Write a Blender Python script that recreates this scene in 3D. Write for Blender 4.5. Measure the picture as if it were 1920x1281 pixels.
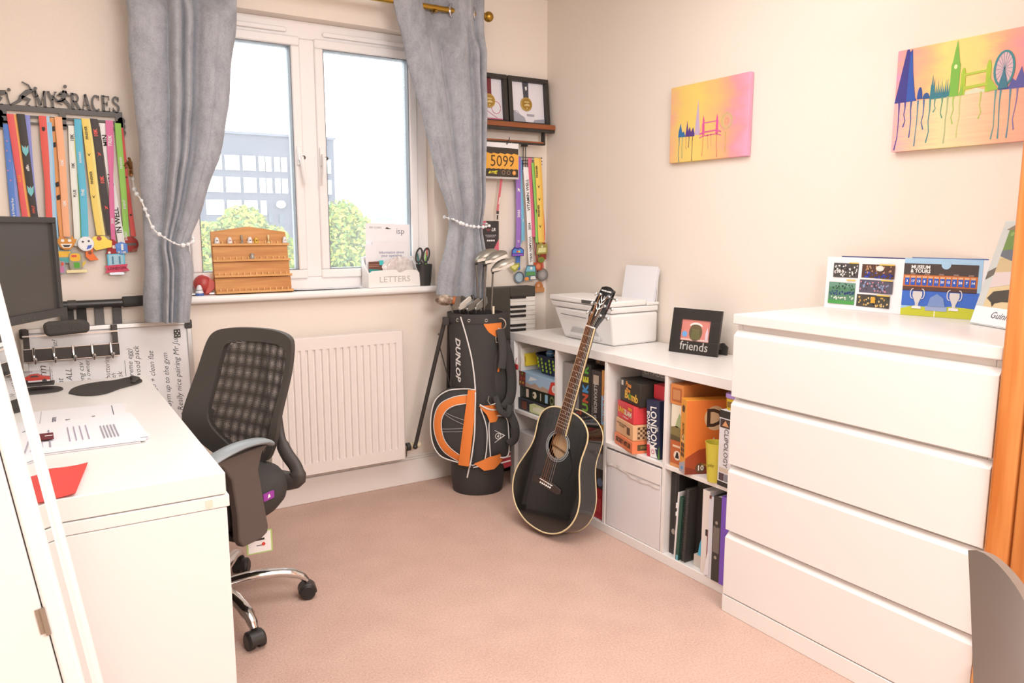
import bpy, bmesh, math, random
from mathutils import Matrix, Vector
random.seed(7)
for o in list(bpy.data.objects): bpy.data.objects.remove(o)
S = bpy.context.scene; COL = S.collection
PI = math.pi; sin, cos = math.sin, math.cos
# ---------------------------------------------------------------- camera, sky, lamps, exposure
cam = bpy.data.objects.new('camera', bpy.data.cameras.new('camera')); COL.objects.link(cam)
cam.data.lens = 26.91; cam.data.sensor_width = 36; cam.data.clip_start = .02; cam.data.clip_end = 400
cam.location = (0, 0, 1.272)
cam.rotation_euler = (PI/2-.14863, .0, -.5627); S.camera = cam
W = bpy.data.worlds.new('sky'); S.world = W; W.use_nodes = True
bg = W.node_tree.nodes['Background']; bg.inputs[0].default_value = (.93, .97, 1, 1); bg.inputs[1].default_value = 3.9
def area(name, loc, rot, sx, sy, power, col):
    l = bpy.data.lights.new(name, 'AREA'); l.shape = 'RECTANGLE'; l.size = sx; l.size_y = sy; l.energy = power; l.color = col
    o = bpy.data.objects.new(name, l); COL.objects.link(o); o.location = loc; o.rotation_euler = rot; return o
area('ceiling_fill', (1.0, 1.55, 2.40), (0, 0, 0), 1.5, 1.5, 20, (1, .985, .978))          # added soft fill below the ceiling for the bounced flash, no real fitting
area('flash_bounce', (.95, -.95, 2.2), (math.radians(54), 0, math.radians(-16)), 1.3, .9, 50, (1, .982, .978))  # photographer's bounced light
vs = S.view_settings; vs.view_transform = 'Standard'; vs.look = 'None'; vs.gamma = 1; vs.exposure = .45
try: vs.use_curve_mapping = False
except Exception: pass
# ---------------------------------------------------------------- helpers
def lin(h):
    h = h.lstrip('#'); c = [int(h[i:i+2], 16)/255 for i in (0, 2, 4)]
    return [x/12.92 if x <= .04045 else ((x+.055)/1.055)**2.4 for x in c] + [1]
MC = {}
def mat(hexc, rough=.5, metal=0, noise=0, amt=.12, bump=0, hex2=None, coat=0, stretch=None, sheen=0):
    k = (hexc, rough, metal, noise, amt, bump, hex2, coat, stretch, sheen)
    if k in MC: return MC[k]
    m = bpy.data.materials.new('m'+hexc.strip('#')); m.use_nodes = True; N = m.node_tree.nodes; L = m.node_tree.links
    b = N['Principled BSDF']; c = lin(hexc)
    b.inputs['Base Color'].default_value = c; b.inputs['Roughness'].default_value = rough; b.inputs['Metallic'].default_value = metal
    if coat: b.inputs['Coat Weight'].default_value = coat
    if sheen: b.inputs['Sheen Weight'].default_value = sheen
    if noise:
        tc = N.new('ShaderNodeTexCoord'); mp = N.new('ShaderNodeMapping'); nz = N.new('ShaderNodeTexNoise'); rp = N.new('ShaderNodeValToRGB')
        L.new(tc.outputs['Object'], mp.inputs[0]); L.new(mp.outputs[0], nz.inputs['Vector'])
        if stretch: mp.inputs['Scale'].default_value = stretch
        nz.inputs['Scale'].default_value = noise; nz.inputs['Detail'].default_value = 5
        c2 = lin(hex2) if hex2 else [x*(1-amt*2) for x in c[:3]]+[1]
        rp.color_ramp.elements[0].position = .35; rp.color_ramp.elements[1].position = .65
        rp.color_ramp.elements[0].color = c2; rp.color_ramp.elements[1].color = c
        L.new(nz.outputs[0], rp.inputs[0]); L.new(rp.outputs[0], b.inputs['Base Color'])
        if bump:
            bp = N.new('ShaderNodeBump'); bp.inputs['Strength'].default_value = bump; bp.inputs['Distance'].default_value = .01
            L.new(nz.outputs[0], bp.inputs['Height']); L.new(bp.outputs[0], b.inputs['Normal'])
    MC[k] = m; return m
def glass_mat(name, tint=(1, 1, 1, 1), refl=.06, haze=0):
    m = bpy.data.materials.new(name); m.use_nodes = True; N = m.node_tree.nodes; L = m.node_tree.links; N.clear()
    t = N.new('ShaderNodeBsdfTransparent'); t.inputs[0].default_value = tint
    g = N.new('ShaderNodeBsdfGlossy'); g.inputs['Roughness'].default_value = .02
    f = N.new('ShaderNodeFresnel'); f.inputs[0].default_value = 1.25
    x = N.new('ShaderNodeMixShader'); o = N.new('ShaderNodeOutputMaterial')
    L.new(f.outputs[0], x.inputs[0]); L.new(t.outputs[0], x.inputs[1]); L.new(g.outputs[0], x.inputs[2])
    last = x
    if haze:
        d = N.new('ShaderNodeBsdfTranslucent'); y = N.new('ShaderNodeMixShader'); y.inputs[0].default_value = haze
        d.inputs[0].default_value = (1, 1, 1, 1)
        L.new(x.outputs[0], y.inputs[1]); L.new(d.outputs[0], y.inputs[2]); last = y
    L.new(last.outputs[0], o.inputs[0]); return m
def F(o, xa, ya):
    xa = Vector(xa).normalized(); ya = Vector(ya); ya = (ya-xa*ya.dot(xa)).normalized(); za = xa.cross(ya)
    m = Matrix((xa, ya, za)).transposed().to_4x4(); m.translation = Vector(o); return m
def EAST(x, y, z): return F((x, y, z), (0, -1, 0), (0, 0, 1))     # frame: local x = viewer's right, y = up, z = out of the east side
def NORTH(x, y, z): return F((x, y, z), (1, 0, 0), (0, 0, 1))     # same for the window wall
def FLAT(x, y, z, a=0): return F((x, y, z), (cos(a), sin(a), 0), (-sin(a), cos(a), 0))
def T(x, y, z): return Matrix.Translation((x, y, z))
def RZ(a): return Matrix.Rotation(a, 4, 'Z')
I4 = Matrix.Identity(4)
class B:
    def __init__(s): s.v = []; s.f = []; s.m = []
    def add(s, vs, fs, mi=0, M=None):
        n = len(s.v); s.v += [tuple(M @ Vector(v)) if M else tuple(v) for v in vs]
        s.f += [tuple(i+n for i in f) for f in fs]; s.m += [mi]*len(fs); return s
    def box(s, x0, x1, y0, y1, z0, z1, mi=0, M=None):
        vs = [(x, y, z) for x in (x0, x1) for y in (y0, y1) for z in (z0, z1)]
        return s.add(vs, [(0, 1, 3, 2), (4, 6, 7, 5), (0, 4, 5, 1), (2, 3, 7, 6), (0, 2, 6, 4), (1, 5, 7, 3)], mi, M)
    def tube(s, pts, r, n=8, mi=0, M=None, closed=False, sq=1.0):
        P = [Vector(p) for p in pts]; k = len(P); vs = []; rs = r if isinstance(r, (list, tuple)) else [r]*k
        up = None
        for i in range(k):
            if closed: d = P[(i+1) % k]-P[i-1]
            else: d = P[min(i+1, k-1)]-P[max(i-1, 0)]
            d.normalize()
            if up is None: up = Vector((0, 0, 1)) if abs(d.z) < .9 else Vector((1, 0, 0))
            a = d.cross(up).normalized(); b = a.cross(d).normalized(); up = b
            for j in range(n):
                t = 2*PI*(j+.5)/n; vs.append(P[i]+a*cos(t)*rs[i]+b*sin(t)*rs[i]*sq)
        fs = []
        for i in range(k if closed else k-1):
            for j in range(n):
                i2 = (i+1) % k; fs.append((i*n+j, i*n+(j+1) % n, i2*n+(j+1) % n, i2*n+j))
        if not closed: fs += [tuple(range(n))[::-1], tuple((k-1)*n+j for j in range(n))]
        return s.add(vs, fs, mi, M)
    def cyl(s, p, q, r, r2=None, n=16, mi=0, M=None): return s.tube([p, q], [r, r if r2 is None else r2], n, mi, M)
    def prism(s, poly, z0, z1, mi=0, M=None):
        n = len(poly); vs = [(x, y, z0) for x, y in poly]+[(x, y, z1) for x, y in poly]
        a = sum(poly[i][0]*poly[(i+1) % n][1]-poly[(i+1) % n][0]*poly[i][1] for i in range(n))
        fs = [tuple(range(n))[::-1], tuple(range(n, 2*n))]+[(i, (i+1) % n, (i+1) % n+n, i+n) for i in range(n)]
        if a < 0: fs = [f[::-1] for f in fs]
        return s.add(vs, fs, mi, M)
    def grid(s, fn, nu, nv, mi=0, M=None, cu=False, flip=False):
        ku = nu if cu else nu+1
        vs = [fn(i/nu, j/nv) for i in range(ku) for j in range(nv+1)]; fs = []
        for i in range(nu):
            for j in range(nv):
                a = i*(nv+1)+j; b = ((i+1) % ku)*(nv+1)+j; q = (a, b, b+1, a+1); fs.append(q[::-1] if flip else q)
        return s.add(vs, fs, mi, M)
    def lathe(s, prof, n=20, mi=0, M=None):
        return s.grid(lambda u, v: (lambda p: (p[0]*cos(2*PI*u), p[0]*sin(2*PI*u), p[1]))(prof[min(int(round(v*(len(prof)-1))), len(prof)-1)]), n, len(prof)-1, mi, M, cu=True)
    def sph(s, c, r, n=12, mi=0, M=None, sc=(1, 1, 1)):
        return s.grid(lambda u, v: (c[0]+r*sc[0]*cos(2*PI*u)*sin(PI*v), c[1]+r*sc[1]*sin(2*PI*u)*sin(PI*v), c[2]-r*sc[2]*cos(PI*v)), n, max(4, n//2), mi, M, cu=True)
    def strokes(s, pts, w, z0, z1, mi=0, M=None):
        L = []; R = []; k = len(pts)
        for i in range(k):
            a = Vector(pts[max(i-1, 0)]); b = Vector(pts[min(i+1, k-1)]); d = (b-a).normalized(); n = Vector((-d.y, d.x)); p = Vector(pts[i])
            ww = w[i] if isinstance(w, (list, tuple)) else w
            L.append(tuple(p+n*ww/2)); R.append(tuple(p-n*ww/2))
        return s.prism(L+R[::-1], z0, z1, mi, M)
def link(o, parent=None):
    COL.objects.link(o)
    if parent: o.parent = parent
    return o
def ob(name, b, mats, parent=None, bev=0, ang=.7, seg=2, M=None, stuff=False):
    me = bpy.data.meshes.new(name); me.from_pydata([tuple(v) for v in b.v], [], b.f)
    if not isinstance(mats, (list, tuple)): mats = [mats]
    for m in mats: me.materials.append(m)
    if len(mats) > 1: me.polygons.foreach_set('material_index', b.m)
    bm = bmesh.new(); bm.from_mesh(me); bmesh.ops.recalc_face_normals(bm, faces=bm.faces); bm.to_mesh(me); bm.free()
    me.shade_smooth(); me.set_sharp_from_angle(angle=ang); me.update()
    o = bpy.data.objects.new(name, me); link(o, parent)
    if M is not None: o.matrix_local = M
    if bev:
        q = o.modifiers.new('b', 'BEVEL'); q.width = bev; q.segments = seg; q.limit_method = 'ANGLE'; q.angle_limit = .7; q.use_clamp_overlap = True
    if stuff: o['kind'] = 'stuff'
    return o
def tag(o, label, cat, group=None):
    o['label'] = label; o['category'] = cat
    if group: o['group'] = group
    return o
def thing(name, label, cat, M=I4, group=None):
    o = bpy.data.objects.new(name, None); link(o); o.empty_display_size = .02
    o.matrix_world = M if isinstance(M, Matrix) else T(*M)
    return tag(o, label, cat, group)
def struct(name, b, m, parent=None, **k):
    o = ob(name, b, m, parent, **k)
    if not parent: o['kind'] = 'structure'
    return o
def txt(parent, s, size, m, x=0, y=0, z=.0004, rot=0, M=I4, al='CENTER', bold=0, shear=0, sx=1.0, name='lettering', ext=.0004, label=None):
    cu = bpy.data.curves.new('t', 'FONT'); cu.body = s; cu.size = size; cu.align_x = al; cu.align_y = 'CENTER'; cu.resolution_u = 2
    cu.offset = bold*size; cu.shear = shear; cu.extrude = ext/2; cu.space_line = .85
    t = bpy.data.objects.new('t', cu); COL.objects.link(t)
    dg = bpy.context.evaluated_depsgraph_get(); me = bpy.data.meshes.new_from_object(t.evaluated_get(dg))
    bpy.data.objects.remove(t); bpy.data.curves.remove(cu)
    me.transform(M @ T(x, y, z) @ RZ(rot) @ Matrix.Diagonal((sx, 1, 1, 1)))
    me.materials.clear(); me.materials.append(m); me.name = name
    o = bpy.data.objects.new(name, me); link(o, parent)
    if label: o['label'] = label
    return o
def plate(parent, name, poly, m, z=0, t=.0006, M=None):
    return ob(name, B().prism(poly, z, z+t, 0, M), m, parent)
def rect(x0, y0, x1, y1): return [(x0, y0), (x1, y0), (x1, y1), (x0, y1)]
def circ(x, y, r, n=20, ry=None): return [(x+r*cos(2*PI*i/n), y+(ry or r)*sin(2*PI*i/n)) for i in range(n)]
def ell(x, y, rx, ry, a0, a1, n=12): return [(x+rx*cos(math.radians(a0+(a1-a0)*i/n)), y+ry*sin(math.radians(a0+(a1-a0)*i/n))) for i in range(n+1)]
def lerp(t, P):
    if t <= P[0][0]: return P[0][1]
    for (a, x), (b, y) in zip(P, P[1:]):
        if t <= b: return x+(y-x)*(t-a)/(b-a)
    return P[-1][1]
def smooth(P, n):
    out = []; k = len(P)
    for i in range(n+1):
        t = i/n*(k-1); j = min(int(t), k-2); u = t-j
        p = [Vector(P[max(0, min(k-1, j+d))]) for d in (-1, 0, 1, 2)]
        out.append(tuple(.5*((2*p[1])+(p[2]-p[0])*u+(2*p[0]-5*p[1]+4*p[2]-p[3])*u*u+(3*p[1]-p[0]-3*p[2]+p[3])*u**3)))
    return out
def rrect(x0, y0, x1, y1, r, n=5):
    out = []
    for cx, cy, a in ((x1-r, y1-r, 0), (x0+r, y1-r, 90), (x0+r, y0+r, 180), (x1-r, y0+r, 270)):
        out += ell(cx, cy, r, r, a, a+90, n)
    return out
white = mat('#f2efec', .35); whitem = mat('#f4f1ee', .42); upvc = mat('#f3f0ef', .3); chrome = mat('#d8d8d8', .12, 1)
black = mat('#413e3b', .45); blackm = mat('#45413e', .75); gloss = mat('#1d1d1c', .07, coat=1); ink = mat('#3a3735', .7); paper = mat('#f1f0f4', .8); brass = mat('#b08a3c', .3, 1)
wh = mat('#fbfaf8', .6); greyd = mat('#5a5754', .6); silver = mat('#b9b6ae', .35, .8); gold = mat('#c9ab5e', .35, .7)
WALL = mat('#f1e6da', .85, noise=160, amt=.01, bump=.03)
# ---------------------------------------------------------------- setting
X0, X1, Y0, Y1, ZC = -.33, 2.363, -1.35, 3.405, 2.42
def carpet_mat():
    m = bpy.data.materials.new('carpet'); m.use_nodes = True; N = m.node_tree.nodes; L = m.node_tree.links; b = N['Principled BSDF']
    tc = N.new('ShaderNodeTexCoord'); n1 = N.new('ShaderNodeTexNoise'); n2 = N.new('ShaderNodeTexNoise'); mx = N.new('ShaderNodeMixRGB'); r = N.new('ShaderNodeValToRGB'); r2 = N.new('ShaderNodeValToRGB')
    n1.inputs['Scale'].default_value = 150; n1.inputs['Detail'].default_value = 6; n2.inputs['Scale'].default_value = 6; n2.inputs['Detail'].default_value = 4
    for n in (n1, n2): L.new(tc.outputs['Object'], n.inputs['Vector'])
    r.color_ramp.elements[0].position = .3; r.color_ramp.elements[1].position = .7
    r.color_ramp.elements[0].color = lin('#ba9787'); r.color_ramp.elements[1].color = lin('#e2c3b4')
    r2.color_ramp.elements[0].color = lin('#ccaa9b'); r2.color_ramp.elements[1].color = lin('#d9b8a9'); r2.color_ramp.elements[0].position = .35; r2.color_ramp.elements[1].position = .65
    L.new(n1.outputs[0], r.inputs[0]); L.new(n2.outputs[0], r2.inputs[0]); mx.inputs[0].default_value = .5
    L.new(r.outputs[0], mx.inputs[1]); L.new(r2.outputs[0], mx.inputs[2]); L.new(mx.outputs[0], b.inputs['Base Color'])
    b.inputs['Roughness'].default_value = 1; bp = N.new('ShaderNodeBump'); bp.inputs['Strength'].default_value = .5; bp.inputs['Distance'].default_value = .006
    L.new(n1.outputs[0], bp.inputs['Height']); L.new(bp.outputs[0], b.inputs['Normal']); return m
struct('floor', B().box(X0-.1, X1+.1, Y0-.1, Y1, -.1, 0), carpet_mat())
struct('ceiling', B().box(X0-.1, X1+.1, Y0-.1, Y1+.2, ZC, ZC+.1), mat('#f6f3ee', .9))
struct('wall_west', B().box(X0-.1, X0, Y0-.1, Y1+.2, -.1, ZC+.05), WALL)
struct('wall_east', B().box(X1, X1+.1, Y0-.1, Y1+.2, -.1, ZC+.05), WALL)
struct('wall_south', B().box(X0, X1, Y0-.1, Y0, -.1, ZC+.05), WALL)
OX0, OX1, OZ0, OZ1 = .53, 1.70, .955, 2.165
w = B()
for a in ((X0, OX0, -.1, ZC), (OX1, X1, -.1, ZC), (OX0, OX1, -.1, OZ0), (OX0, OX1, OZ1, ZC)): w.box(a[0], a[1], Y1, Y1+.2, a[2], a[3])
struct('wall_north', w, WALL)
skirt = mat('#f3ece6', .4)
struct('baseboard_north', B().box(X0, X1, Y1-.016, Y1, 0, .122).box(X0, X1, Y1-.011, Y1, .122, .132).box(X0, X1, Y1-.006, Y1, .132, .142), skirt, bev=.003)
struct('baseboard_east', B().box(X1-.016, X1, -1.3, Y1-.017, 0, .122).box(X1-.011, X1, -1.3, Y1-.017, .122, .132), skirt, bev=.003)
struct('trim_1', B().box(OX0-.02, OX1-.012, 3.352, 3.475, .957, .989), mat('#f8f6f4', .25), bev=.012, seg=3)['label'] = 'white painted window sill'
# window: outer frame, mullion, two sashes with panes, handles, trickle vents
win = struct('window_1', (lambda b: [b.box(OX0, OX1, 3.475, 3.545, .989, 1.045), b.box(OX0, OX1, 3.475, 3.545, 2.09, OZ1), b.box(OX0, .595, 3.475, 3.545, 1.045, 2.09), b.box(1.638, OX1, 3.475, 3.545, 1.045, 2.09), b.box(1.078, 1.155, 3.475, 3.545, 1.045, 2.09)][0])(B()), upvc, bev=.004)
gm = glass_mat('pane_glass', (.97, .985, .985, 1), haze=.06)
for x0, x1, hx, hs in ((.595, 1.078, 1.063, 1), (1.155, 1.638, 1.166, -1)):
    b = B(); z0, z1 = 1.045, 2.09; t = .040
    def fr(x0, x1, z0, z1, t, y0, y1):
        for q in ((x0, x1, z0, z0+t), (x0, x1, z1-t, z1), (x0, x0+t, z0+t, z1-t), (x1-t, x1, z0+t, z1-t)): b.box(q[0], q[1], y0, y1, q[2], q[3])
    fr(x0-.006, x1+.006, z0-.006, z1+.006, t, 3.462, 3.535)
    sa = ob('sash', b, upvc, win, bev=.006)
    b = B(); fr(x0+.034, x1-.034, z0+.034, z1-.034, .004, 3.47, 3.53); ob('gasket', b, mat('#7d838a', .6), sa)
    ob('pane', B().box(x0+.036, x1-.036, 3.500, 3.506, z0+.036, z1-.036), gm, sa)
    h = ob('handle', B().box(hx-.012, hx+.012, 3.448, 3.462, 1.545, 1.625).box(hx-.009, hx+.009, 3.425, 3.45, 1.565, 1.595).tube([(hx, 3.425, 1.58), (hx+.004*hs, 3.42, 1.53), (hx+.012*hs, 3.422, 1.46)], [.011, .009, .006], 8), upvc, sa, bev=.002)
    ob('lock_button', B().cyl((hx+.006*1, 3.428, 1.575), (hx+.006, 3.416, 1.575), .009, n=14), mat('#4b4540', .4), sa)
for x0, x1 in ((.64, 1.03), (1.19, 1.60)):
    ob('trickle_vent', B().prism(rrect(x0, 2.108, x1, 2.128, .009), 0, .014, 0, NORTH(0, 3.475, 0)), upvc, win, bev=.003)
# left foreground: nothing structural; outside
gb = struct('ground', B().box(-60, 90, 6, 160, -9.3, -9), mat('#d8d6d2', .9, noise=.3, amt=.06)); gb['kind'] = 'structure'
bl = thing('office_building', 'dark grey flat-roofed office block seen through the window', 'building', (0, 0, 0))
ob('facade', B().box(-12, 15.9, 45, 62, -9, 6.36), mat('#50525d', .9, noise=1.2, amt=.05), bl)
ob('parapet', B().box(-12.1, 16.0, 44.9, 62.1, 6.36, 6.5), mat('#5a5c67', .8), bl)
wf = mat('#d4d4d0', .6); wg = mat('#a9c3c8', .1)
cols = [(6.2, 7.0), (7.3, 8.1), (8.55, 9.48), (9.65, 10.42), (10.6, 11.3), (11.48, 11.8), (11.87, 12.17), (12.35, 12.65), (12.74, 13.06), (13.5, 13.9), (14.2, 14.6), (15.1, 15.66)]
for zz, hh in ((4.40, .80), (3.18, .83), (1.95, .80)):
    for i, (a, c) in enumerate(cols):
        if zz < 2 and i in (6, 7, 8, 9): continue
        p = ob('window', B().box(a, c, 44.93, 45.0, zz, zz+hh), wf, bl)
        q = B(); q.box(a+.07, c-.07, 44.9, 44.94, zz+.07, zz+hh-.06); ob('pane', q, wg, p)
for a in (11.9, 12.5): ob('window', B().box(a, a+.25, 44.93, 45, 1.5, 2.0), mat('#3d4650', .3), bl)
ob('wall_lamp', B().sph((12.6, 44.85, 2.55), .28, 12, sc=(1, .3, .8)), wf, bl)
leafA = [mat('#849034', .8), mat('#738a38', .8), mat('#9f9b40', .8), mat('#56723a', .8)]
def tree(x, y, z0, z1, rad, label, n, seed, blobs):
    rn = random.Random(seed); t = thing('tree', label, 'tree', (x, y, -9), 'trees outside the window')
    ob('trunk', B().tube([(0, 0, 0), (.1, 0, (z0+9)*.6), (0, .1, z1+9-rad)], [.3, .22, .1], 8), mat('#6b5a48', .9), t)
    b = B()
    for i in range(n):
        bx, bz, br = rn.choice(blobs); th = rn.uniform(0, 2*PI); ph = math.acos(rn.uniform(-1, 1)); r = br*rn.uniform(.6, 1.05)
        c = Vector((bx+r*sin(ph)*cos(th), r*sin(ph)*sin(th), bz+9+r*cos(ph))); s = rn.uniform(.05, .13)
        q = Matrix.Rotation(rn.uniform(0, 6), 4, 'X') @ Matrix.Rotation(rn.uniform(0, 6), 4, 'Z')
        b.add([c+(q @ Vector(v))*s for v in ((-1, 0, 0), (0, -.5, 0), (1, 0, .25), (0, .5, 0))], [(0, 1, 2, 3)], rn.choice((0, 0, 1, 1, 2, 2, 3)))
    ob('foliage', b, leafA, t, stuff=True)
tree(5.6, 25, -3, 2.0, 1.5, 'bushy yellow-green tree in front of the dark grey building', 15000, 1, [(.2, 1.15, .75), (.1, .2, 1.3), (-.8, .75, .65), (1.0, .55, .75), (-1.2, -.2, 1.1), (1.3, -.2, 1.0), (0, -1.2, 1.5)])
tree(10.25, 28.2, -3, 2.2, 1.3, 'green tree right of the building corner, behind the right pane', 12000, 2, [(-.1, 1.40, .84), (.45, .9, .84), (-.65, .45, .9), (0, -.3, 1.2), (.8, -.4, .8), (0, -1.5, 1.3)])
hl = thing('low_building', 'pale low roof terrace with grey railing below the trees', 'building', (0, 0, 0))
ob('roof', B().box(-4, 12, 16, 21, -9, -.35), mat('#ece9e4', .8), hl)
ob('coping', B().box(-4.1, 12.1, 15.9, 16.1, -.35, -.22), mat('#b9bac0', .8), hl)
for i in range(3): ob('roof_vent', B().box(3.6+i*1.25, 4.1+i*1.25, 17, 17.5, -.35, .15), mat('#d9d6cf', .8), hl)
fh = thing('far_house', 'pale far house with small dark window right of the green tree', 'house', (0, 0, 0))
ob('wall', B().box(22, 27.5, 48, 54, -9, 1.9), mat('#eef1f0', .8), fh)
ob('roof', B().prism([(21.6, 1.9), (27.9, 1.9), (26.5, 2.9), (23, 2.9)], 0, 6.6, 0, NORTH(0, 54.3, 0)), mat('#d6dcdc', .8), fh)
ob('window', B().box(24.2, 26.3, 47.95, 48, .9, 1.5), mat('#8a97a2', .4), fh)
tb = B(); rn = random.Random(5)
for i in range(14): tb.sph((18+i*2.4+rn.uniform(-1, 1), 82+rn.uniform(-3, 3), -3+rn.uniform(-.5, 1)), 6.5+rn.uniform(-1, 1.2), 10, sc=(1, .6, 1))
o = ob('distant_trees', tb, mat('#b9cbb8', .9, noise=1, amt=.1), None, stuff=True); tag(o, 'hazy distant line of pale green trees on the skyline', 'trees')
# ---------------------------------------------------------------- chest of drawers, cube shelf, desk
MX, MY, MW = 1.878, 1.661, .795
ch = thing('chest_of_drawers', 'tall white four-drawer chest beside the pine wardrobe', 'chest of drawers', (MX, MY, 0))
b = B(); b.box(.02, .475, -MW+.0, -MW+.02, 0, .965).box(.02, .475, -.02, 0, 0, .965).box(.46, .475, -MW+.02, -.02, 0, .965).box(.02, .46, -MW+.02, -.02, .06, .08); ob('carcass', b, white, ch, bev=.002)
ob('top_panel', B().box(-.002, .478, -MW-.002, .002, .968, 1.0), white, ch, bev=.003)
ob('plinth', B().box(0, .02, -MW, 0, 0, .058), white, ch, bev=.002); ob('front_rail', B().box(.021, .04, -MW+.021, -.021, .90, .966), white, ch)
for i in range(3): ob('front_rail', B().box(.0215, .04, -MW+.021, -.021, .24+i*.224, .30+i*.224), white, ch)
zb = .062
for i in range(4):
    z0 = zb+i*.224; d = ob('drawer', B().prism([(0, z0), (0, z0+.197), (.018, z0+.215), (.018, z0)], .002, MW-.002, 0, F((0, 0, 0), (1, 0, 0), (0, 0, 1))), white, ch, bev=.0015)
    ob('drawer_box', B().box(.019, .45, -MW+.025, -.025, z0+.01, z0+.17), whitem, d)
KX, KY, KL, KZ = 1.9636, 3.129, 1.466, .765
ks = thing('cube_shelf', 'white eight-cube shelf unit along the right wall', 'shelf unit', (KX, KY, 0))
ob('top_board', B().box(0, .39, -KL, 0, KZ-.038, KZ), white, ks, bev=.002); ob('bottom_board', B().box(0, .39, -KL, 0, 0, .038), white, ks, bev=.002)
for y in (-.038, -KL): ob('side_board', B().box(0, .39, y, y+.038, .038, KZ-.038), white, ks, bev=.002)
CY = []
for i in range(4):
    ya = -.038-i*.351; CY.append(KY+ya)
    if i < 3: ob('divider', B().box(.002, .39, ya-.335-.016, ya-.335, .038, KZ-.038), white, ks, bev=.001)
for i in range(4): ob('middle_shelf', B().box(.002, .39, -.038-i*.351-.335, -.038-i*.351, .374, .390), white, ks, bev=.001)
ob('back_board', B().box(.386, .39, -KL+.038, -.038, .038, KZ-.038), whitem, ks)
DX, DY0, DY1, DZ = .337, 1.735, 3.09, .73
dk = thing('desk', 'white desk with thick top in the left foreground', 'desk', (0, DY0, 0))
ob('desktop', B().box(-.312, DX, 0, DY1-DY0, DZ-.05, DZ), mat('#f3f0ec', .3), dk, bev=.002)
ob('top_rail', B().box(-.312, DX+.006, 0.0, .02, DZ-.080, DZ-.0525).box(DX-.02, DX+.006, .02, DY1-DY0, DZ-.080, DZ-.0525), white, dk, bev=.002)
for y in (.0, DY1-DY0-.035): ob('side_panel', B().box(-.312, DX, y+.001, y+.035, 0, DZ-.0815), white, dk, bev=.002)
ob('modesty_panel', B().box(-.30, -.28, .04, DY1-DY0-.04, .3, DZ-.09), white, dk)
ob('cap_screw', B().box(DX-.045, DX-.030, -.0012, 0, DZ-.076, DZ-.058), mat('#e9dccb', .5), dk)
# ---------------------------------------------------------------- pine wardrobe at right
pine = mat('#e39a56', .45, noise=3.5, amt=.14, hex2='#c8742f', stretch=(9, 9, .55)); pined = mat('#cf8642', .45, noise=3.5, amt=.15, hex2='#b5672c', stretch=(9, 9, .5))
wr = thing('pine_wardrobe', 'orange pine wardrobe standing beside the white chest at the right edge', 'wardrobe', (1.865, .862, 0))
ob('carcass', B().box(.02, .49, -.78, -.002, 0, 2.0), pine, wr, bev=.004)
ob('stile', B().box(.0, .021, -.058, 0, .232, 1.98), pine, wr, bev=.009, seg=3); ob('stile', B().box(.0, .021, -.78, -.722, .232, 1.98), pine, wr, bev=.009, seg=3)
dr = ob('door', B().box(-.004, .019, -.39, -.062, .24, 1.95), pined, wr, bev=.004); ob('door_panel', B().box(-.012, -.003, -.33, -.12, .32, 1.87), pine, dr, bev=.008)
dr = ob('door', B().box(-.004, .019, -.718, -.392, .24, 1.95), pined, wr, bev=.004)
ob('bottom_drawer', B().box(-.006, .02, -.78, .0, .06, .226), mat('#efac62', .45, noise=4, amt=.14, hex2='#d8843c', stretch=(9, .7, 9)), wr, bev=.012, seg=3)
ob('cornice', B().box(-.03, .49, -.79, .012, 2.0, 2.05), pine, wr, bev=.01)
# ---------------------------------------------------------------- dark moulded chair, right foreground
M = F((1.022, .406, 0), (.819, .574, 0), (0, 0, 1))
mc = thing('moulded_chair', 'dark grey moulded chair with curved back at bottom right corner', 'chair', M)
def shell(u, v):
    z = .47+.342*v; hw = .112+.088*v; x = (u*2-1)*hw; t = abs(u*2-1)
    return (x, z-.02*t**6*v, -.8*x*x)
b = B(); b.grid(shell, 18, 10); b.grid(lambda u, v: (shell(u, v)[0], shell(u, v)[1]+.0, shell(u, v)[2]-.012), 18, 10)
n1 = 19*11
for i in range(18):
    for j in (0, 10): b.f.append((i*11+j, (i+1)*11+j, n1+(i+1)*11+j, n1+i*11+j)); b.m.append(0)
for j in range(10):
    for i in (0, 18): b.f.append((i*11+j, i*11+j+1, n1+i*11+j+1, n1+i*11+j)); b.m.append(0)
dkp = mat('#80776f', .3)
ob('backrest', b, dkp, mc)
ob('seat', B().prism(rrect(-.2, .05, .2, .45, .08), .43, .45, 0, F((0, 0, 0), (1, 0, 0), (0, 0, -1))), dkp, mc, bev=.006)
b = B()
ob('back_post', B().tube([(0, .44, -.12), (0, .44, .0), (0, .50, .022), (0, .60, .008)], .018, 8), dkp, mc)
for sx in (-1, 1):
    for sz in (-1, 1): ob('leg', B().cyl((sx*.13, .43, -.25+sz*.11), (sx*.2, 0.0, -.25+sz*.2), .014, .010, 10), chrome, mc)
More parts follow.
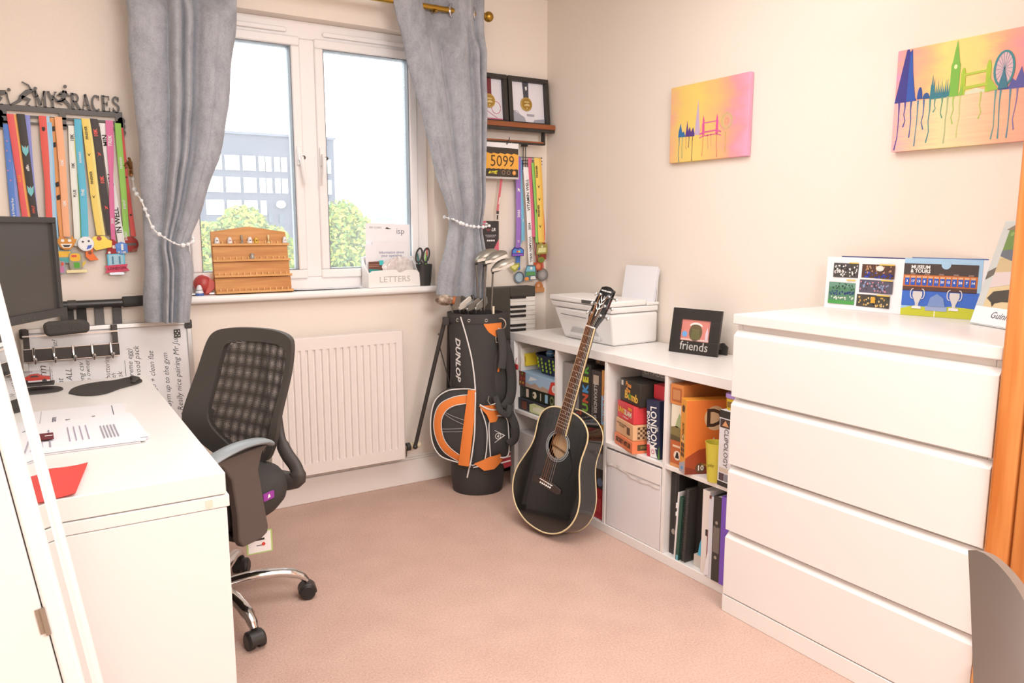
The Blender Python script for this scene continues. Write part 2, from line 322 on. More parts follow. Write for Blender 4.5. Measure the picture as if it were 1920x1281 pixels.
# ---------------------------------------------------------------- leaning mirror cabinet, left foreground
t0 = math.radians(7.6)
M = F((.106, 1.455, 0), (0.04, 1, 0), (-sin(t0), 0, cos(t0)))
mi = thing('mirror_cabinet', 'white leaning floor mirror cabinet at the left edge', 'mirror', M)
ob('body', B().box(-.17, .17, .06, 1.44, -.115, -.028), mat('#f6f4f2', .35), mi, bev=.003)
d = B(); w = .026
for q in ((-.175, .175, .05, .05+w), (-.175, .175, 1.45-w, 1.45), (-.175, -.175+w, .05+w, 1.45-w), (.175-w, .175, .05+w, 1.45-w)): d.box(q[0], q[1], q[2], q[3], -.026, .0)
d = ob('mirror_door', d, mat('#f8f7f6', .3), mi, bev=.005, seg=3)
ob('mirror_glass', B().box(-.15, .15, .075, 1.425, -.014, -.009), mat('#e4eae8', .02, 1), d)
b = B()
for z in (.695, 1.2): ob('hinge', B().box(-.173, -.168, z-.020, z+.020, -.037, -.022).cyl((-.176, z-.022, -.027), (-.176, z+.022, -.027), .0035, n=8), mat('#a79c8e', .35, .6), mi)
for s in (-1, 1): ob('strut', B().tube([(s*.13, .85, -.112), (s*.13, -.012, -.335)], .012, 8), mat('#f6f4f2', .35), mi)
ob('base_foot', B().box(-.17, .17, .0, .06, -.08, -.02), mat('#f6f4f2', .35), mi, bev=.004)
# ---------------------------------------------------------------- curtains, rod, tie-backs
def velvet():
    m = bpy.data.materials.new('velvet'); m.use_nodes = True; N = m.node_tree.nodes; L = m.node_tree.links; b = N['Principled BSDF']
    tc = N.new('ShaderNodeTexCoord'); mp = N.new('ShaderNodeMapping'); mp.inputs['Scale'].default_value = (1.5, 1, .8); n1 = N.new('ShaderNodeTexNoise'); n2 = N.new('ShaderNodeTexNoise'); r = N.new('ShaderNodeValToRGB'); ad = N.new('ShaderNodeMath'); ad.operation = 'MULTIPLY_ADD'
    L.new(tc.outputs['Object'], mp.inputs[0])
    n1.inputs['Scale'].default_value = 14; n1.inputs['Detail'].default_value = 9; n1.inputs['Roughness'].default_value = .78; n1.inputs['Distortion'].default_value = .25
    n2.inputs['Scale'].default_value = 220; n2.inputs['Detail'].default_value = 2
    for n in (n1, n2): L.new(mp.outputs[0], n.inputs['Vector'])
    ad.inputs[1].default_value = .35; L.new(n2.outputs[0], ad.inputs[0]); L.new(n1.outputs[0], ad.inputs[2])
    r.color_ramp.elements[0].position = .42; r.color_ramp.elements[1].position = .92
    r.color_ramp.elements[0].color = lin('#808389'); r.color_ramp.elements[1].color = lin('#b3b6be'); L.new(ad.outputs[0], r.inputs[0]); L.new(r.outputs[0], b.inputs['Base Color'])
    b.inputs['Roughness'].default_value = .75; b.inputs['Sheen Weight'].default_value = .25
    bp = N.new('ShaderNodeBump'); bp.inputs['Strength'].default_value = .12; bp.inputs['Distance'].default_value = .006; L.new(n1.outputs[0], bp.inputs['Height']); L.new(bp.outputs[0], b.inputs['Normal'])
    return m
VEL = velvet()
def curtain(name, label, EL, ER, ztop, zbotL, zbotR, folds, seed, yc=3.25, eyes=(), weave=None):
    t = thing('curtain', label, 'curtain', (0, yc, 0)); rn = random.Random(seed)
    ph = [rn.uniform(0, 6) for _ in range(4)]
    FU = [u for u, a, wd in folds]
    def fn(u, v):
        zb = zbotL+(zbotR-zbotL)*u; z = zb+(ztop-zb)*v
        xl, xr = lerp(z, EL), lerp(z, ER); x = xl+(xr-xl)*u
        y = 0
        for u0, u1, a in folds:
            if u0 < u < u1: y -= a*math.sqrt(max(0, 1-((u-(u0+u1)/2)/((u1-u0)/2))**2))*(1.35 if z < 2.2 else 1)
        y += .008*sin(u*7+ph[0]+z*1.3)+.003*sin(z*13+u*6+ph[2])*(.5+.5*sin(z*3+ph[3]))
        k = .35 if v > .93 else 1
        x += (.003*sin(z*15+ph[2])+.002*sin(z*27+ph[1]))*(1 if u < .02 or u > .98 else .4); tie = math.exp(-((z-1.27)/.10)**2)
        y = y*(1-.35*tie)-.012*(1-tie); k = max(0, min(1, (z-2.06)/.12)); k = k*k*(3-2*k)
        if weave: y = y*(1-.6*k)+k*lerp(u, weave)
        return (x, y, z)
    b = B(); b.grid(fn, 90, 90); n0 = len(b.v)
    b.grid(lambda u, v: (lambda p: (p[0], p[1]+.006+.012*sin(PI*u), p[2]))(fn(u, v)), 60, 60, flip=True)
    ob('drape', b, VEL, t, ang=3); 
    ob('hem', B().grid(lambda u, v: (lambda p: (p[0], p[1]-.003, p[2]))(fn(u, v*.035)), 90, 3), VEL, t, ang=3)
    for x, z, a in eyes:
        p = [(x+.027*cos(q*PI/10)*cos(a), .004+.027*cos(q*PI/10)*sin(a), z+.030*sin(q*PI/10)) for q in range(20)]
        ob('eyelet', B().tube(p, .0055, 8, closed=True), mat('#cfd0d2', .15, 1), t)
    return t, fn
ELL = [(.89, .366), (1.08, .375), (1.22, .382), (1.4, .388), (1.72, .383), (2.1, .376), (2.3, .365)]
ERL = [(.89, .524), (1.0, .545), (1.11, .552), (1.19, .540), (1.22, .546), (1.32, .592), (1.53, .670), (1.745, .721), (1.95, .748), (2.156, .773), (2.3, .785)]
cl, fL = curtain('l', 'grey velvet curtain left of the window above the whiteboard', ELL, ERL, 2.315, .911, .899, [(0, .365, .022), (.365, .49, .050), (.49, .60, .042), (.60, 1.0, .034), (.66, .82, .008)], 3, eyes=((.47, 2.246, .9), (.62, 2.246, -.9)), weave=((0, -.015), (.2, .05), (.34, .05), (.5, -.02), (.62, .05), (.8, .05), (1, -.015)))
ELR = [(.925, 1.625), (.96, 1.617), (1.085, 1.642), (1.20, 1.679), (1.27, 1.698), (1.336, 1.688), (1.58, 1.607), (1.814, 1.549), (2.04, 1.481), (2.257, 1.430), (2.32, 1.416)]
ERR = [(.925, 1.855), (1.08, 1.871), (1.26, 1.860), (1.59, 1.868), (1.84, 1.879), (2.1, 1.880), (2.32, 1.890)]
cr, fR = curtain('r', 'grey velvet curtain right of the window above the golf bag', ELR, ERR, 2.318, .957, .930, [(0, .46, .026), (.46, .80, .034), (.80, .90, .046), (.90, 1.0, .046), (.12, .3, .006)], 9, eyes=((1.485, 2.246, .5), (1.735, 2.246, .45), (1.842, 2.246, 1.1)), weave=((0, -.005), (.14, -.012), (.30, -.008), (.38, .035), (.5, .05), (.62, .035), (.70, -.012), (.8, -.02), (.88, .01), (1, -.01)))
rod = thing('curtain_rod', 'brass curtain rod with ball finial above the window', 'curtain rod', (0, 3.25, 2.246))
ob('pole', B().cyl((.28, 0, 0), (1.90, 0, 0), .0125, n=16), brass, rod)
for x in (.26, 1.920): ob('finial', B().sph((x, 0, 0), .024, 16).cyl((x-.02, 0, 0), (x-.028, 0, 0), .015, n=14), brass, rod)
for x in (.42, 1.64): ob('bracket', B().cyl((x, .155, 0), (x, .01, 0), .008, n=10).cyl((x, .155, 0), (x, .148, 0), .026, n=16).box(x-.006, x+.006, -.015, .012, -.02, -.012), brass, rod)
bead = mat('#eceef0', .08)
def tie(label, pts, n, seed):
    pts = [(p[0], p[1]-.052 if p[1] < 3.3 else p[1], p[2]) for p in pts]; o0 = Vector(pts[0]); t = thing('curtain_tieback', label, 'tieback', tuple(o0)); P = [tuple(Vector(p)-o0) for p in smooth(pts, 40)]
    ob('cord', B().tube(P, .0028, 6), mat('#e8e6e2', .5), t); b = B(); rn = random.Random(seed)
    for i in range(n):
        p = P[int((i+.5)/n*40)]; b.sph((p[0], p[1]-.004, p[2]), rn.uniform(.0055, .0105), 8)
    ob('bead', b, bead, t, stuff=True)
tie('clear bead tieback slung across the left grey curtain', [(.375, 3.37, 1.465), (.372, 3.31, 1.41), (.38, 3.262, 1.371), (.394, 3.25, 1.322), (.414, 3.238, 1.262), (.449, 3.228, 1.231), (.496, 3.222, 1.204), (.536, 3.225, 1.209), (.556, 3.27, 1.225), (.545, 3.34, 1.26)], 15, 1)
tie('clear bead tieback around the right grey curtain', [(1.71, 3.33, 1.32), (1.700, 3.27, 1.308), (1.717, 3.232, 1.292), (1.748, 3.222, 1.280), (1.79, 3.218, 1.273), (1.84, 3.222, 1.272), (1.885, 3.25, 1.28), (1.90, 3.34, 1.30)], 15, 2)
hk = thing('curtain_hook', 'small brass double hook beside the left curtain and medals', 'hook', NORTH(.372, 3.404, 1.50))
hb = mat('#8a6238', .4, .6)
ob('back_plate', B().prism(rrect(-.009, -.03, .009, .03, .008), 0, .004), hb, hk)
ob('upper_hook', B().tube([(0, .0, .004), (0, .006, .03), (-.004, .03, .042), (-.006, .036, .035)], .005, 8).tube([(0, .01, .01), (-.014, .02, .014), (-.022, .008, .018), (-.016, -.002, .02)], .004, 8), hb, hk)
ob('lower_hook', B().tube([(0, -.01, .004), (0, -.03, .02), (0, -.028, .034)], .005, 8), hb, hk)
# ---------------------------------------------------------------- radiator
rd = thing('radiator', 'white ribbed panel radiator under the window sill', 'radiator', (.84, 3.30, .163))
RW, RH = .632, .622
ob('back_panel', B().box(.004, RW-.004, .055, .065, .02, RH-.02).box(.03, RW-.03, .012, .055, .05, RH-.012), whitem, rd)
b = B(); n = 18; p = (RW-.05)/n
prof = []
for i in range(n):
    x = .025+i*p; prof += [(x, 0), (x+p*.30, 0), (x+p*.42, .009), (x+p*.62, .009), (x+p*.74, 0)]
prof.append((.025+n*p, 0))
z0, z1 = .052, RH-.052
vs = [(x, y+.002, z) for x, y in prof for z in (z0, z1)]; b.add(vs, [(2*i, 2*i+2, 2*i+3, 2*i+1) for i in range(len(prof)-1)])
b.box(0, RW, .002, .014, 0, z0).box(0, RW, .002, .014, z1, RH).box(0, .025, .002, .014, z0, z1).box(RW-.025, RW, .002, .014, z0, z1)
ob('front_panel', b, mat('#efe7e1', .35), rd, ang=.4)
ob('top_grille', B().box(.004, RW-.004, .004, .06, RH-.006, RH+.003), mat('#efe7e1', .35), rd, bev=.002); ob('side_cover', B().box(RW-.003, RW+.003, .002, .064, 0, RH), mat('#efe7e1', .35), rd, bev=.002)
for x in (.08, RW-.08): ob('wall_bracket', B().box(x, x+.03, .06, .1045, .1, .5), whitem, rd)
nick = mat('#a79b8c', .3, .8)
ob('valve', B().tube([(RW-.01, .035, .045), (RW+.02, .035, .045)], .012, 10).tube([(RW+.014, .035, .045), (RW+.016, .035, -.0)], [.012, .008], 10).tube([(RW+.016, .035, .002), (RW+.016, .045, -.006), (RW+.016, .1045, -.006)], .007, 8), nick, rd)
ob('valve_ring', B().cyl((RW+.022, .035, .046), (RW+.040, .035, .047), .020, n=16), black, rd)
ob('valve_head', B().cyl((RW+.040, .035, .047), (RW+.090, .035, .050), .0185, .016, n=18).cyl((RW+.09, .035, .05), (RW+.096, .035, .05), .012, n=14), mat('#efe0bd', .4), rd)
# ---------------------------------------------------------------- office chair
cx = F((.44, 2.55, 0), (.571, -.821, 0), (.821, .571, 0))
oc = thing('office_chair', 'black mesh-back office chair with chrome star base at the desk', 'chair', cx)
RC = .22
def bp(s, z, off=0):
    s = s*.92+.004; x = s-.05; y = .195+.25*(z-.5)+off
    return (x, y-.05*((s-.01)/.2)**2*.6+.03*math.exp(-((z-.6)/.12)**2)*-1+.0, z)
outer = smooth([(-.218, .77), (-.200, .86), (-.172, .900), (-.11, .914), (0, .918), (.11, .914), (.180, .900), (.208, .872), (.215, .80), (.212, .72), (.212, .64), (.212, .585), (.19, .53), (.15, .485), (.05, .455), (-.03, .458), (-.12, .495), (-.20, .555), (-.232, .60), (-.232, .66), (-.226, .72), (-.218, .77)], 84)[:-1]
inner = smooth([(-.135, .77), (-.125, .835), (-.112, .858), (-.07, .866), (0, .873), (.09, .872), (.155, .866), (.188, .842), (.190, .79), (.188, .72), (.183, .65), (.174, .585), (.165, .535), (.135, .508), (.06, .500), (0, .506), (-.06, .54), (-.115, .585), (-.136, .63), (-.137, .68), (-.136, .73), (-.135, .77)], 84)[:-1]
b = B(); k = len(outer); vs = []
for off in (-.004, .020):
    for P in (outer, inner): vs += [bp(s, z, off+(.004 if P is outer and off < 0 else 0)) for s, z in P]
fs = []
for i in range(k):
    j = (i+1) % k
    fs += [(i, j, k+j, k+i), (2*k+i, 3*k+i, 3*k+j, 2*k+j), (i, 2*k+i, 2*k+j, j), (k+i, k+j, 3*k+j, 3*k+i)]
b.add(vs, fs); back = ob('backrest_frame', b, mat('#47433f', .65), oc)
b = B()
def inside(s, z):
    c = False; n = len(inner)
    for i in range(n):
        (x1, y1), (x2, y2) = inner[i], inner[i-1]
        if (y1 > z) != (y2 > z) and s < (x2-x1)*(z-y1)/(y2-y1)+x1: c = not c
    return c
def thread(pts, w, vert, off):
    run = []
    def flush():
        if len(run) < 2: return
        vs = []
        for (s, z) in run:
            for d in (-w/2, w/2): vs.append(bp(s+(d if vert else 0), z+(0 if vert else d), off))
        b.add(vs, [(2*i, 2*i+1, 2*i+3, 2*i+2) for i in range(len(run)-1)])
    for p in pts:
        if inside(*p): run.append(p)
        else: flush(); run = []
    flush()
for off, st in ((.004, .0031), (.014, .00335)):
    s = -.14
    while s < .2: thread([(s, .49+.4*i/60) for i in range(61)], .0015, True, off); s += st
    z = .50
    while z < .875: thread([(-.145+.345*i/60, z) for i in range(61)], .0015, False, off); z += st
ob('backrest_mesh', b, mat('#3f3b38', .7), oc, stuff=True)
seat = B(); 
def sf(u, v):
    a = 2*PI*u; e = 2.6; c, s_ = cos(a), sin(a); rx = .245*abs(c)**(2/e)*(1 if c > 0 else -1); ry = .235*abs(s_)**(2/e)*(1 if s_ > 0 else -1)
    pr = [(0, .385), (.6, .375), (.88, .382), (.97, .41), (1, .44), (.985, .475), (.92, .497), (.7, .505), (0, .50)]
    r, z = pr[int(round(v*8))]; return (rx*r-.0, ry*r-.02, z-.02)
seat.grid(sf, 40, 8, cu=True); se = ob('seat', seat, mat('#3d3b39', .85), oc, ang=2)
lg = ob('seat_label', B().prism(rrect(-.024, -.012, .024, .012, .004), 0, .004, 0, F((.2455, .0, .440), (0, 1, 0), (0, 0, 1)) @ T(0, 0, -.001)), mat('#9b3fa5', .5), se, ang=.5); lg['label'] = 'purple logo patch'
ob('logo_print', B().prism([(-.006, -.006), (.006, -.004), (.003, .006), (-.003, .005)], .004, .0048, 0, F((.2455, .0, .440), (0, 1, 0), (0, 0, 1)) @ T(0, 0, -.001)), wh, se)
for s in (1, -1):
    a = B(); P = smooth([(s*.262, -.270, .612), (s*.268, -.23, .630), (s*.268, -.14, .640), (s*.268, -.05, .632), (s*.266, -.005, .614)], 14)
    def af(u, v):
        p = Vector(P[int(round(u*14))]); an = 2*PI*v; wd = .030*(1-.35*abs(u*2-1)**3)
        return (p.x+wd*cos(an), p.y, p.z+.011*sin(an)*(1 if sin(an) > 0 else .9))
    a.grid(lambda u, v: af(u, v), 14, 12); ar = ob('armrest', a, mat('#8f979b', .4), oc); ar['label'] = 'grey-topped armrest pad'
    q = B(); prof = [(-.20, .616), (.03, .618), (-.005, .600), (-.025, .55), (.005, .36), (.0, .342), (-.03, .332), (-.105, .335), (-.12, .36), (-.12, .44), (-.135, .55), (-.165, .595)]
    q.prism(prof, -.014, .014, 0, F((s*.262, -.045, 0), (0, 1, 0), (0, 0, 1)))
    ob('arm_support', q, mat('#5d534d', .6), oc, bev=.005); ob('arm_mount', B().box(s*.10, s*.255, -.14, -.06, .338, .356), mat('#3a3532', .6), oc, bev=.004)
br = B(); P = smooth([(.105, .222, .63), (.118, .212, .59), (.135, .202, .55), (.165, .192, .512), (.200, .186, .48), (.214, .182, .452), (.195, .178, .425), (.05, .14, .41)], 24)
br.tube(P, [.013]*8+[.016]*9+[.02]*8, 8, sq=1.5); P2 = [(-p[0]-.09, p[1], p[2]) for p in P]; br.tube(P2, .015, 8, sq=1.5)
br.box(-.19, .12, .10, .18, .385, .405).box(.03, .18, .15, .20, .41, .45); ob('back_bracket', br, mat('#443f3c', .55), oc, ang=1.2)
ob('gas_column', B().cyl((0, 0, .09), (0, 0, .25), .028, n=18).cyl((0, 0, .25), (0, 0, .37), .016, n=14).box(-.09, .09, -.1, .1, .35, .372), black, oc)
b = B(); hub = ob('hub', B().cyl((0, 0, .065), (0, 0, .115), .038, .034, n=20), chrome, oc)
for i, dg in enumerate((-11, -79, 61, 133, 205)):
    wa = math.radians(dg); wv = Vector((cos(wa), sin(wa), 0)); inv = cx.to_3x3().inverted(); d = inv @ wv; px = Vector((-d.y, d.x, 0))
    P = smooth([tuple(d*.02+Vector((0, 0, .092))), tuple(d*.12+Vector((0, 0, .108))), tuple(d*.22+Vector((0, 0, .104))), tuple(d*.275+Vector((0, 0, .085))), tuple(d*.298+Vector((0, 0, .062)))], 14)
    l = ob('base_leg', B().tube(P, [.024]*6+[.021]*4+[.017]*3+[.014]*2, 12, sq=.75), chrome, oc)
    c0 = d*.298; q = B()
    for s in (-1, 1): q.cyl(c0+px*s*.006+Vector((0, 0, .026)), c0+px*s*.028+Vector((0, 0, .026)), .026, n=20)
    hd = []
    ob('caster', q, mat('#262524', .4), l, bev=.004)
    ob('caster_hood', B().prism(ell(0, .026, .031, .031, -10, 190, 14), -.024, .024, 0, F(c0, px.cross(Vector((0, 0, 1))) if 0 else d, (0, 0, 1))), mat('#302e2c', .4), l, bev=.004)
tg = cx.inverted() @ F((.571, 2.455, .252), (1, -.05, 0), (0, 0, 1))
ta = ob('label_tag', B().prism(rrect(-.041, -.038, .041, .038, .004), 0, .0015, 0, tg), mat('#b9d77f', .6), oc); ta['label'] = 'white swing tag with green border'
ob('tag_face', B().prism(rect(-.036, -.034, .036, .034), .0015, .0022, 0, tg), wh, ta); ob('tag_print', B().prism(rect(-.018, .006, .016, .013), .0022, .003, 0, tg).prism(rect(-.010, -.012, .008, -.010), .0022, .003, 0, tg), ink, ta)
ob('tag_dot', B().prism(circ(.012, -.008, .006, 12), .003, .0036, 0, tg), mat('#d9453c', .5), ta); ob('tag_string', B().tube([tg @ Vector((.0, .036, .001)), tg @ Vector((.005, .11, -.01))], .0012, 5), wh, ta)
# ---------------------------------------------------------------- monitor
dm = F((.083, 2.86, 1.145), (.515, .857, 0), (0, 0, 1))
mn = thing('monitor', 'black flat computer monitor standing on the white desk', 'monitor', dm)
mb = mat('#454341', .55)
b = B(); WW, HH = .66, .157
for q in ((-WW, 0, HH-.018, HH), (-WW, 0, -HH, -HH+.026), (-WW, -WW+.018, -HH+.026, HH-.018), (-.018, 0, -HH+.026, HH-.018)): b.box(q[0], q[1], q[2], q[3], -.012, .006)
ob('bezel', b, mb, mn, bev=.002); ob('screen', B().box(-WW+.017, -.017, -HH+.025, HH-.017, -.010, -.004), mat('#4a4844', .3), mn)
ob('rear_shell', B().box(-WW+.004, -.004, -HH+.004, HH-.004, -.035, -.013).box(-WW+.15, -.15, -.10, .10, -.055, -.035), mb, mn, bev=.006)
ob('stand_neck', B().box(-.375, -.305, -.40, -.02, -.085, -.056), mb, mn, bev=.004); ob('stand_base', B().prism(rrect(-.42, .01, -.26, .15, .03), -.414, -.400, 0, F((0, 0, 0), (1, 0, 0), (0, 0, -1))), mb, mn, bev=.003)
for i in range(3): ob('button', B().cyl((-.16-.03*i, -HH+.012, .006), (-.16-.03*i, -HH+.012, .0075), .0035, n=10), greyd, mn)
# ---------------------------------------------------------------- items on the desk
def mat_pad(label, P, rest, cx_, cy_):
    t = thing('mouse_mat', label, 'mouse mat', (cx_, cy_, DZ+.0006)); Q = smooth([(x-cx_, y-cy_) for x, y in P+[P[0]]], 60)[:-1]
    ob('pad', B().prism(Q, 0, .004), mat('#43403d', .8), t, bev=.0012); b = B()
    b.tube([(rest[0]-cx_, rest[1]-cy_, .008), ((rest[0]+rest[2])/2-cx_+.012, (rest[1]+rest[3])/2-cy_, .010), (rest[2]-cx_, rest[3]-cy_, .008)], [.007, .013, .007], 12, sq=.6); ob('wrist_rest', b, mat('#43403d', .75), t, ang=2); return t
mat_pad('black mouse mat with raised wrist rest near the far desk edge', [(.081, 2.855), (.094, 2.926), (.129, 2.98), (.18, 3.005), (.23, 3.01), (.263, 3.035), (.288, 3.045), (.306, 3.01), (.312, 2.948), (.287, 2.901), (.259, 2.875), (.227, 2.843), (.187, 2.789), (.148, 2.775), (.111, 2.798)], (.278, 2.905, .286, 3.02), .19, 2.90)
mat_pad('black mat lying under the red toy car box', [(-.075, 2.905), (-.075, 2.994), (-.019, 3.022), (.027, 3.017), (.058, 2.99), (.069, 2.942), (.047, 2.905), (.002, 2.900)], (-.06, 2.92, -.06, 2.99), .0, 2.955)
tc = thing('toy_car', 'red toy sports car inside a clear display box on the desk', 'toy car', F((-.008, 2.965, DZ+.030), (1, -.08, 0), (0, .0, 1)))
cm = mat('#d8412f', .3)
ob('body', B().prism([(-.043, .004), (-.044, .013), (-.03, .017), (-.012, .026), (.008, .027), (.022, .019), (.042, .016), (.044, .006), (.04, .003)], -.014, .014), cm, tc, bev=.002)
ob('side_stripe', B().prism(rect(-.042, .003, .043, .008), .014, .0148), wh, tc); ob('window', B().prism([(-.014, .019), (-.008, .0245), (.006, .025), (.014, .019)], .0141, .0146), black, tc)
for x in (-.026, .027):
    for z in (-.010, .010): ob('wheel', B().cyl((x, .005, z-.003), (x, .005, z+.005), .0068, n=14), mat('#3a3636', .5), tc)
ob('display_plinth', B().box(-.054, .054, -.010, -.002, -.024, .024), mat('#3b3733', .5), tc, bev=.001)
ob('display_cover', B().box(-.05, .05, -.002, .036, -.0215, .0215), glass_mat('clear_plastic', (.96, .96, .97, 1), haze=.05), tc)
def sheet(name, label, cat, corners, z, m=paper, curl=0, group=None, n=1, th=.0006):
    ox = sum(p[0] for p in corners)/4; oy = sum(p[1] for p in corners)/4
    t = thing(name, label, cat, (ox, oy, z), group); b = B(); c = [Vector((x-ox, y-oy, 0)) for x, y in corners]
    def fn(u, v): 
        p = c[0]*(1-u)*(1-v)+c[1]*u*(1-v)+c[2]*u*v+c[3]*(1-u)*v; p.z = curl*(2*u-1)**4; return p
    b.grid(fn, 10, 4); b.grid(lambda u, v: fn(u, v)-Vector((0, 0, -th)), 10, 4); ob('page', b, m, t); return t
doc = thing('paper_document', 'open white printed booklet lying on the desk behind the paper stack', 'papers', FLAT(-.22, 2.335, DZ+.0005, -.04))
ob('page', B().box(0, .208, 0, .285, 0, .002), paper, doc); ob('page', B().box(.211, .425, 0, .285, 0, .0025), paper, doc)
pt = mat('#5c5c68', .8)
for i, (s, y, sz) in enumerate((('Programme', .020, .022), ('Learning', .052, .017), ('Aims', .088, .017), ('Science in', .118, .017), ('Topics', .145, .017))): txt(doc, s, sz, pt, .222+y, .075, .0028, PI/2, I4, 'LEFT')
ob('rule_line', B().prism(rect(.392, .07, .394, .26), .0028, .0032), pt, doc)
stk = thing('paper_stack', 'stack of printed sheets on the desk near the red card', 'papers', FLAT(.005, 2.095, DZ+.0005, .0))
rn = random.Random(4)
for i in range(6):
    a = rn.uniform(-.03, .04); ob('sheet', B().box(-.21, .21, 0, .297, 0, .0016), paper, stk, M=T(rn.uniform(-.01, .02), rn.uniform(-.01, .02), i*.0018) @ RZ(a))
for i in range(9): ob('print_line', B().prism(rect(-.13+i*.017, .03, -.127+i*.017, .03+rn.uniform(.10, .24)), .0125, .0129), mat('#9a9aa8', .8), stk)
for i in range(5): ob('print_block', B().prism(rect(.125+i*.008, .05, .128+i*.008, .19), .0125, .0129), mat('#a3a3b0', .8), stk)
for i in range(4): ob('table_row', B().prism(rect(.05+i*.014, .06, .052+i*.014, .22), .0125, .0129), mat('#a59fb6', .8), stk)
mp = sheet('photo_print', 'small dark maroon printed corner poking out left of the paper stack', 'print', [(-.10, 2.18), (.022, 2.19), (.022, 2.26), (-.10, 2.27)], DZ+.0158, mat('#6d2730', .6))
ob('white_print', B().prism(rect(.003, 2.225, .02, 2.232), .0008, .0012), wh, mp, M=T(.039, -2.225, 0))
sheet('red_card', 'bright red folded card on the near end of the desk', 'card', [(-.13, 1.742), (.046, 1.735), (.082, 1.955), (-.11, 1.99)], DZ+.001, mat('#e0504a', .55), .006)
# ---------------------------------------------------------------- whiteboard leaning on the wall
t1 = math.atan2(.075, .885); wbm = F((-.045, 3.300, .003), (1, 0, 0), (0, sin(t1), cos(t1)))
wb = thing('whiteboard', 'large whiteboard with sideways handwriting leaning behind the desk', 'whiteboard', wbm)
al = mat('#c9c9c8', .3, .7); Wb, Hb = .60, .893
ob('board', B().box(.012, Wb-.012, .012, Hb-.012, -.012, -.002), mat('#f4f4f6', .22), wb)
for q in ((0, Wb, 0, .02), (0, Wb, Hb-.02, Hb), (0, .02, .02, Hb-.02), (Wb-.02, Wb, .02, Hb-.02)): ob('frame_rail', B().box(q[0], q[1], q[2], q[3], -.014, .004), al, wb, bev=.003)
for x in (0, Wb-.024):
    for y in (0, Hb-.036): ob('corner_cap', B().prism(rrect(x-.002, y-.001, x+.026, y+.037, .007), -.016, .0065).cyl((x+.012, y+.018, .0065), (x+.012, y+.018, .008), .004, n=10), mat('#35302c', .5), wb, bev=.002)
mk = [mat('#3b3030', .8), mat('#5c3a34', .8), mat('#30343a', .8)]
for s, x, y, sz, al_ in (('term', .062, .668, .052, 'LEFT'), ('test?', .110, .80, .030, 'LEFT'), ('print', .118, .640, .036, 'LEFT'), ('in ALL', .148, .655, .036, 'LEFT'), ('pong csv', .190, .655, .034, 'LEFT'), ('a no owner h', .212, .645, .030, 'LEFT'), ('task', .228, .630, .030, 'LEFT'), ('hrs', .250, .635, .030, 'LEFT'), ('one buttering', .280, .63, .032, 'LEFT'), ('month', .300, .635, .030, 'LEFT'), ('week', .322, .64, .036, 'LEFT'), ('(creme egg)', .362, .660, .034, 'LEFT'), ('wood pack', .388, .670, .036, 'LEFT'), ('go + clean flat', .440, .610, .036, 'LEFT'), ('Gym up to the gym', .492, .535, .036, 'LEFT'), ('- Really nice pairing Mr June', .535, .50, .038, 'LEFT')):
    txt(wb, s, sz*.80, mk[len(s) % 3], x, y, -.0018, PI/2, I4, al_, -.006, .3, name='handwriting')
for x in (.085, .342): ob('rule_line', B().prism(rect(x, .1, x+.0015, .745), -.002, -.0012), mk[2], wb)
dm_ = ob('dice_magnet', B().prism(rrect(.532, .822, .556, .856, .002), -.002, .002), black, wb); dm_['label'] = 'black square magnet with white dots'
ob('dots', (lambda b: [b.prism(circ(.544+dx*.006, .839+dy*.009, .0024, 10), .002, .0026) for dx, dy in ((-1, -1), (1, -1), (0, 0), (-1, 1), (1, 1))][0])(B()), wh, dm_)
# ---------------------------------------------------------------- over-board hook rack
hr = thing('hook_rack', 'chrome over-door rack with five hooks on the whiteboard', 'hook rack', F((-.038, 3.333, .775), (1, 0, 0), (0, sin(t1), cos(t1))))
dks = mat('#3a3532', .3, .3)
ob('hook_bar', B().box(0, .318, .0, .045, 0, .003), dks, hr, bev=.001); ob('bar_edge', B().box(0, .318, .045, .0475, 0, .0045).box(0, .318, -.002, 0, 0, .0045), chrome, hr)
for x in (.002, .296): ob('over_strap', B().box(x, x+.02, .047, .117, 0, .002).box(x, x+.02, .117, .119, -.026, .002).box(x, x+.02, .08, .117, -.026, -.024), dks if 1 else chrome, hr); 
ob('top_rail', B().box(0, .318, .092, .097, .003, .006), chrome, hr)
for i in range(5):
    x = .032+i*.064; ob('hook', B().tube([(x, .05, .004), (x, .025, .010), (x+.001, .004, .018), (x+.003, -.006, .032), (x+.004, .006, .042)], [.005, .005, .004, .004, .004], 8).sph((x+.004, .010, .043), .0065, 10), chrome, hr)
# ---------------------------------------------------------------- pull-up bar behind the board
pu = thing('pull_up_bar', 'black pull-up bar with foam grips above the whiteboard', 'exercise bar', (0, 3.365, .977))
fo = mat('#3c3a38', .8)
ob('bar', B().cyl((-.22, 0, 0), (.33, 0, 0), .0155, n=18), mat('#2f2d2c', .3), pu); ob('foam_grip', B().cyl((.305, -.002, .002), (.384, -.002, .004), .0215, n=18), fo, pu, bev=.004); ob('foam_grip', B().cyl((-.30, -.002, 0), (-.2, -.002, 0), .0215, n=18), fo, pu, bev=.004)
for x0, x1, c in ((.105, .105, '#3f3d3c'), (.148, .158, '#33302e'), (.208, .22, '#6a6867'), (.27, .29, '#5b5957')): ob('strap', B().box(x0, x0+.032, .024, .032, -.30, .0).box(x0, x0+.032, .0, .032, -.005, .004), mat(c, .7), pu, bev=.001)
ob('strap_wrap', B().cyl((.118, 0, 0), (.146, 0, 0), .0185, n=18), black, pu)
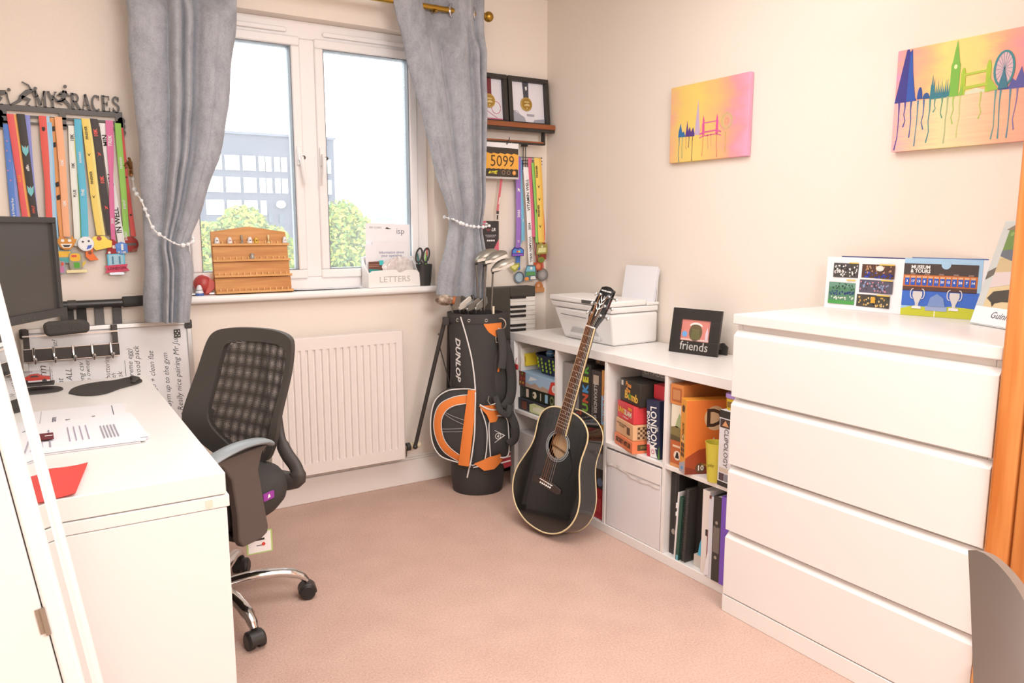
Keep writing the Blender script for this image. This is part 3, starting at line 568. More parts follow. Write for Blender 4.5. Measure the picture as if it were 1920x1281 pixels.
ob('foam_pad', B().prism([(.030, -.062), (.034, -.104), (.05, -.110), (.17, -.104), (.182, -.098), (.183, -.072), (.176, -.058), (.15, -.052), (.05, -.054)], .030, .062, 0, F((0, 0, 0), (1, 0, 0), (0, 0, 1))), mat('#55524e', .9, noise=300, amt=.15), pu, bev=.012, seg=3)
ob('pad_arm', B().box(.09, .115, -.045, -.01, -.09, -.06).box(.09, .115, -.02, .0, -.09, -.005), black, pu)
# ---------------------------------------------------------------- window sill
SZ = .989
oak = mat('#d49a58', .5, noise=6, amt=.1, hex2='#bd7f40', stretch=(.7, 9, 9)); oakl = mat('#e0aa68', .5, noise=6, amt=.08, hex2='#cf9450', stretch=(.7, 9, 9))
lean = F((.660, 3.400, SZ+.0005), (1, -.012, 0), (0, .10, 1))
tr = thing('thimble_rack', 'oak stepped display rack with pegs on the window sill', 'display rack', lean)
ob('back_board', B().prism([(.001, .0), (.318, .0), (.314, .262), (.156, .286), (.001, .264)], -.014, 0), oak, tr, bev=.001)
zs = (0.0, .068, .135, .202)
for i, z in enumerate(zs):
    dz = [.030, .021, .012, .004][i]
    ob('step_board', B().box(.001+.001*i, .319-.001*i, z+.010, z+.0665, .0, dz*.7), oak, tr, bev=.001) if i < 3 else None
    ob('ledge', B().box(-.001, .322, z, z+.010, 0, dz+.016), oakl, tr, bev=.0015)
    for k in range(12):
        x = .018+k*.0256
        ob('peg', B().cyl((x, z+.010, dz+.006), (x, z+.021, dz+.006), .0024, n=8), mat('#edbf85', .5), tr)
def thimble(x, row, label, col, deco, kind=0):
    z = zs[row]; dz = [.030, .021, .012, .004][row]
    t = thing('thimble', label, 'thimble', lean @ F((x, z+.0105, dz+.0075), (1, 0, 0), (0, 0, -1)), 'thimbles on the oak rack')
    if kind == 2: pr = [(.0085, 0), (.005, .006), (.003, .018), (.005, .026), (.004, .034), (.0, .038)]
    elif kind == 1: pr = [(.0105, 0), (.0095, .006), (.0085, .018), (.006, .023), (0, .025)]
    else: pr = [(.0105, 0), (.011, .003), (.0095, .012), (.008, .022), (.005, .0265), (0, .0275)]
    b = B(); b.grid(lambda u, v: (lambda p: (p[0]*cos(2*PI*u), p[0]*sin(2*PI*u), p[1]))(pr[int(round(v*(len(pr)-1)))]), 16, len(pr)-1, cu=True); ob('shell', b, mat(col, .3), t)
    ob('motif', B().sph((0, -.0088, .011), .0035, 8, sc=(1, .35, 1.1)), mat(deco, .4), t)
thimble(.022, 3, 'white thimble with dark letter, far left of the top ledge', '#ece8e6', '#4a4a58'); thimble(.074, 3, 'white thimble with red and blue crest, second on the top ledge', '#e9e2e0', '#a5555c')
thimble(.124, 3, 'slim pewter figure thimble, third on the top ledge', '#a39a8c', '#8a8275', 2); thimble(.157, 3, 'wide white thimble beside the yellow one on the top ledge', '#ece8e8', '#5a5f88')
thimble(.184, 3, 'yellow thimble with dark swirl on the top ledge', '#dcb247', '#7a5a28', 1); thimble(.236, 3, 'cream boot-shaped thimble right of centre on the top ledge', '#e9d7a4', '#caa04a', 2); thimble(.306, 3, 'white thimble with dark square, far right of the top ledge', '#e6e3e4', '#6a6a74')
thimble(.160, 2, 'single pewter thimble on the second ledge of the rack', '#9b948c', '#d6d2cb', 1)
rh = thing('red_helmet', 'small red sports helmet ornament left of the oak rack', 'ornament', (.622, 3.43, SZ+.044))
rm = mat('#b5423f', .35)
def hf(u, v):
    a = 2*PI*u; p = PI*v; return (.040*cos(a)*sin(p), .036*sin(a)*sin(p), -.040*cos(p)*(1 if v > .5 else 1.0))
b = B().grid(hf, 24, 14, cu=True); ob('shell', b, rm, rh, M=T(0, 0, 0)); ob('brim', B().prism([(.018, .028), (.046, .01), (.050, -.004), (.036, -.022), (.018, -.038), (-.004, -.040), (.01, -.01)], -.012, .012, 0, F((0, -.022, 0), (1, 0, 0), (0, 0, 1))), mat('#c75a52', .4), rh, bev=.004); ob('foot', B().cyl((0, 0, -.0435), (0, 0, -.034), .022, n=16), rm, rh)
tb2 = thing('bell_thimble', 'white and blue bell ornament in front of the red helmet', 'ornament', (.597, 3.385, SZ))
b = B(); pr = [(.017, 0), (.018, .004), (.0165, .0105)]; pr2 = [(.0165, .0105), (.012, .026), (.010, .036), (.006, .043), (0, .045)]
for p_, m_, nm in ((pr, mat('#4a6fb5', .3), 'blue_base'), (pr2, mat('#eceaf0', .3), 'white_top')):
    ob(nm, B().grid(lambda u, v: (lambda p: (p[0]*cos(2*PI*u), p[0]*sin(2*PI*u), p[1]))(p_[int(round(v*(len(p_)-1)))]), 20, len(p_)-1, cu=True), m_, tb2)
ob('green_ring', B().cyl((0, 0, .022), (0, 0, .0245), .0138, .0132, n=20), mat('#5f8a72', .4), tb2)
et = thing('eraser_strip', 'flat dark strip lying left of the white and blue bell', 'strip', (.555, 3.383, SZ)); ob('strip', B().box(0, .028, -.006, .006, 0, .004), mat('#5c5148', .6), et, bev=.001)
sp = sheet('loose_papers', 'loose white sheets lying on the window sill between rack and letters', 'papers', [(.975, 3.375), (1.30, 3.372), (1.33, 3.455), (1.0, 3.46)], SZ+.004, paper, .004)
sheet('blue_edged_sheet', 'white sheet with blue edge under the loose sill papers', 'papers', [(.955, 3.385), (1.15, 3.38), (1.2, 3.45), (1.0, 3.455)], SZ+.0015, mat('#c9d3ea', .7), .002)
# letter holder
lh = thing('letter_holder', 'white wooden letter holder reading LETTERS on the sill', 'letter holder', F((1.338, 3.372, SZ+.0005), (1, .03, 0), (0, 0, 1)))
ob('front_panel', B().prism([(0, 0), (.268, 0), (.268, .062), (.245, .078), (.135, .082), (.02, .078), (0, .066)], -.008, 0), whitem, lh, bev=.002)
ob('bottom', B().box(0, .268, 0, .008, -.085, -.008), whitem, lh); ob('back_panel', B().prism([(0, .008), (.268, .008), (.268, .14), (.134, .17), (0, .14)], -.085, -.077), whitem, lh)
for x in (0, .260): ob('side_panel', B().prism([(.0, .008), (.077, .008), (.077, .14), (.0, .066)], x, x+.008, 0, F((0, 0, -.008), (0, 0, -1), (0, 1, 0))), whitem, lh)
txt(lh, 'LETTERS', .040, mat('#bdbcb8', .6), .134, .036, .0003, sx=1.08)
def standing(name, label, x0, x1, z0, z1, y, m, cat='paper', tilt=.06, rot=0):
    t = thing(name, label, cat, F((x0, y, SZ+.010), (cos(rot), sin(rot)*.2, sin(rot)), (-sin(rot), tilt, cos(rot)))); ob('sheet', B().box(0, x1-x0, z0, z1, -.0015, 0), m, t); return t
lt = standing('clinic_letter', 'tall white letter with small logo at the back of the letter holder', 1.352, 1.578, .0, .292, 3.434, paper, rot=-.03)
txt(lt, 'SEE CLINIC', .013, mat('#8f8f98', .8), .018, .272, .0003, al='LEFT'); txt(lt, 'isp', .040, mat('#7d7d86', .8), .155, .258, .0003, al='LEFT'); ob('leaf_print', B().prism([(.098, .268), (.108, .276), (.116, .272), (.132, .268), (.112, .266)], .0001, .0007), ink, lt)
le = standing('appointment_letter', 'white leaflet headed Information about in the letter holder', 1.385, 1.565, .0, .205, 3.418, mat('#ecebee', .8))
txt(le, 'Information about\nyour operation', .0175, mat('#8284a0', .8), .095, .145, .0003, bold=.01)
standing('envelope', 'white envelope at the left end of the letter holder', 1.342, 1.395, .0, .190, 3.404, mat('#eeedf3', .8))
bk = standing('small_booklet', 'small brown and teal booklet in the letter holder', 1.352, 1.425, .05, .112, 3.388, mat('#6b4436', .6), 'booklet', rot=.02)
ob('teal_band', B().prism([(0, .05), (.073, .055), (.073, .068), (.04, .074), (0, .078)], .0003, .0009), mat('#2f9a94', .5), bk); ob('turquoise_tab', B().box(.052, .073, .094, .116, .0003, .0015), mat('#43c3c6', .5), bk); txt(bk, 'bank', .014, wh, .024, .063, .001)
ob('stripe', B().prism(rect(0, .088, .05, .091), .0003, .0008).prism(rect(0, .096, .05, .098), .0003, .0008), mat('#b98a72', .6), bk)
bag = thing('crumpled_tissue_pack', 'crumpled translucent plastic pack in front of the leaflet', 'packet', (1.495, 3.388, SZ+.088))
rn = random.Random(8); b = B()
b.grid(lambda u, v: (.075*cos(2*PI*u)*sin(PI*v)*(1+.12*sin(7*u*2*PI+v*9)), .012*sin(2*PI*u)*sin(PI*v), -.048*cos(PI*v)*(1+.10*sin(5*u*2*PI))+.006*sin(u*40)), 40, 12, cu=True); ob('wrapper', b, mat('#ddd6d3', .25, noise=60, amt=.12), bag)
# pen pot
pp = thing('pen_pot', 'black square pen pot on the window sill by the right curtain', 'pen pot', (1.632, 3.39, SZ+.0005))
b = B(); z = .104
def pw(u, v):
    a = 2*PI*u+PI/4; r = (.026+.008*v); e = 5; c, s = cos(a), sin(a); q = (abs(c)**e+abs(s)**e)**(-1/e); return (r*c*q, r*s*q, z*v)
b.grid(pw, 24, 6, cu=True); b.grid(lambda u, v: (lambda p: (p[0]*.92, p[1]*.92, max(p[2], .004)))(pw(u, v)), 24, 6, cu=True, flip=True); b.prism([pw(i/24, 0)[:2] for i in range(24)], 0, .004); b.prism([pw(i/24, 0)[:2] for i in range(24)], .003, .004)
n = 24
b.add([pw(i/24, 1) for i in range(24)]+[(pw(i/24, 1)[0]*.92, pw(i/24, 1)[1]*.92, z) for i in range(24)], [(i, (i+1) % 24, 24+(i+1) % 24, 24+i) for i in range(24)]); ob('pot', b, mat('#343230', .45), pp)
def pen(label, x, y, dx, L, col, cap, nm='pen'):
    t = thing(nm, label, nm, (1.632+x, 3.39+y, SZ+.006)); ob('barrel', B().cyl((0, 0, 0), (dx*.8, .004, L*.8), .0038, n=10), mat(col, .4), t); ob('cap', B().cyl((dx*.8, .004, L*.8), (dx, .005, L), .0045, .003, n=10), mat(cap, .4), t)
pen('black pen with red end standing tallest in the black pot', .012, .004, .010, .175, '#3a3836', '#d95a4a'); pen('green pen leaning in the black pot behind the scissors', .006, -.004, .004, .155, '#86c25c', '#a7d97c'); pen('grey pen in the black pot beside the green one', .0, .010, .0, .165, '#c9c6cc', '#8a8a90'); pen('teal pen at the left of the black pot', -.014, .004, -.016, .15, '#3d8f8c', '#2f6f70')
sc = thing('scissors', 'black-handled scissors standing handles-up in the black pot', 'scissors', F((1.622, 3.383, SZ+.012), (1, 0, 0), (0, 0, 1)))
ob('blade', B().prism([(-.006, 0), (.004, .0), (.008, .105), (-.004, .105)], 0, .002), silver, sc); ob('blade', B().prism([(.006, 0), (.012, .0), (.0, .105), (-.01, .105)], -.0022, -.0002), silver, sc)
for x, r in ((-.019, 1), (.019, -1)): ob('handle', B().tube([(x+.016*cos(t)*1.0+.006*sin(t), .135+.034*sin(t), 0) for t in [i*PI/8 for i in range(16)]], .0045, 8, closed=True).tube([(x*.5, .105, 0), (x*.15, .09, 0)], .005, 8), black, sc)
# ---------------------------------------------------------------- medal hanger with race medals, left
hm = thing('medal_hanger', 'dark grey metal medal hanger reading MY RACES on the window wall', 'medal hanger', NORTH(-.040, 3.400, 1.690))
gm_ = mat('#5b5957', .5)
b = B(); b.prism(rect(-.004, 0, .396, .020), .004, .010)
for x0, x1 in ((-.004, .02), (.184, .206), (.372, .396)): b.prism(rect(x0, -.062 if x0 < .1 or x0 > .3 else -.055, x1, 0), .004, .010)
for z in (-.022, -.046): b.prism(rect(.0, z, .394, z+.008), .004, .010)
for x in (-.004, .392):
    for k in range(3): b.prism(circ(x, -.012-k*.022, .013, 14), .004, .010)
b.cyl((0, .01, .004), (0, .01, -.004), .006, n=10).cyl((.39, .01, .004), (.39, .01, -.004), .006, n=10)
ob('rack_frame', b, gm_, hm)
def ltr(ch):
    f = .035; S_ = []
    st = lambda *p, w=.17: S_.append((p, w))
    if ch == 'M': st((.1, 0), (.1, 1), w=.07); st((.1, 1), (.48, .12), w=.18); st((.48, .12), (.84, 1), w=.07); st((.84, 1), (.84, 0), w=.18); ser = [(.0, .2, 0), (.7, .98, 0), (-.02, .2, 1), (.74, .98, 1)]
    if ch == 'Y': st((.12, 1), (.48, .48), w=.19); st((.86, 1), (.5, .48), w=.08); st((.49, .5), (.49, 0), w=.18); ser = [(-.02, .3, 1), (.7, 1, 1), (.32, .66, 0)]
    if ch == 'R': st((.18, 0), (.18, 1), w=.19); S_.append((tuple([(.18, .96)]+ell(.5, .735, .24, .225, 90, -90, 8)+[(.18, .51)]), .12)); st((.45, .5), (.86, 0), w=.18); ser = [(.02, .36, 0), (.02, .3, 1), (.72, 1.0, 0)]
    if ch == 'A': st((.12, 0), (.46, 1), w=.07); st((.44, 1), (.82, 0), w=.20); st((.22, .32), (.68, .32), w=.07); ser = [(.0, .26, 0), (.64, 1.0, 0)]
    if ch == 'C': S_.append((tuple(ell(.5, .5, .40, .46, 50, 310, 16)), .15)); st((.78, .98), (.78, .68), w=.06); ser = []
    if ch == 'E': st((.2, 0), (.2, 1), w=.19); st((.2, .97), (.8, .97), w=.08); st((.2, .51), (.6, .51), w=.08); st((.2, .03), (.82, .03), w=.08); st((.78, 1), (.8, .74), w=.06); st((.8, 0), (.84, .28), w=.06); st((.6, .38), (.6, .66), w=.06); ser = [(.04, .4, 0), (.04, .4, 1)]
    if ch == 'S': S_.append((tuple(smooth([(.72, .82), (.5, .97), (.24, .86), (.26, .62), (.52, .5), (.74, .34), (.66, .08), (.42, .02), (.2, .16)], 22)), .15)); st((.75, .98), (.73, .70), w=.06); st((.18, 0), (.18, .3), w=.06); ser = []
    for a, c, y in ser: st((a, y if y else .03), (c, y if y else .03), w=.06)
    return S_
for s, x, h in (('MY', .110, .058), ('RACES', .226, .059)):
    for ch in s:
        b = B(); wl = h*(.72 if ch != 'M' else .85)*(.56 if ch in '' else 1)*.78
        for p, w_ in ltr(ch): b.strokes([(x+q[0]*wl, .018+q[1]*h) for q in p], w_*h*.8, .004, .010)
        ob('letter', b, gm_, hm); x += wl*1.02 if ch != 'M' else wl*1.05
def runner(x, y, s, limbs, head):
    b = B().prism(circ(x+head[0]*s, y+head[1]*s, .075*s, 14), .004, .010)
    for P, w_ in limbs: b.strokes([(x+p[0]*s, y+p[1]*s) for p in P], [q*s for q in w_], .004, .010)
    ob('runner_figure', b, gm_, hm)
runner(-.022, .018, .075, [([(.0, .1), (.1, .42), (.35, .55), (.62, .60)], [.1, .2, .24, .16]), ([(.62, .58), (.66, .3), (.72, .02)], [.1, .07, .06]), ([(.12, .42), (.38, .30), (.22, .02), (.45, .02)], [.2, .16, .1, .06])], (.74, .72))
runner(.048, .018, .075, [([(.28, .42), (.55, .68), (.8, .78)], [.2, .22, .14]), ([(.72, .78), (.62, 1.0), (.36, 1.14)], [.09, .08, .05]), ([(.3, .45), (.2, .25), (-.15, .03), (-.2, .0)], [.2, .14, .08, .08]), ([(.3, .42), (.62, .32), (.48, .08), (.62, .02)], [.2, .15, .09, .06]), ([(.78, .72), (.86, .45), (1.0, .56)], [.08, .07, .06])], (.9, .88))
runner(.174, .018, .078, [([(.35, .42), (.42, .65), (.44, .86)], [.16, .2, .18]), ([(.42, .82), (.22, .70), (.30, .62), (.1, .62)], [.09, .08, .07, .05]), ([(.46, .82), (.6, .62), (.72, .68)], [.08, .07, .06]), ([(.36, .45), (.56, .22), (.62, .02)], [.18, .13, .07]), ([(.36, .42), (.12, .34), (-.1, .60)], [.16, .11, .06]), ([(.36, .36), (.05, .3), (.3, .18)], [.1, .08, .05])], (.48, 1.05))
def soft(c): return '#'+''.join('%02x' % int(int(c[i:i+2], 16)*.84+255*.16 if int(c[1:3], 16)+int(c[3:5], 16)+int(c[5:7], 16) > 240 else int(c[i:i+2], 16)*.95+14) for i in (1, 3, 5))
MED = {}
def ribbon(M, label, x0, z0, x1, z1, col, w0=.022, w1=.017, n=8, rough=.6, group=None, dep=.0, col2=None, twist=0):
    t = thing('race_medal', label, 'medal', M @ T(x0, z0, dep), group); b = B(); b2 = B(); rn = random.Random(int(abs(x0*1000)+abs(z1*999)))
    dx, dz = x1-x0, z1-z0; a = rn.uniform(0, 6)
    def fn(u, v):
        x = dx*v+.003*sin(v*5+a)*v; ww = (w0+(w1-w0)*v)*(1-.35*twist*math.exp(-((v-.45)/.12)**2)); return (x+(u-.5)*ww, dz*v, .002*sin(v*4+a)+.0012*cos((u-.5)*5)+.0015)
    b.grid(fn, 3, 24); b.grid(lambda u, v: (lambda p: (p[0], p[1], p[2]-.0012))(fn(u, v)), 3, 24, flip=True); col = soft(col); r = ob('ribbon', b, mat(col, rough), t, ang=2)
    if col2:
        col2 = soft(col2); o2 = B(); o2.grid(lambda u, v: (lambda p: (p[0]+w0*.42, p[1], p[2]-.0025))(fn(u, v)), 2, 20); ob('ribbon_fold', o2, mat(col2, rough), t, ang=2)
    MED['f'] = fn; MED['ang'] = math.atan2(dz, dx); MED['L'] = math.hypot(dx, dz); return t
def rtx(t, s, v, size, m, du=0, flip=False, bold=.02, sx=1):
    p = MED['f'](.5, v); txt(t, s, size, m, p[0]+du, p[1], p[2]+.0008, MED['ang']+(PI if not flip else 0), I4, 'CENTER', bold, sx=sx, name='ribbon_print')
def rshape(t, polys, m, name='ribbon_print'):
    for v, P in polys:
        p = MED['f'](.5, v); ob(name, B().prism([(p[0]+x, p[1]+y) for x, y in P], p[2]+.0006, p[2]+.0011), m, t)
ML = NORTH(0, 3.396, 0)
bk_, rd_, wt_ = mat('#262424', .6), mat('#d8413a', .6), mat('#f2f1f0', .6)
G1 = 'race medals on the MY RACES hanger'
def medal(t, x, z, polys, name='medal_disc', dep=.004):
    """x,z in hanger-frame coordinates; polys: list of (poly, colour, z0, z1) built as enamel layers on one struck medal"""
    loc = t['o']; first = None
    for i, (P, c, a, bz, met) in enumerate(polys):
        b = B().prism([(x-loc[0]+px, z-loc[1]+py) for px, py in P], dep+a, dep+bz)
        o = ob(name if not first else 'enamel', b, mat(c, .35, .7 if met else 0), first or t, bev=.0006 if not first else 0)
        first = first or o
    return first
def rib(*a, **k):
    t = ribbon(*a, **k); t['o'] = (a[2], a[3]); return t
def star(n, r, q, ph=PI/2): return [((r if i % 2 == 0 else q)*cos(ph+i*PI/n), (r if i % 2 == 0 else q)*sin(ph+i*PI/n)) for i in range(2*n)]
t = rib(ML, 'blue speckled medal ribbon, leftmost on the hanger', -.024, 1.640, -.030, 1.14, '#3f73cf', dep=.006, col2='#7c8fe0', group=G1); rtx(t, 'Running & Charity Run', .62, .010, wt_); rshape(t, [(.12+.07*k, circ(random.uniform(-.007, .007), 0, .0025, 8)) for k in range(5)], mat('#d98aa8', .6)); medal(t, -.03, 1.125, [(circ(0, 0, .028, 24), '#b9a46a', 0, .003, 1), (circ(0, 0, .022, 24), '#4d7fd0', .003, .0036, 0)])
t = rib(ML, 'red medal ribbon with orange edge reading 5K', -.010, 1.676, .018, 1.13, '#e2474a', dep=.010, col2='#efa040', group=G1, twist=.4); rtx(t, '5K', .70, .018, wt_); rtx(t, 'RUN', .42, .012, mat('#f0a33c', .6)); medal(t, .018, 1.115, [(circ(0, 0, .027, 24), '#b9a46a', 0, .003, 1), (star(5, .02, .009), '#d8413a', .003, .0036, 0)])
t = rib(ML, 'black medal ribbon with teal and orange zigzag', .022, 1.678, .044, 1.16, '#34312f', .026, .022, dep=.014, group=G1); zz = [(-.012, .012), (-.004, .002), (0, .010), (.004, .002), (.012, .012), (.010, -.008), (0, -.02), (-.010, -.008)]
rshape(t, [(v, [(x*.9, y*1.3) for x, y in zz]) for v in (.24, .52, .80)], mat('#7cc9cf', .6)); rshape(t, [(v, [(x*.55, y*.9+.001) for x, y in zz]) for v in (.241, .521, .801)], mat('#ef9d78', .6)); rtx(t, 'elfin', .37, .014, wt_); rtx(t, 'HALF', .66, .012, mat('#e2604a', .6))
medal(t, .044, 1.145, [(star(8, .028, .022), '#a58a52', 0, .003, 1), (circ(0, 0, .016, 18), '#34312f', .003, .0036, 0)])
t = rib(ML, 'short purple-blue ribbon behind the black zigzag ribbon', .040, 1.676, .036, 1.21, '#7d86d8', dep=.008, group=G1); medal(t, .036, 1.19, [(circ(0, 0, .02, 20), '#8a8fa8', 0, .003, 1)])
t = rib(ML, 'red medal ribbon with small black runner at its top', .090, 1.676, .082, 1.15, '#dd4339', .024, .020, dep=.016, col2='#9fc9e6', group=G1, twist=.5); rshape(t, [(.09, [(-.005, .006), (.004, .008), (.006, 0), (.002, -.008), (-.004, -.006)])], bk_); medal(t, .082, 1.135, [(circ(0, 0, .027, 24), '#8f8a84', 0, .003, 1), (circ(0, 0, .02, 20), '#c9c4ba', .003, .0036, 0)])
t = rib(ML, 'light blue medal ribbon right of the red one', .106, 1.655, .096, 1.14, '#7fc0ea', .024, .022, dep=.012, group=G1); rtx(t, 'finisher', .55, .012, wt_); medal(t, .098, 1.12, [(rrect(-.024, -.024, .024, .024, .006), '#8a8f98', 0, .003, 1), (rrect(-.019, -.019, .019, .004, .004), '#c57aa8', .003, .0036, 0), (rrect(-.019, .006, .019, .019, .004), '#d7503c', .003, .0036, 0)])
t = rib(ML, 'orange medal ribbon with dark pattern beside the peach 10K ribbon', .120, 1.672, .118, 1.19, '#e8934a', .020, .018, dep=.008, group=G1); rshape(t, [(v, [(-.006, .004), (.006, .010), (.006, -.008), (-.004, -.012)]) for v in (.08, .2, .5, .6)], bk_); medal(t, .120, 1.165, [(rrect(-.028, -.03, .028, .02, .008), '#7d8a86', 0, .003, 1), (rrect(-.023, -.006, .023, .016, .004), '#f0bd3a', .003, .0036, 0), (rrect(-.025, -.026, .025, -.010, .004), '#4aa8a4', .003, .0036, 0)])
t = rib(ML, 'peach medal ribbon reading 10K above the horned medal', .140, 1.676, .138, 1.235, '#f0a876', .024, .022, dep=.018, group=G1)
for v in (.38, .72): rtx(t, '10K', v, .015, wt_)
medal(t, .131, 1.212, [([(-.034, .012), (-.026, .014), (-.020, .028), (-.014, .016), (.014, .016), (.022, .030), (.026, .014), (.036, .014), (.030, .0), (.022, -.014), (.008, -.026), (-.008, -.026), (-.022, -.014)], '#b07a3a', 0, .003, 1), (rrect(-.017, .004, -.006, .014, .003), '#f2efe8', .003, .0036, 0), (rrect(.006, .004, .017, .014, .003), '#f2efe8', .003, .0036, 0), ([(-.020, -.003), (.020, -.003), (.012, -.018), (-.012, -.018)], '#f0ece4', .003, .0036, 0), ([(-.014, -.007), (.014, -.007), (.008, -.015), (-.008, -.015)], '#3a302a', .0036, .004, 0)], dep=.008)
t = rib(ML, 'green and white medal ribbon reading 10K and PLUS', .182, 1.648, .166, 1.20, '#e9efe4', .024, .021, dep=.012, col2='#86c95a', group=G1); rtx(t, '10K', .10, .016, bk_); rtx(t, '10K', .33, .013, bk_); rtx(t, 'PLUS', .56, .013, bk_); medal(t, .158, 1.13, [(rrect(-.034, -.032, .036, -.020, .003), '#cfc79c', 0, .003, 1), (rrect(-.022, -.022, .022, .046, .012), '#8a8a78', 0, .0028, 1), (rrect(-.018, .012, .016, .042, .010), '#f0bb2c', .003, .0036, 0), (rrect(-.008, -.014, .012, .008, .004), '#4fa82e', .003, .0036, 0), (rrect(-.014, .028, .004, .036, .002), '#d8483c', .0036, .004, 0), ([(.02, -.012), (.034, .006), (.030, .010), (.036, .018), (.022, .006)], '#dcbf40', .0025, .0032, 0)], dep=.006)
t = rib(ML, 'lime yellow medal ribbon left of the teal one', .190, 1.60, .176, 1.22, '#e5ee96', .018, .020, dep=.010, group=G1); medal(t, .206, 1.165, [([(-.012, .03), (.016, .03), (.012, .008), (.030, -.02), (.0, -.022), (-.014, -.006)], '#c5683a', 0, .003, 1), (circ(.002, .008, .007, 12), '#8f3d24', .003, .0036, 0)], dep=.003)
t = rib(ML, 'teal medal ribbon with white and blue round medal', .203, 1.672, .196, 1.235, '#44b2d6', .024, .024, dep=.020, group=G1); rtx(t, 'REWARD', .32, .010, wt_); rtx(t, 'THE', .62, .014, wt_); ob('clasp', B().box(-.016, .008, -.452, -.437, -.001, .004), silver, t); medal(t, .196, 1.208, [(circ(0, 0, .028, 28), '#b9bdc0', 0, .003, 1), (circ(0, 0, .024, 28), '#eef0f2', .003, .0036, 0), (circ(-.010, .008, .004, 10), '#2f2f36', .0036, .004, 0), (circ(.010, .010, .004, 10), '#2f2f36', .0036, .004, 0), ([(.0, -.022), (.016, -.016), (.020, -.004), (.006, -.006)], '#3f66c4', .0036, .004, 0)], dep=.006)
t = rib(ML, 'yellow medal ribbon reading FINISHER with gold block medal', .226, 1.676, .244, 1.24, '#f0d25a', .022, .020, dep=.016, col2='#f3e27a', group=G1); rtx(t, 'FINISHER', .12, .012, bk_); rtx(t, 'FINISHER', .50, .012, bk_); rshape(t, [(.66, [(-.006, .004), (0, -.008), (.006, .006), (0, -.002)]), (.30, [(-.006, .004), (0, -.008), (.006, .006), (0, -.002)])], bk_); medal(t, .250, 1.208, [([(-.034, .018), (-.026, .028), (.010, .030), (.022, .016), (.036, .010), (.034, -.014), (-.022, -.026), (-.030, -.016)], '#c9b050', 0, .004, 1), (circ(-.008, .020, .009, 14), '#a3423a', .004, .0046, 0)], dep=.008)
t = rib(ML, 'dark medal ribbon with red 10K and runners', .256, 1.678, .284, 1.24, '#3a3535', .026, .024, dep=.014, group=G1)
for v in (.12, .52): rtx(t, '10K', v, .018, mat('#ef6a5e', .6), bold=.03)
rshape(t, [(.30, [(-.006, .008), (.004, .004), (.008, -.006), (0, -.002), (-.006, -.010), (-.002, 0)]), (.76, [(-.006, .008), (.004, .004), (.008, -.006), (0, -.002), (-.006, -.010), (-.002, 0)])], mat('#d8564c', .6)); medal(t, .286, 1.185, [([(-.020, .034), (.004, .040), (.024, .020), (.026, -.004), (.030, -.016), (-.024, -.018), (-.018, 0)], '#7d2a2c', 0, .003, 1), (rrect(.0, .004, .030, .016, .002), '#e9e4e0', .003, .0036, 0), (circ(-.012, -.012, .005, 10), '#e6e0dc', .003, .0036, 0), (circ(.016, -.008, .005, 10), '#e6e0dc', .003, .0036, 0)], dep=.005); txt(t, 'FUN', .009, mat('#b5383a', .6), .286-.256+.015, 1.195-1.678, .0092)
t = rib(ML, 'pink medal ribbon with white lettering, folded narrow', .308, 1.674, .292, 1.20, '#dd5f98', .026, .014, dep=.020, group=G1, twist=.9); rtx(t, 'TREK', .16, .018, wt_); rtx(t, '2025', .80, .011, wt_); medal(t, .290, 1.185, [(circ(0, 0, .012, 18), '#b9a46a', 0, .003, 1)], dep=-.004)
t = rib(ML, 'white medal ribbon with big black lettering above LONDON medal', .286, 1.664, .318, 1.205, '#f2f1f1', .024, .026, dep=.012, group=G1); rtx(t, 'MIN', .14, .024, bk_, bold=.02); rtx(t, '2024', .46, .024, bk_, bold=.01); rtx(t, 'IN WELL', .80, .026, bk_, bold=.02)
medal(t, .295, 1.118, [(rrect(-.030, -.006, .032, .052, .004), '#5aa3bd', 0, .003, 1), (rrect(-.024, .004, .026, .046, .004), '#a7d2e2', .003, .0034, 0), ([(-.042, -.024), (-.034, -.010), (-.042, .004), (.040, .010), (.036, -.004), (.046, -.018)], '#d33a5e', .003, .006, 0), (rrect(-.026, -.032, .026, -.022, .005), '#cfdcea', 0, .003, 1), (rrect(-.014, .01, -.008, .040, .001), '#3d7f9c', .0034, .004, 0), (rrect(.010, .01, .016, .040, .001), '#3d7f9c', .0034, .004, 0)], dep=.005); txt(t, 'LONDON', .0145, mat('#5a1226', .6), .295-.286+.001, 1.111-1.664, .0114, .06, bold=.02)
t = rib(ML, 'bright green medal ribbon with white EVENT lettering', .338, 1.668, .340, 1.20, '#8fd24a', .022, .020, dep=.010, group=G1); rtx(t, 'FINISHER', .32, .011, wt_); rtx(t, 'EVENT', .66, .012, wt_); rtx(t, 'EVENT', .92, .012, wt_); medal(t, .318, 1.188, [([(-.022, .018), (.0, .026), (.020, .018), (.022, -.014), (0, -.024), (-.020, -.014)], '#4b6fa8', 0, .003, 1), ([(-.018, .014), (0, .022), (.016, .014), (.014, 0), (-.016, 0)], '#5f8fe0', .003, .0036, 0), ([(-.002, .018), (.006, .018), (.006, -.006), (-.002, -.006)], '#f2f2f2', .0036, .004, 0)], dep=.012); txt(t, 'M 10K', .011, wt_, .318-.338, 1.173-1.668, .0162, bold=.03)
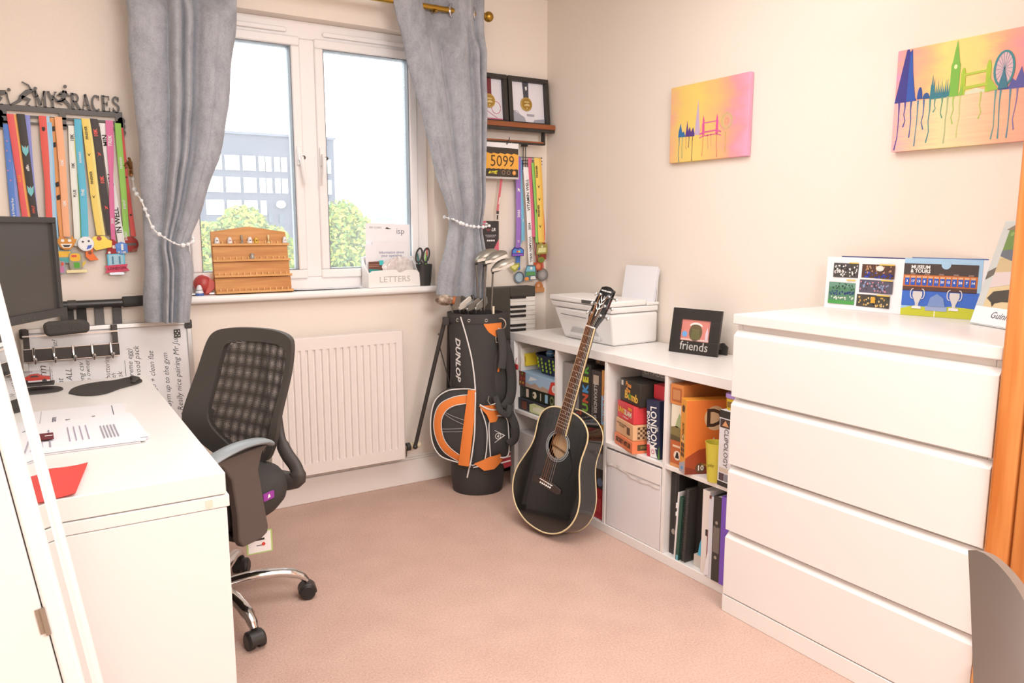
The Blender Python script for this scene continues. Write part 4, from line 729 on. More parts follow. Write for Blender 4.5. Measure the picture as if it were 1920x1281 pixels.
t = rib(ML, 'plain red medal ribbon, rightmost on the hanger by the curtain', .350, 1.652, .362, 1.235, '#e0443c', .012, .018, dep=.006, group=G1); rshape(t, [(.45, circ(0, 0, .003, 8)), (.8, circ(0, 0, .004, 8))], bk_); medal(t, .350, 1.205, [(circ(0, 0, .030, 26), '#7a2a26', 0, .003, 1), (rrect(-.022, -.006, .022, .004, .002), '#4d4640', .003, .0036, 0), ([(.006, -.022), (.026, -.014), (.022, -.03), (.004, -.032)], '#8f4a34', .0, .0036, 0)], dep=.004)
# ---------------------------------------------------------------- right: picture ledge, frames, rail, bib, badge, wire rack
lg_ = thing('picture_ledge', 'dark ledge with wooden front edge above the race bib', 'shelf', NORTH(1.72, 3.404, 1.755))
rust = mat('#9c5a34', .5, noise=8, amt=.12, stretch=(.6, 8, 8)); fb = mat('#33302c', .5)
ob('shelf_board', B().box(.17, .638, .010, .020, 0, .075), fb, lg_, bev=.001); ob('front_lip', B().box(.17, .638, .010, .034, .075, .085), rust, lg_, bev=.002); ob('under_rail', B().box(.17, .638, -.004, .010, .04, .08), fb, lg_, bev=.001)
rl = ob('towel_rail', B().box(.17, .575, -.060, -.052, .045, .072), rust, lg_); ob('rail_frame', B().box(.17, .583, -.068, -.060, .045, .074).box(.575, .583, -.068, -.004, .045, .074), fb, lg_, bev=.001)
hk2 = ob('hook', B().tube([(.345, -.068, .065), (.348, -.075, .080), (.355, -.052, .088), (.357, -.042, .086)], .0025, 6), fb, lg_)
def shadow_frame(label, x0, ribc, skc, img, mx=0):
    t = thing('framed_medal', label, 'picture frame', F((x0, 3.342, 1.7765), (1, 0, 0), (0, .10, 1)), 'framed medals on the ledge'); w, h, q = .244, .246, .022
    b = B()
    for a in ((0, w, 0, q), (0, w, h-q, h), (0, q, q, h-q), (w-q, w, q, h-q)): b.box(a[0], a[1], a[2], a[3], -.03, 0)
    ob('frame', b, fb, t, bev=.002); ob('back_board', B().box(.004, w-.004, .004, h-.004, -.034, -.029), fb, t); ob('mount', B().box(q-.002, w-q+.002, q-.002, h-q+.002, -.029, -.022), mat('#e9e7ee', .8), t)
    ob('ribbon', B().prism([(.095+mx, h-q), (.130+mx, h-q), (.128+mx, .145), (.100+mx, .145)], -.022, -.018), mat(ribc, .6), t)
    m = ob('medal_disc', B().prism(circ(.112+mx, .115, .034, 28), -.020, -.014), gold, t, bev=.001); ob('medal_relief', B().prism(circ(.112+mx, .115, .027, 24), -.014, -.013), mat('#b4924a', .4, .7), m); ob('relief', B().prism([(.095+mx, .105), (.130+mx, .105), (.128+mx, .112), (.115+mx, .118), (.10+mx, .112)], -.013, -.0122).prism(rect(.098+mx, .122, .127+mx, .128), -.013, -.0122).prism(circ(.112+mx, .094, .004, 10), -.013, -.0122), mat('#e6d49a', .35, .6), m)
    ob('skyline_print', img(B()), mat(skc, .8), t); return t
def im1(b):
    b.strokes([(.025, .030), (.222, .030)], .006, -.0218, -.0212); b.strokes([(.04, .068), (.13, .068)], .003, -.0218, -.0212)
    for x in (.05, .125): b.prism(rect(x-.005, .03, x+.005, .085), -.0218, -.0212)
    b.strokes([(.13, .068), (.16, .05), (.19, .035)], .003, -.0218, -.0212); b.strokes(ell(.185, .085, .026, .030, 0, 350, 20), .003, -.0218, -.0212); b.prism(rect(.16, .11, .164, .15), -.0218, -.0212); return b
def im2(b):
    b.prism([(.024, .024), (.11, .024), (.10, .05), (.08, .06), (.06, .07), (.03, .085), (.024, .085)], -.0218, -.0212); b.prism([(.15, .024), (.222, .024), (.222, .048), (.16, .040)], -.0218, -.0212); b.prism(rect(.115, .056, .160, .068), -.0218, -.0212); b.strokes(ell(.05, .06, .02, .02, 20, 160, 8), .003, -.0218, -.0212); return b
shadow_frame('black box frame with gold medal and pink skyline, half hidden by curtain', 1.848, '#7a3038', '#c96a86', im1, .032)
t = shadow_frame('black box frame with gold medal and grey print, nearest the corner', 2.100, '#4a4c55', '#a9a9b4', im2); ob('ribbon_logo', B().prism([(.108, .20), (.118, .205), (.120, .19), (.113, .182)], -.018, -.0172), wh, t)
bb = thing('race_bib', 'yellow and black race bib number 5099 hanging under the ledge', 'race bib', NORTH(1.875, 3.330, 1.520))
ob('paper', B().box(0, .262, 0, .165, -.001, 0), mat('#f1f0f2', .6), bb); ob('sleeve', B().box(-.006, .266, -.010, .172, -.0025, -.0015).box(-.006, .266, -.010, -.006, -.001, .0005), mat('#cfcac6', .3), bb)
ob('black_band', B().prism([(0, .108), (.262, .108), (.262, .140), (0, .145)], 0, .0005).prism(rect(0, 0, .262, .040), 0, .0005), mat('#3f3831', .6), bb); ob('yellow_band', B().prism([(0, .040)]+[(i*.262/20, .037+.003*(i % 2)) for i in range(1, 21)]+[(.262, .111)]+[(.262-i*.262/20, .110+.003*((i*7) % 3)) for i in range(1, 21)], .0005, .001), mat('#efb04a', .6), bb)
txt(bb, '5099', .078, mat('#55391f', .6), .168, .074, .0012, sx=.92); ob('yellow_logo', B().prism([(.085, .014), (.095, .027), (.118, .026), (.140, .030), (.135, .012), (.11, .016)], .0005, .001), mat('#f0df3a', .6), bb); txt(bb, 'Run It', .016, mat('#3f3831', .6), .118, .021, .0012, bold=.02)
for x, c in ((.175, '#c2a184'), (.205, '#c2a184'), (.238, '#e89a3a')): ob('round_logo', B().strokes(ell(x, .021, .009, .009, 0, 350, 18), .0018, .0005, .001) if c[1] == 'c' else B().prism(circ(x, .021, .011, 18), .0005, .001), mat(c, .6), bb)
txt(bb, '5', .012, wh, .238, .021, .0012); ob('bib_hanger', B().tube([(.20, .165, 0), (.215, .182, -.006), (.225, .165, 0)], .0015, 6), wh, bb)
bd = thing('event_badge', 'black and pink event pass on a pink lanyard below the bib', 'badge', NORTH(1.935, 3.352, 1.150))
ob('card', B().box(0, .100, 0, .152, -.002, 0), mat('#3a3536', .5), bd); ob('pink_corner', B().prism([(.0, .152), (.028, .152), (0, .095)], 0, .0005).prism([(.100, .03), (.100, 0), (.064, 0), (.10, .062)], 0, .0005), mat('#d96a7c', .5), bd)
txt(bd, 'tcr', .020, mat('#d9646c', .6), .040, .108, .0006); txt(bd, 'LR', .022, wh, .068, .108, .0006, bold=.03, shear=.2); txt(bd, 'SPONSOR NAME\nHOSPITALITY', .0085, mat('#cfcac8', .6), .052, .076, .0006); ob('white_dots', (lambda b: [b.prism(rrect(.030+i*.012, .050, .039+i*.012, .058, .002), 0, .0006) for i in range(4)][0])(B()), wh, bd); txt(bd, 'STAFF', .006, mat('#cfcac8', .6), .018, .010, .0006)
for s, x0, x1 in ((0, .004, -.006), (1, .094, .118)): ob('lanyard', B().strokes([(x0, .200), ((x0+x1)/2, .28), (x1, .36)], .012, -.004, -.0025), mat('#d86a76', .6), bd); ob('lanyard_clip', B().strokes([(x0-.001, .158), (x0, .182)], .007, -.003, 0).strokes([(x0, .186), (x0+.001, .202)], .013, -.0035, .0005), black if s else silver, bd)
ob('lanyard_print', B().strokes([(.101, .235), (.108, .27)], .004, -.0024, -.0018), wh, bd); ob('lanyard_loop', B().strokes([(-.006, .36), (.05, .50), (.118, .36)], .012, -.0055, -.0045), mat('#d86a76', .6), bd)
wk = thing('wire_medal_rack', 'small black wire medal rack right of the race bib', 'medal hanger', NORTH(2.155, 3.402, 1.575))
b = B()
for z in (.052, .036, .020): b.cyl((-.02, z, .020), (.160, z, .020), .002, n=8).sph((.160, z, .020), .004, 8)
for x in (.045, .060): b.cyl((x, -.01, .020), (x, .110, .022), .0022, n=8)
b.box(.038, .068, .105, .122, .012, .030).cyl((.05, .02, .02), (.05, .02, 0), .003, n=8); ob('wire_frame', b, black, wk)
MR = NORTH(0, 3.394, 0); G2 = 'race medals on the wire rack'
t = rib(MR, 'purple medal ribbon reading 2025 with purple-blue medal', 2.165, 1.625, 2.160, 1.165, '#8a5ac0', .030, .028, dep=.026, group=G2); rtx(t, '2025', .62, .020, wt_, bold=.02); rtx(t, '15', .93, .014, wt_); rshape(t, [(.36, [(-.006, .010), (.006, .006), (.008, -.012), (0, 0), (-.006, -.010)])], wt_); medal(t, 2.155, 1.142, [([(-.040, -.020), (.034, -.020), (.036, .012), (.018, .026), (-.002, .020), (-.022, .028), (-.038, .012)], '#5a4a9c', 0, .004, 1), ([(-.034, -.004), (.030, -.004), (.030, .010), (.016, .020), (-.002, .014), (-.02, .020), (-.034, .008)], '#4f93dc', .004, .0046, 0), (rrect(-.036, -.018, .030, -.008, .002), '#8d62c9', .004, .0046, 0), (circ(-.006, .004, .006, 12), '#e2574a', .0046, .005, 0), (circ(.006, .004, .006, 12), '#e9d24a', .0046, .005, 0)], dep=.008)
t = rib(MR, 'light blue medal ribbon beside the purple 2025 ribbon', 2.180, 1.625, 2.196, 1.20, '#62b6dc', .016, .020, dep=.018, group=G2); rtx(t, 'run', .75, .010, wt_); medal(t, 2.132, 1.070, [([(-.030, .012), (.030, .018), (.030, .0), (.014, -.020), (0, -.030), (-.018, -.018), (-.030, 0)], '#b9bf5a', 0, .004, 1), ([(-.022, .004), (.022, .008), (.020, .0), (0, -.018), (-.018, -.008)], '#e2e08a', .004, .0046, 0)], dep=.02); ob('medal_loop', B().tube([(.010, -.42, .001), (-.02, -.50, -.004), (-.045, -.54, .0)], .002, 6), mat('#62b6dc', .6), t)
t = rib(MR, 'white medal ribbon reading VITAMIN WELL on the wire rack', 2.202, 1.575, 2.240, 1.075, '#f1f0f0', .030, .026, dep=.034, group=G2); rtx(t, 'VITAMIN WELL', .28, .024, bk_, bold=.01); rtx(t, '2024', .60, .018, bk_); rtx(t, 'VITAMIN WELL', .84, .020, bk_, flip=True, bold=.01); medal(t, 2.222, 1.030, [([(-.034, -.034), (.040, -.034), (.036, -.01), (.042, .004), (.032, .042), (-.020, .044), (-.034, .010)], '#6a8a9c', 0, .004, 1), ([(-.028, .012), (.030, .012), (.028, .036), (-.018, .038)], '#7dc0d8', .004, .0046, 0), ([(-.028, -.01), (.034, -.008), (.030, .010), (-.024, .010)], '#5f9a58', .004, .0046, 0), (circ(-.022, -.026, .013, 14, .010), '#ef9a4e', .004, .0052, 0), ([(.0, -.030), (.036, -.030), (.030, -.014), (.004, -.014)], '#e6e2da', .004, .005, 0), (circ(.006, .028, .008, 12), '#f0f0f0', .0046, .005, 0)], dep=.012)
t = rib(MR, 'blue ribbon tail with pale blue round medal, lowest on the left of the wire rack', 2.196, 1.61, 2.178, 1.05, '#3a6fd0', .012, .026, dep=.004, group=G2); medal(t, 2.180, 1.010, [(circ(0, 0, .030, 24), '#8fa3b4', 0, .004, 1), (circ(0, 0, .023, 24), '#b9d0dc', .004, .0046, 0)], dep=.002)
t = rib(MR, 'pink medal ribbon on the wire rack behind the yellow one', 2.240, 1.625, 2.262, 1.22, '#e0597c', .022, .020, dep=.016, group=G2); medal(t, 2.285, 1.066, [(rrect(-.028, -.022, .026, .022, .006), '#c96a4a', 0, .004, 1), (circ(0, 0, .014, 18), '#e08a62', .004, .0046, 0)], dep=.012); ob('medal_loop', B().tube([(.02, -.40, 0), (.036, -.47, -.002), (.045, -.54, 0)], .002, 6), mat('#c5454a', .6), t)
t = rib(MR, 'green medal ribbon left of the yellow FINISHER ribbon', 2.256, 1.60, 2.288, 1.19, '#84cf4e', .020, .020, dep=.022, group=G2); rtx(t, '10K', .6, .012, bk_); medal(t, 2.302, 1.100, [(circ(0, 0, .020, 18, .016), '#98a04a', 0, .003, 1), (circ(0, 0, .013, 14, .010), '#6f8a48', .003, .0036, 0)], dep=.012); ob('medal_loop', B().tube([(.03, -.41, 0), (.044, -.48, 0)], .002, 6), mat('#84cf4e', .6), t)
t = rib(MR, 'yellow medal ribbon reading FINISHER on the wire rack', 2.272, 1.625, 2.304, 1.19, '#f1c94e', .032, .026, dep=.030, col2='#ecb23e', group=G2); rtx(t, 'FINISHER', .16, .015, bk_, du=-.006); rtx(t, 'FINISHER', .62, .015, bk_, du=-.006); rshape(t, [(v, [(-.008, .006), (0, -.010), (.008, .008), (0, -.002)]) for v in (.33, .48, .80)], bk_); medal(t, 2.300, 1.158, [([(-.034, -.030), (.034, -.026), (.036, .010), (.030, .030), (.014, .022), (-.008, .034), (-.030, .018)], '#b9b56a', 0, .004, 1), ([(-.026, -.020), (.024, -.018), (.026, .006), (-.022, .004)], '#dfe0a0', .004, .0046, 0), (circ(0, .012, .006, 12), '#d8dcc0', .004, .005, 0)], dep=.010)
t = rib(MR, 'orange-red bowed medal ribbon nearest the room corner', 2.312, 1.58, 2.330, 1.20, '#ea5a42', .012, .026, dep=.008, group=G2); rshape(t, [(.5, [(-.004, .004), (.004, .006), (.003, -.006), (-.004, -.004)])], bk_); medal(t, 2.330, 1.150, [([(-.020, -.05), (.018, -.05), (.022, .03), (.004, .048), (-.016, .03)], '#b5584c', 0, .003, 1), (rrect(-.012, -.02, .010, .0, .003), '#dcd6c8', .003, .0036, 0)], dep=.002)
t = rib(MR, 'red ribbon tail with round grey medal low beside the corner', 2.300, 1.61, 2.330, 1.05, '#e2655a', .010, .024, dep=.003, group=G2); medal(t, 2.325, 1.020, [(circ(0, 0, .034, 28), '#8f8f90', 0, .004, 1), (circ(0, 0, .026, 28), '#aeb0b2', .004, .0046, 1), (circ(0, 0, .016, 20), '#c9cbcd', .0046, .005, 1)], dep=.008)
t = rib(MR, 'brown ribbon with tan wooden medal, lowest by the corner', 2.285, 1.61, 2.306, 1.0, '#b8693c', .008, .012, dep=.001, group=G2); medal(t, 2.308, .950, [(rrect(-.036, -.024, .032, .0, .003), '#c98d5c', 0, .004, 0), (ell(-.002, 0, .026, .034, 0, 180, 12), '#bd7a48', 0, .003, 0), (circ(-.006, .012, .009, 12), '#e2b088', .003, .0036, 0)], dep=.006)
# ---------------------------------------------------------------- music keyboard standing on end
kb = thing('music_keyboard', 'black music keyboard standing on end in the corner', 'keyboard', NORTH(1.915, 3.302, 0))
kbm = mat('#47433d', .55)
ob('case', B().box(0, .158, 0, .968, -.083, 0).box(.158, .312, .915, .968, -.083, 0).box(.158, .312, 0, .05, -.083, 0).box(.158, .312, .05, .915, -.083, -.02), kbm, kb, bev=.004)
b = B()
for k in range(13): b.box(.03+.012*(k % 2), .09, .10+k*.03, .108+k*.03, 0, .003)
ob('panel_buttons', b, greyd, kb); b = B()
for k in range(36): ob('white_key', B().box(.159, .3115, .0512+k*.024, .0742+k*.024, -.018, -.001), mat('#f2ece4', .35), kb, bev=.0012, seg=1)
for k in range(36):
    if k % 7 in (0, 1, 3, 4, 5): ob('black_key', B().box(.159, .250, .0742+k*.024-.006, .0742+k*.024+.0065, -.004, .007), mat('#302c2a', .4), kb, bev=.001, seg=1)
# ---------------------------------------------------------------- golf bag
gx = F((1.79, 3.155, 0), (.87, -.493, 0), (0, 0, 1))
gg = thing('golf_bag', 'black and orange golf stand bag beside the cube shelf', 'golf bag', gx)
gk = mat('#42403f', .8, noise=500, amt=.06); org = mat('#f0893f', .6); pipe = mat('#e9e7e4', .5)
def RR(z): return lerp(z, [(0, .118), (.05, .126), (.2, .126), (.5, .124), (.75, .130), (.87, .136)])
def BS(s, z, off=0):
    R = RR(z); s2 = max(-R, min(R, s)); return (s2, z, math.sqrt(max(0, R*R-s2*s2))*.92+off)
def ring(z, r, n=36): return [(r*cos(2*PI*i/n), z, r*.92*sin(2*PI*i/n)) for i in range(n)]
def shellb(zs_, extra=0, n=36):
    return B().grid(lambda u, v: (lambda z, r: (r*cos(2*PI*u), z, .92*r*sin(2*PI*u)))(zs_[int(round(v*(len(zs_)-1)))], RR(zs_[int(round(v*(len(zs_)-1)))])+extra), n, len(zs_)-1, cu=True)
ob('body', shellb([.15, .2, .3, .4, .5, .6, .7, .8, .835]), gk, gg)
b = shellb([.83, .84, .865, .872], .004); b.grid(lambda u, v: ((RR(.87)-.012*v+.002)*cos(2*PI*u), .872-.0*v, .92*(RR(.87)-.012*v+.002)*sin(2*PI*u)), 36, 1, cu=True); b.grid(lambda u, v: ((RR(.87)-.010)*cos(2*PI*u), .872-.35*v, .92*(RR(.87)-.010)*sin(2*PI*u)), 36, 1, cu=True, flip=True); ob('collar', b, mat('#3d3a39', .7), gg)
b = B(); b.prism([(p[0], p[2]) for p in ring(0, .118)], .55, .56, 0, F((0, 0, 0), (1, 0, 0), (0, 0, 1)) @ Matrix.Diagonal((1, 1, -1, 1))); ob('inner_floor', b, black, gg)
bb_ = shellb([.004, .03, .06, .09, .12, .155], .003); bb_.prism([(p[0], p[2]) for p in ring(0, .12)], .0, .006, 0, F((0, 0, 0), (1, 0, 0), (0, 0, 1)) @ Matrix.Diagonal((1, 1, -1, 1)))
ob('base', bb_, mat('#393635', .6), gg)
for a in range(5): ob('base_foot', B().cyl((.095*cos(a*1.257+.6), 0, .085*sin(a*1.257+.6)), (.095*cos(a*1.257+.6), .02, .085*sin(a*1.257+.6)), .022, n=12), black, gg)
def strip(pts, w, off, n=30, hfn=None):
    P = smooth(pts, n); b = B(); vs = []
    for i, p in enumerate(P):
        a = Vector(P[max(0, i-1)]); c = Vector(P[min(len(P)-1, i+1)]); d = (c-a); d.normalize(); nx = Vector((-d.y, d.x))
        for k, o_ in ((-.5, 0), (-.25, .0015), (.25, .0015), (.5, 0)): q = Vector(p)+nx*w*k; vs.append((hfn or BS)(q.x, q.y, off+o_))
    return b.add(vs, [(4*i+j, 4*i+j+1, 4*i+j+5, 4*i+j+4) for i in range(len(P)-1) for j in range(3)])
def patch(z0, z1, fl, fr, off, nz=14, ns=8):
    return B().grid(lambda u, v: (lambda z: BS(lerp(z, fl)+(lerp(z, fr)-lerp(z, fl))*u, z, off))(z0+(z1-z0)*v), ns, nz)
MP = [(-.074, .862), (-.045, .76), (-.020, .645), (-.008, .52), (-.010, .42), (-.014, .31), (-.030, .19), (-.050, .09)]
class Pillow:
    def __init__(s, out, c, base, bulge, e=3.0): s.o = out; s.c = Vector(c); s.base = base; s.bulge = bulge; s.e = e
    def rad(s, a):
        best = .01
        for i in range(len(s.o)):
            p = Vector(s.o[i])-s.c; q = Vector(s.o[(i+1) % len(s.o)])-s.c; d = Vector((cos(a), sin(a))); r = q-p; den = d.x*r.y-d.y*r.x
            if abs(den) < 1e-9: continue
            t = (p.x*r.y-p.y*r.x)/den; u = (p.x*d.y-p.y*d.x)/den
            if t > 0 and -1e-6 <= u <= 1+1e-6: best = max(best, t)
        return best
    def h(s, x, z, off=0):
        v = Vector((x, z))-s.c; r = v.length/s.rad(math.atan2(v.y, v.x)) if v.length > 1e-6 else 0
        return (x, z, s.base(x, z)+s.bulge*(1-min(1, r)**s.e)+off)
    def build(s, n=60, m=10):
        b = B()
        def fn(u, v):
            a = 2*PI*u; R = s.rad(a); p = s.c+Vector((cos(a), sin(a)))*R*v; return s.h(p.x, p.y)
        b.grid(fn, n, m, cu=True)
        b.grid(lambda u, v: (lambda a: (lambda p: (p.x, p.y, s.base(p.x, p.y)-.05*v))(s.c+Vector((cos(a), sin(a)))*s.rad(a)))(2*PI*u), n, 1, cu=True); return b
D1 = smooth([(-.006, .522), (-.075, .520), (-.145, .505), (-.200, .455), (-.222, .36), (-.216, .255), (-.180, .190), (-.115, .166), (-.04, .156), (-.012, .158)], 44)
sp_ = Pillow(D1, (-.10, .34), lambda x, z: .105+.30*(x+.03) if x < -.03 else .118, .035)
pk = ob('left_pocket', sp_.build(), gk, gg, ang=1.2)
ob('pocket_piping', strip(D1, .006, .004, 80, lambda x, z, o: (x, z, sp_.base(x, z)+.006+o)), pipe, pk, ang=2)
ob('orange_arc', strip([(-.035, .478), (-.11, .462), (-.165, .425), (-.188, .36), (-.180, .285), (-.145, .225), (-.085, .182)], .036, .004, 40, sp_.h), org, pk, ang=2); 
for d_ in (.019, -.019): ob('arc_piping', strip([(-.035, .478+d_), (-.11-d_*.2, .462+d_), (-.165-d_*.8, .425+d_*.7), (-.188-d_, .36), (-.180-d_, .285-d_*.2), (-.145-d_*.8, .225-d_*.7), (-.085-d_*.3, .182-d_*.9)], .004, .0055, 40, sp_.h), pipe, pk, ang=2)
ob('orange_panel', patch(.156, .524, [(.156, -.092), (.52, -.042)], [(.156, -.040), (.40, -.012), (.524, -.006)], .036), org, pk, ang=2)
for pz in ([(-.165, .415), (-.12, .395), (-.055, .375)], [(-.155, .400), (-.11, .375), (-.055, .352)], [(-.175, .325), (-.11, .332), (-.065, .337)], [(-.172, .312), (-.11, .318), (-.065, .322)]): ob('stitching', strip(pz, .0022, .002, 14, sp_.h), mat('#b9b6b2', .6), pk)
ob('main_piping', strip(MP, .0065, .004, 50, lambda s, z, o: (BS(s, z, 0)[0], z, BS(s, z, 0)[2]+o+(.036 if .15 < z < .525 else .0))), pipe, gg, ang=2)
RP = smooth([(.0, .50), (.03, .47), (.05, .43), (.05, .22), (.0, .18)], 20)
# right hand pockets
ob('orange_yoke', patch(.36, .445, [(.36, .060), (.40, .045), (.445, .008)], [(.36, .135), (.42, .13), (.445, .10)], .020), org, gg, ang=2)
ob('yoke_piping', strip([(.012, .452), (.06, .425), (.13, .413)], .007, .024, 14), pipe, gg)
RPk = smooth([(.062, .19), (.056, .30), (.058, .36), (.078, .383), (.115, .385), (.142, .365), (.150, .30), (.148, .19), (.10, .182), (.062, .19)], 36)[:-1]
rp = Pillow(RPk, (.103, .28), lambda x, z: .098-.35*(x-.06), .022); rpo = ob('right_pocket', rp.build(), gk, gg, ang=1.2)
ob('pocket_piping', strip(RPk+[RPk[0]], .006, .004, 70, lambda x, z, o: (x, z, rp.base(x, z)+.005+o)), pipe, rpo, ang=2)
ob('inner_piping', strip([(.016, .435), (.040, .36), (.046, .28), (.030, .175), (-.02, .150)], .005, .030, 24), pipe, gg, ang=2)
ob('orange_hem', patch(.135, .200, [(.135, .03), (.16, .0), (.17, -.02), (.2, .056)], [(.135, .08), (.17, .13), (.2, .15)], .034), org, gg, ang=2)
tf = F(rp.h(.108, .292, .0025), (.94, 0, -.34), (0, 1, 0))
ob('arrow_emblem', B().strokes([(-.028, .030), (.022, .0), (-.028, -.030)], [.002, .008, .002], 0, .001, 0, tf).strokes(ell(-.010, 0, .014, .014, 0, 350, 20), .003, 0, .001, 0, tf), pipe, rpo); txt(rpo, 'd', .020, pipe, -.010, .0, .0006, 0, tf, bold=.04)
tn = BS(-.088, .66, .003); tf = F((tn[0]-.0, tn[1], tn[2]), (.70, 0, .62), (0.0, 1, 0)); txt(gg, 'DUNLOP', .041, pipe, 0, 0, .001, -PI/2, tf, bold=.03, shear=.25, sx=1.22)
ob('collar_patch', patch(.755, .845, [(.755, .10), (.79, .055), (.82, .036), (.845, .026)], [(.755, .115), (.845, .118)], .003), org, gg, ang=2)
for s in (-.088, -.035, .045): p = BS(s, .845, .006); ob('eyelet', B().tube([(p[0]+.006*cos(t), p[1]+.006*sin(t), p[2]) for t in [i*PI/6 for i in range(12)]], .0018, 6, closed=True), silver, gg)
ob('towel_ring', B().tube([(.112+.024*cos(t), .825+.026*sin(t), .085+.01*cos(t)) for t in [i*PI/10 for i in range(20)]], .003, 8, closed=True), silver, gg)
ob('strap_buckle', B().tube([(.088, .765, .10), (.125, .772, .075), (.128, .745, .075), (.09, .738, .10), (.088, .765, .10)], .003, 6), silver, gg)
def strap(pts, w, m=gk, name='shoulder_strap', nrm=(.3, 0, 1), th=.012):
    P = smooth(pts, 30); b = B(); up = Vector(nrm).normalized()
    def fn(u, v):
        i = int(round(v*30)); p = Vector(P[i]); d = Vector(P[min(30, i+1)])-Vector(P[max(0, i-1)]); sd = d.cross(up).normalized(); a = 2*PI*u; return p+sd*w/2*cos(a)+up*th*sin(a)
    b.grid(fn, 12, 30, cu=True); ob(name, b, m, gg, ang=2)
strap([(.108, .80, .095), (.120, .74, .10), (.122, .67, .11), (.115, .62, .12)], .040, th=.005)
SPk = smooth([(.06, .74), (.10, .765), (.135, .74), (.155, .66), (.165, .56), (.160, .46), (.13, .425), (.085, .43), (.068, .50), (.062, .62), (.06, .74)], 40)[:-1]
spp = Pillow(SPk, (.112, .59), lambda x, z: .075-.55*(x-.06), .030); ob('side_pocket', spp.build(50, 8), gk, gg, ang=1.2)
strap([(.125, .74, .085), (.150, .66, .075), (.165, .56, .065), (.158, .47, .07), (.125, .425, .09)], .050, mat('#3d3b3a', .85), 'padded_strap', (.35, 0, 1), .010)
strap([(.135, .42, .085), (.160, .385, .09), (.180, .33, .10), (.176, .275, .10), (.145, .25, .10)], .040, mat('#403e3e', .85), 'hanging_strap', (.1, .1, 1), .008)
strap([(.085, .49, .125), (.11, .42, .135), (.145, .40, .12), (.155, .44, .10)], .030, nrm=(.2, .2, 1), th=.006); ob('strap_lining', strip([(.10, .60), (.108, .64), (.112, .68)], .010, .03, 10), org, gg)
ob('waist_hook', B().tube([(.055, .492, .135), (.05, .47, .14), (.062, .45, .14), (.085, .455, .135)], .003, 6), silver, gg)
ob('striped_cloth', B().prism([(.10, .20), (.155, .215), (.165, .13), (.13, .115)], .045, .055), mat('#a93440', .8), gg)
for i in range(3): ob('cloth_stripe', B().prism([(.105, .188-i*.022), (.16, .202-i*.022), (.16, .196-i*.022), (.107, .181-i*.022)], .055, .0556), wh, gg)
lgm = mat('#35312e', .5)
ob('stand_leg', B().cyl((-.150, .835, .03), (-.300, .225, .03), .0105, .0095, 10).sph((-.30, .222, .03), .013, 10), lgm, gg); ob('stand_leg', B().cyl((-.130, .835, -.02), (-.150, .22, -.105), .0105, .0095, 10), lgm, gg)
ob('leg_bracket', B().box(-.160, -.128, .815, .850, .005, .05).tube([(-.165, .765, .03), (-.182, .772, .035)], .006, 8), lgm, gg, bev=.003); ob('leg_strut', B().cyl((-.178, .72, .03), (-.122, .50, .03), .003, n=8), lgm, gg)
# clubs: each its own thing
sh_m = mat('#8d8a86', .2, .9)
def club(label, top, bot, kind, rot=0, col='#a8a59d', grip=False):
    t = thing('golf_club', label, 'golf club', gx @ T(*bot), 'clubs in the golf bag'); v = Vector(top)-Vector(bot)
    ob('shaft', B().cyl((0, 0, 0), tuple(v), .0042, .0048, 10), sh_m, t); ob('ferrule', B().cyl(tuple(v*.945), tuple(v*.985), .0062, n=10), mat('#2a2826' if kind != 'iron' else '#e9e7e0', .4), t)
    M = T(*v) @ Matrix.Rotation(rot, 4, 'Y')
    if kind == 'wood':
        b = B().grid(lambda u, w_: (lambda p: p)((.062*cos(2*PI*u)*sin(PI*w_)*(1.1 if cos(2*PI*u) > 0 else .75)+.036, .030*(-cos(PI*w_))*(1 if w_ > .5 else .7)+.010+.022*cos(2*PI*u)*sin(PI*w_), .046*sin(2*PI*u)*sin(PI*w_))), 24, 12, M=M, cu=True); ob('head', b, mat(col, .3, .55), t)
        ob('face', B().prism([(-.004, -.014), (.05, -.004), (.098, .020), (.094, .030), (.05, .012), (-.004, -.002)], .030, .044, 0, M), mat('#c9c6be', .35, .5), t)
    elif kind == 'iron':
        b = B().prism([(-.006, -.02), (.004, -.022), (.05, -.004), (.062, .012), (.058, .04), (.05, .046), (.0, .008)], -.006, .006, 0, M); ob('head', b, mat(col, .3, .6), t, bev=.003)
    else:
        b = B().grid(lambda u, w_: (.012-.085*w_, .026*sin(2*PI*u)*math.sin(PI*min(.98, max(.06, w_*.93+.05)))**.6+.008, .034*cos(2*PI*u)*math.sin(PI*min(.98, max(.06, w_*.93+.05)))**.6), 18, 16, M=M, cu=True); ob('head_cover', b, mat('#c9b7a6', .7, noise=40, amt=.35, hex2='#6b5546'), t)
        ob('cover_band', B().cyl((.008, .008, 0), (.018, .006, 0), .020, .018, 14, M=M), mat('#b5652f', .6), t)
club('metal wood with large silver head rising behind the right curtain', (.000, 1.125, .035), (.02, .60, .01), 'wood', .25, '#a39f94')
club('tallest silver wood club, middle of the three above the bag', (.042, 1.118, .05), (.03, .60, .03), 'wood', .1, '#98948a')
club('silver-edged hybrid club, rightmost above the golf bag', (.078, 1.082, .055), (.06, .60, .04), 'wood', .0, '#b3b0a6')
club('club with tan knitted head cover at the left of the bag', (-.118, .925, .045), (-.08, .60, .03), 'cover', .0)
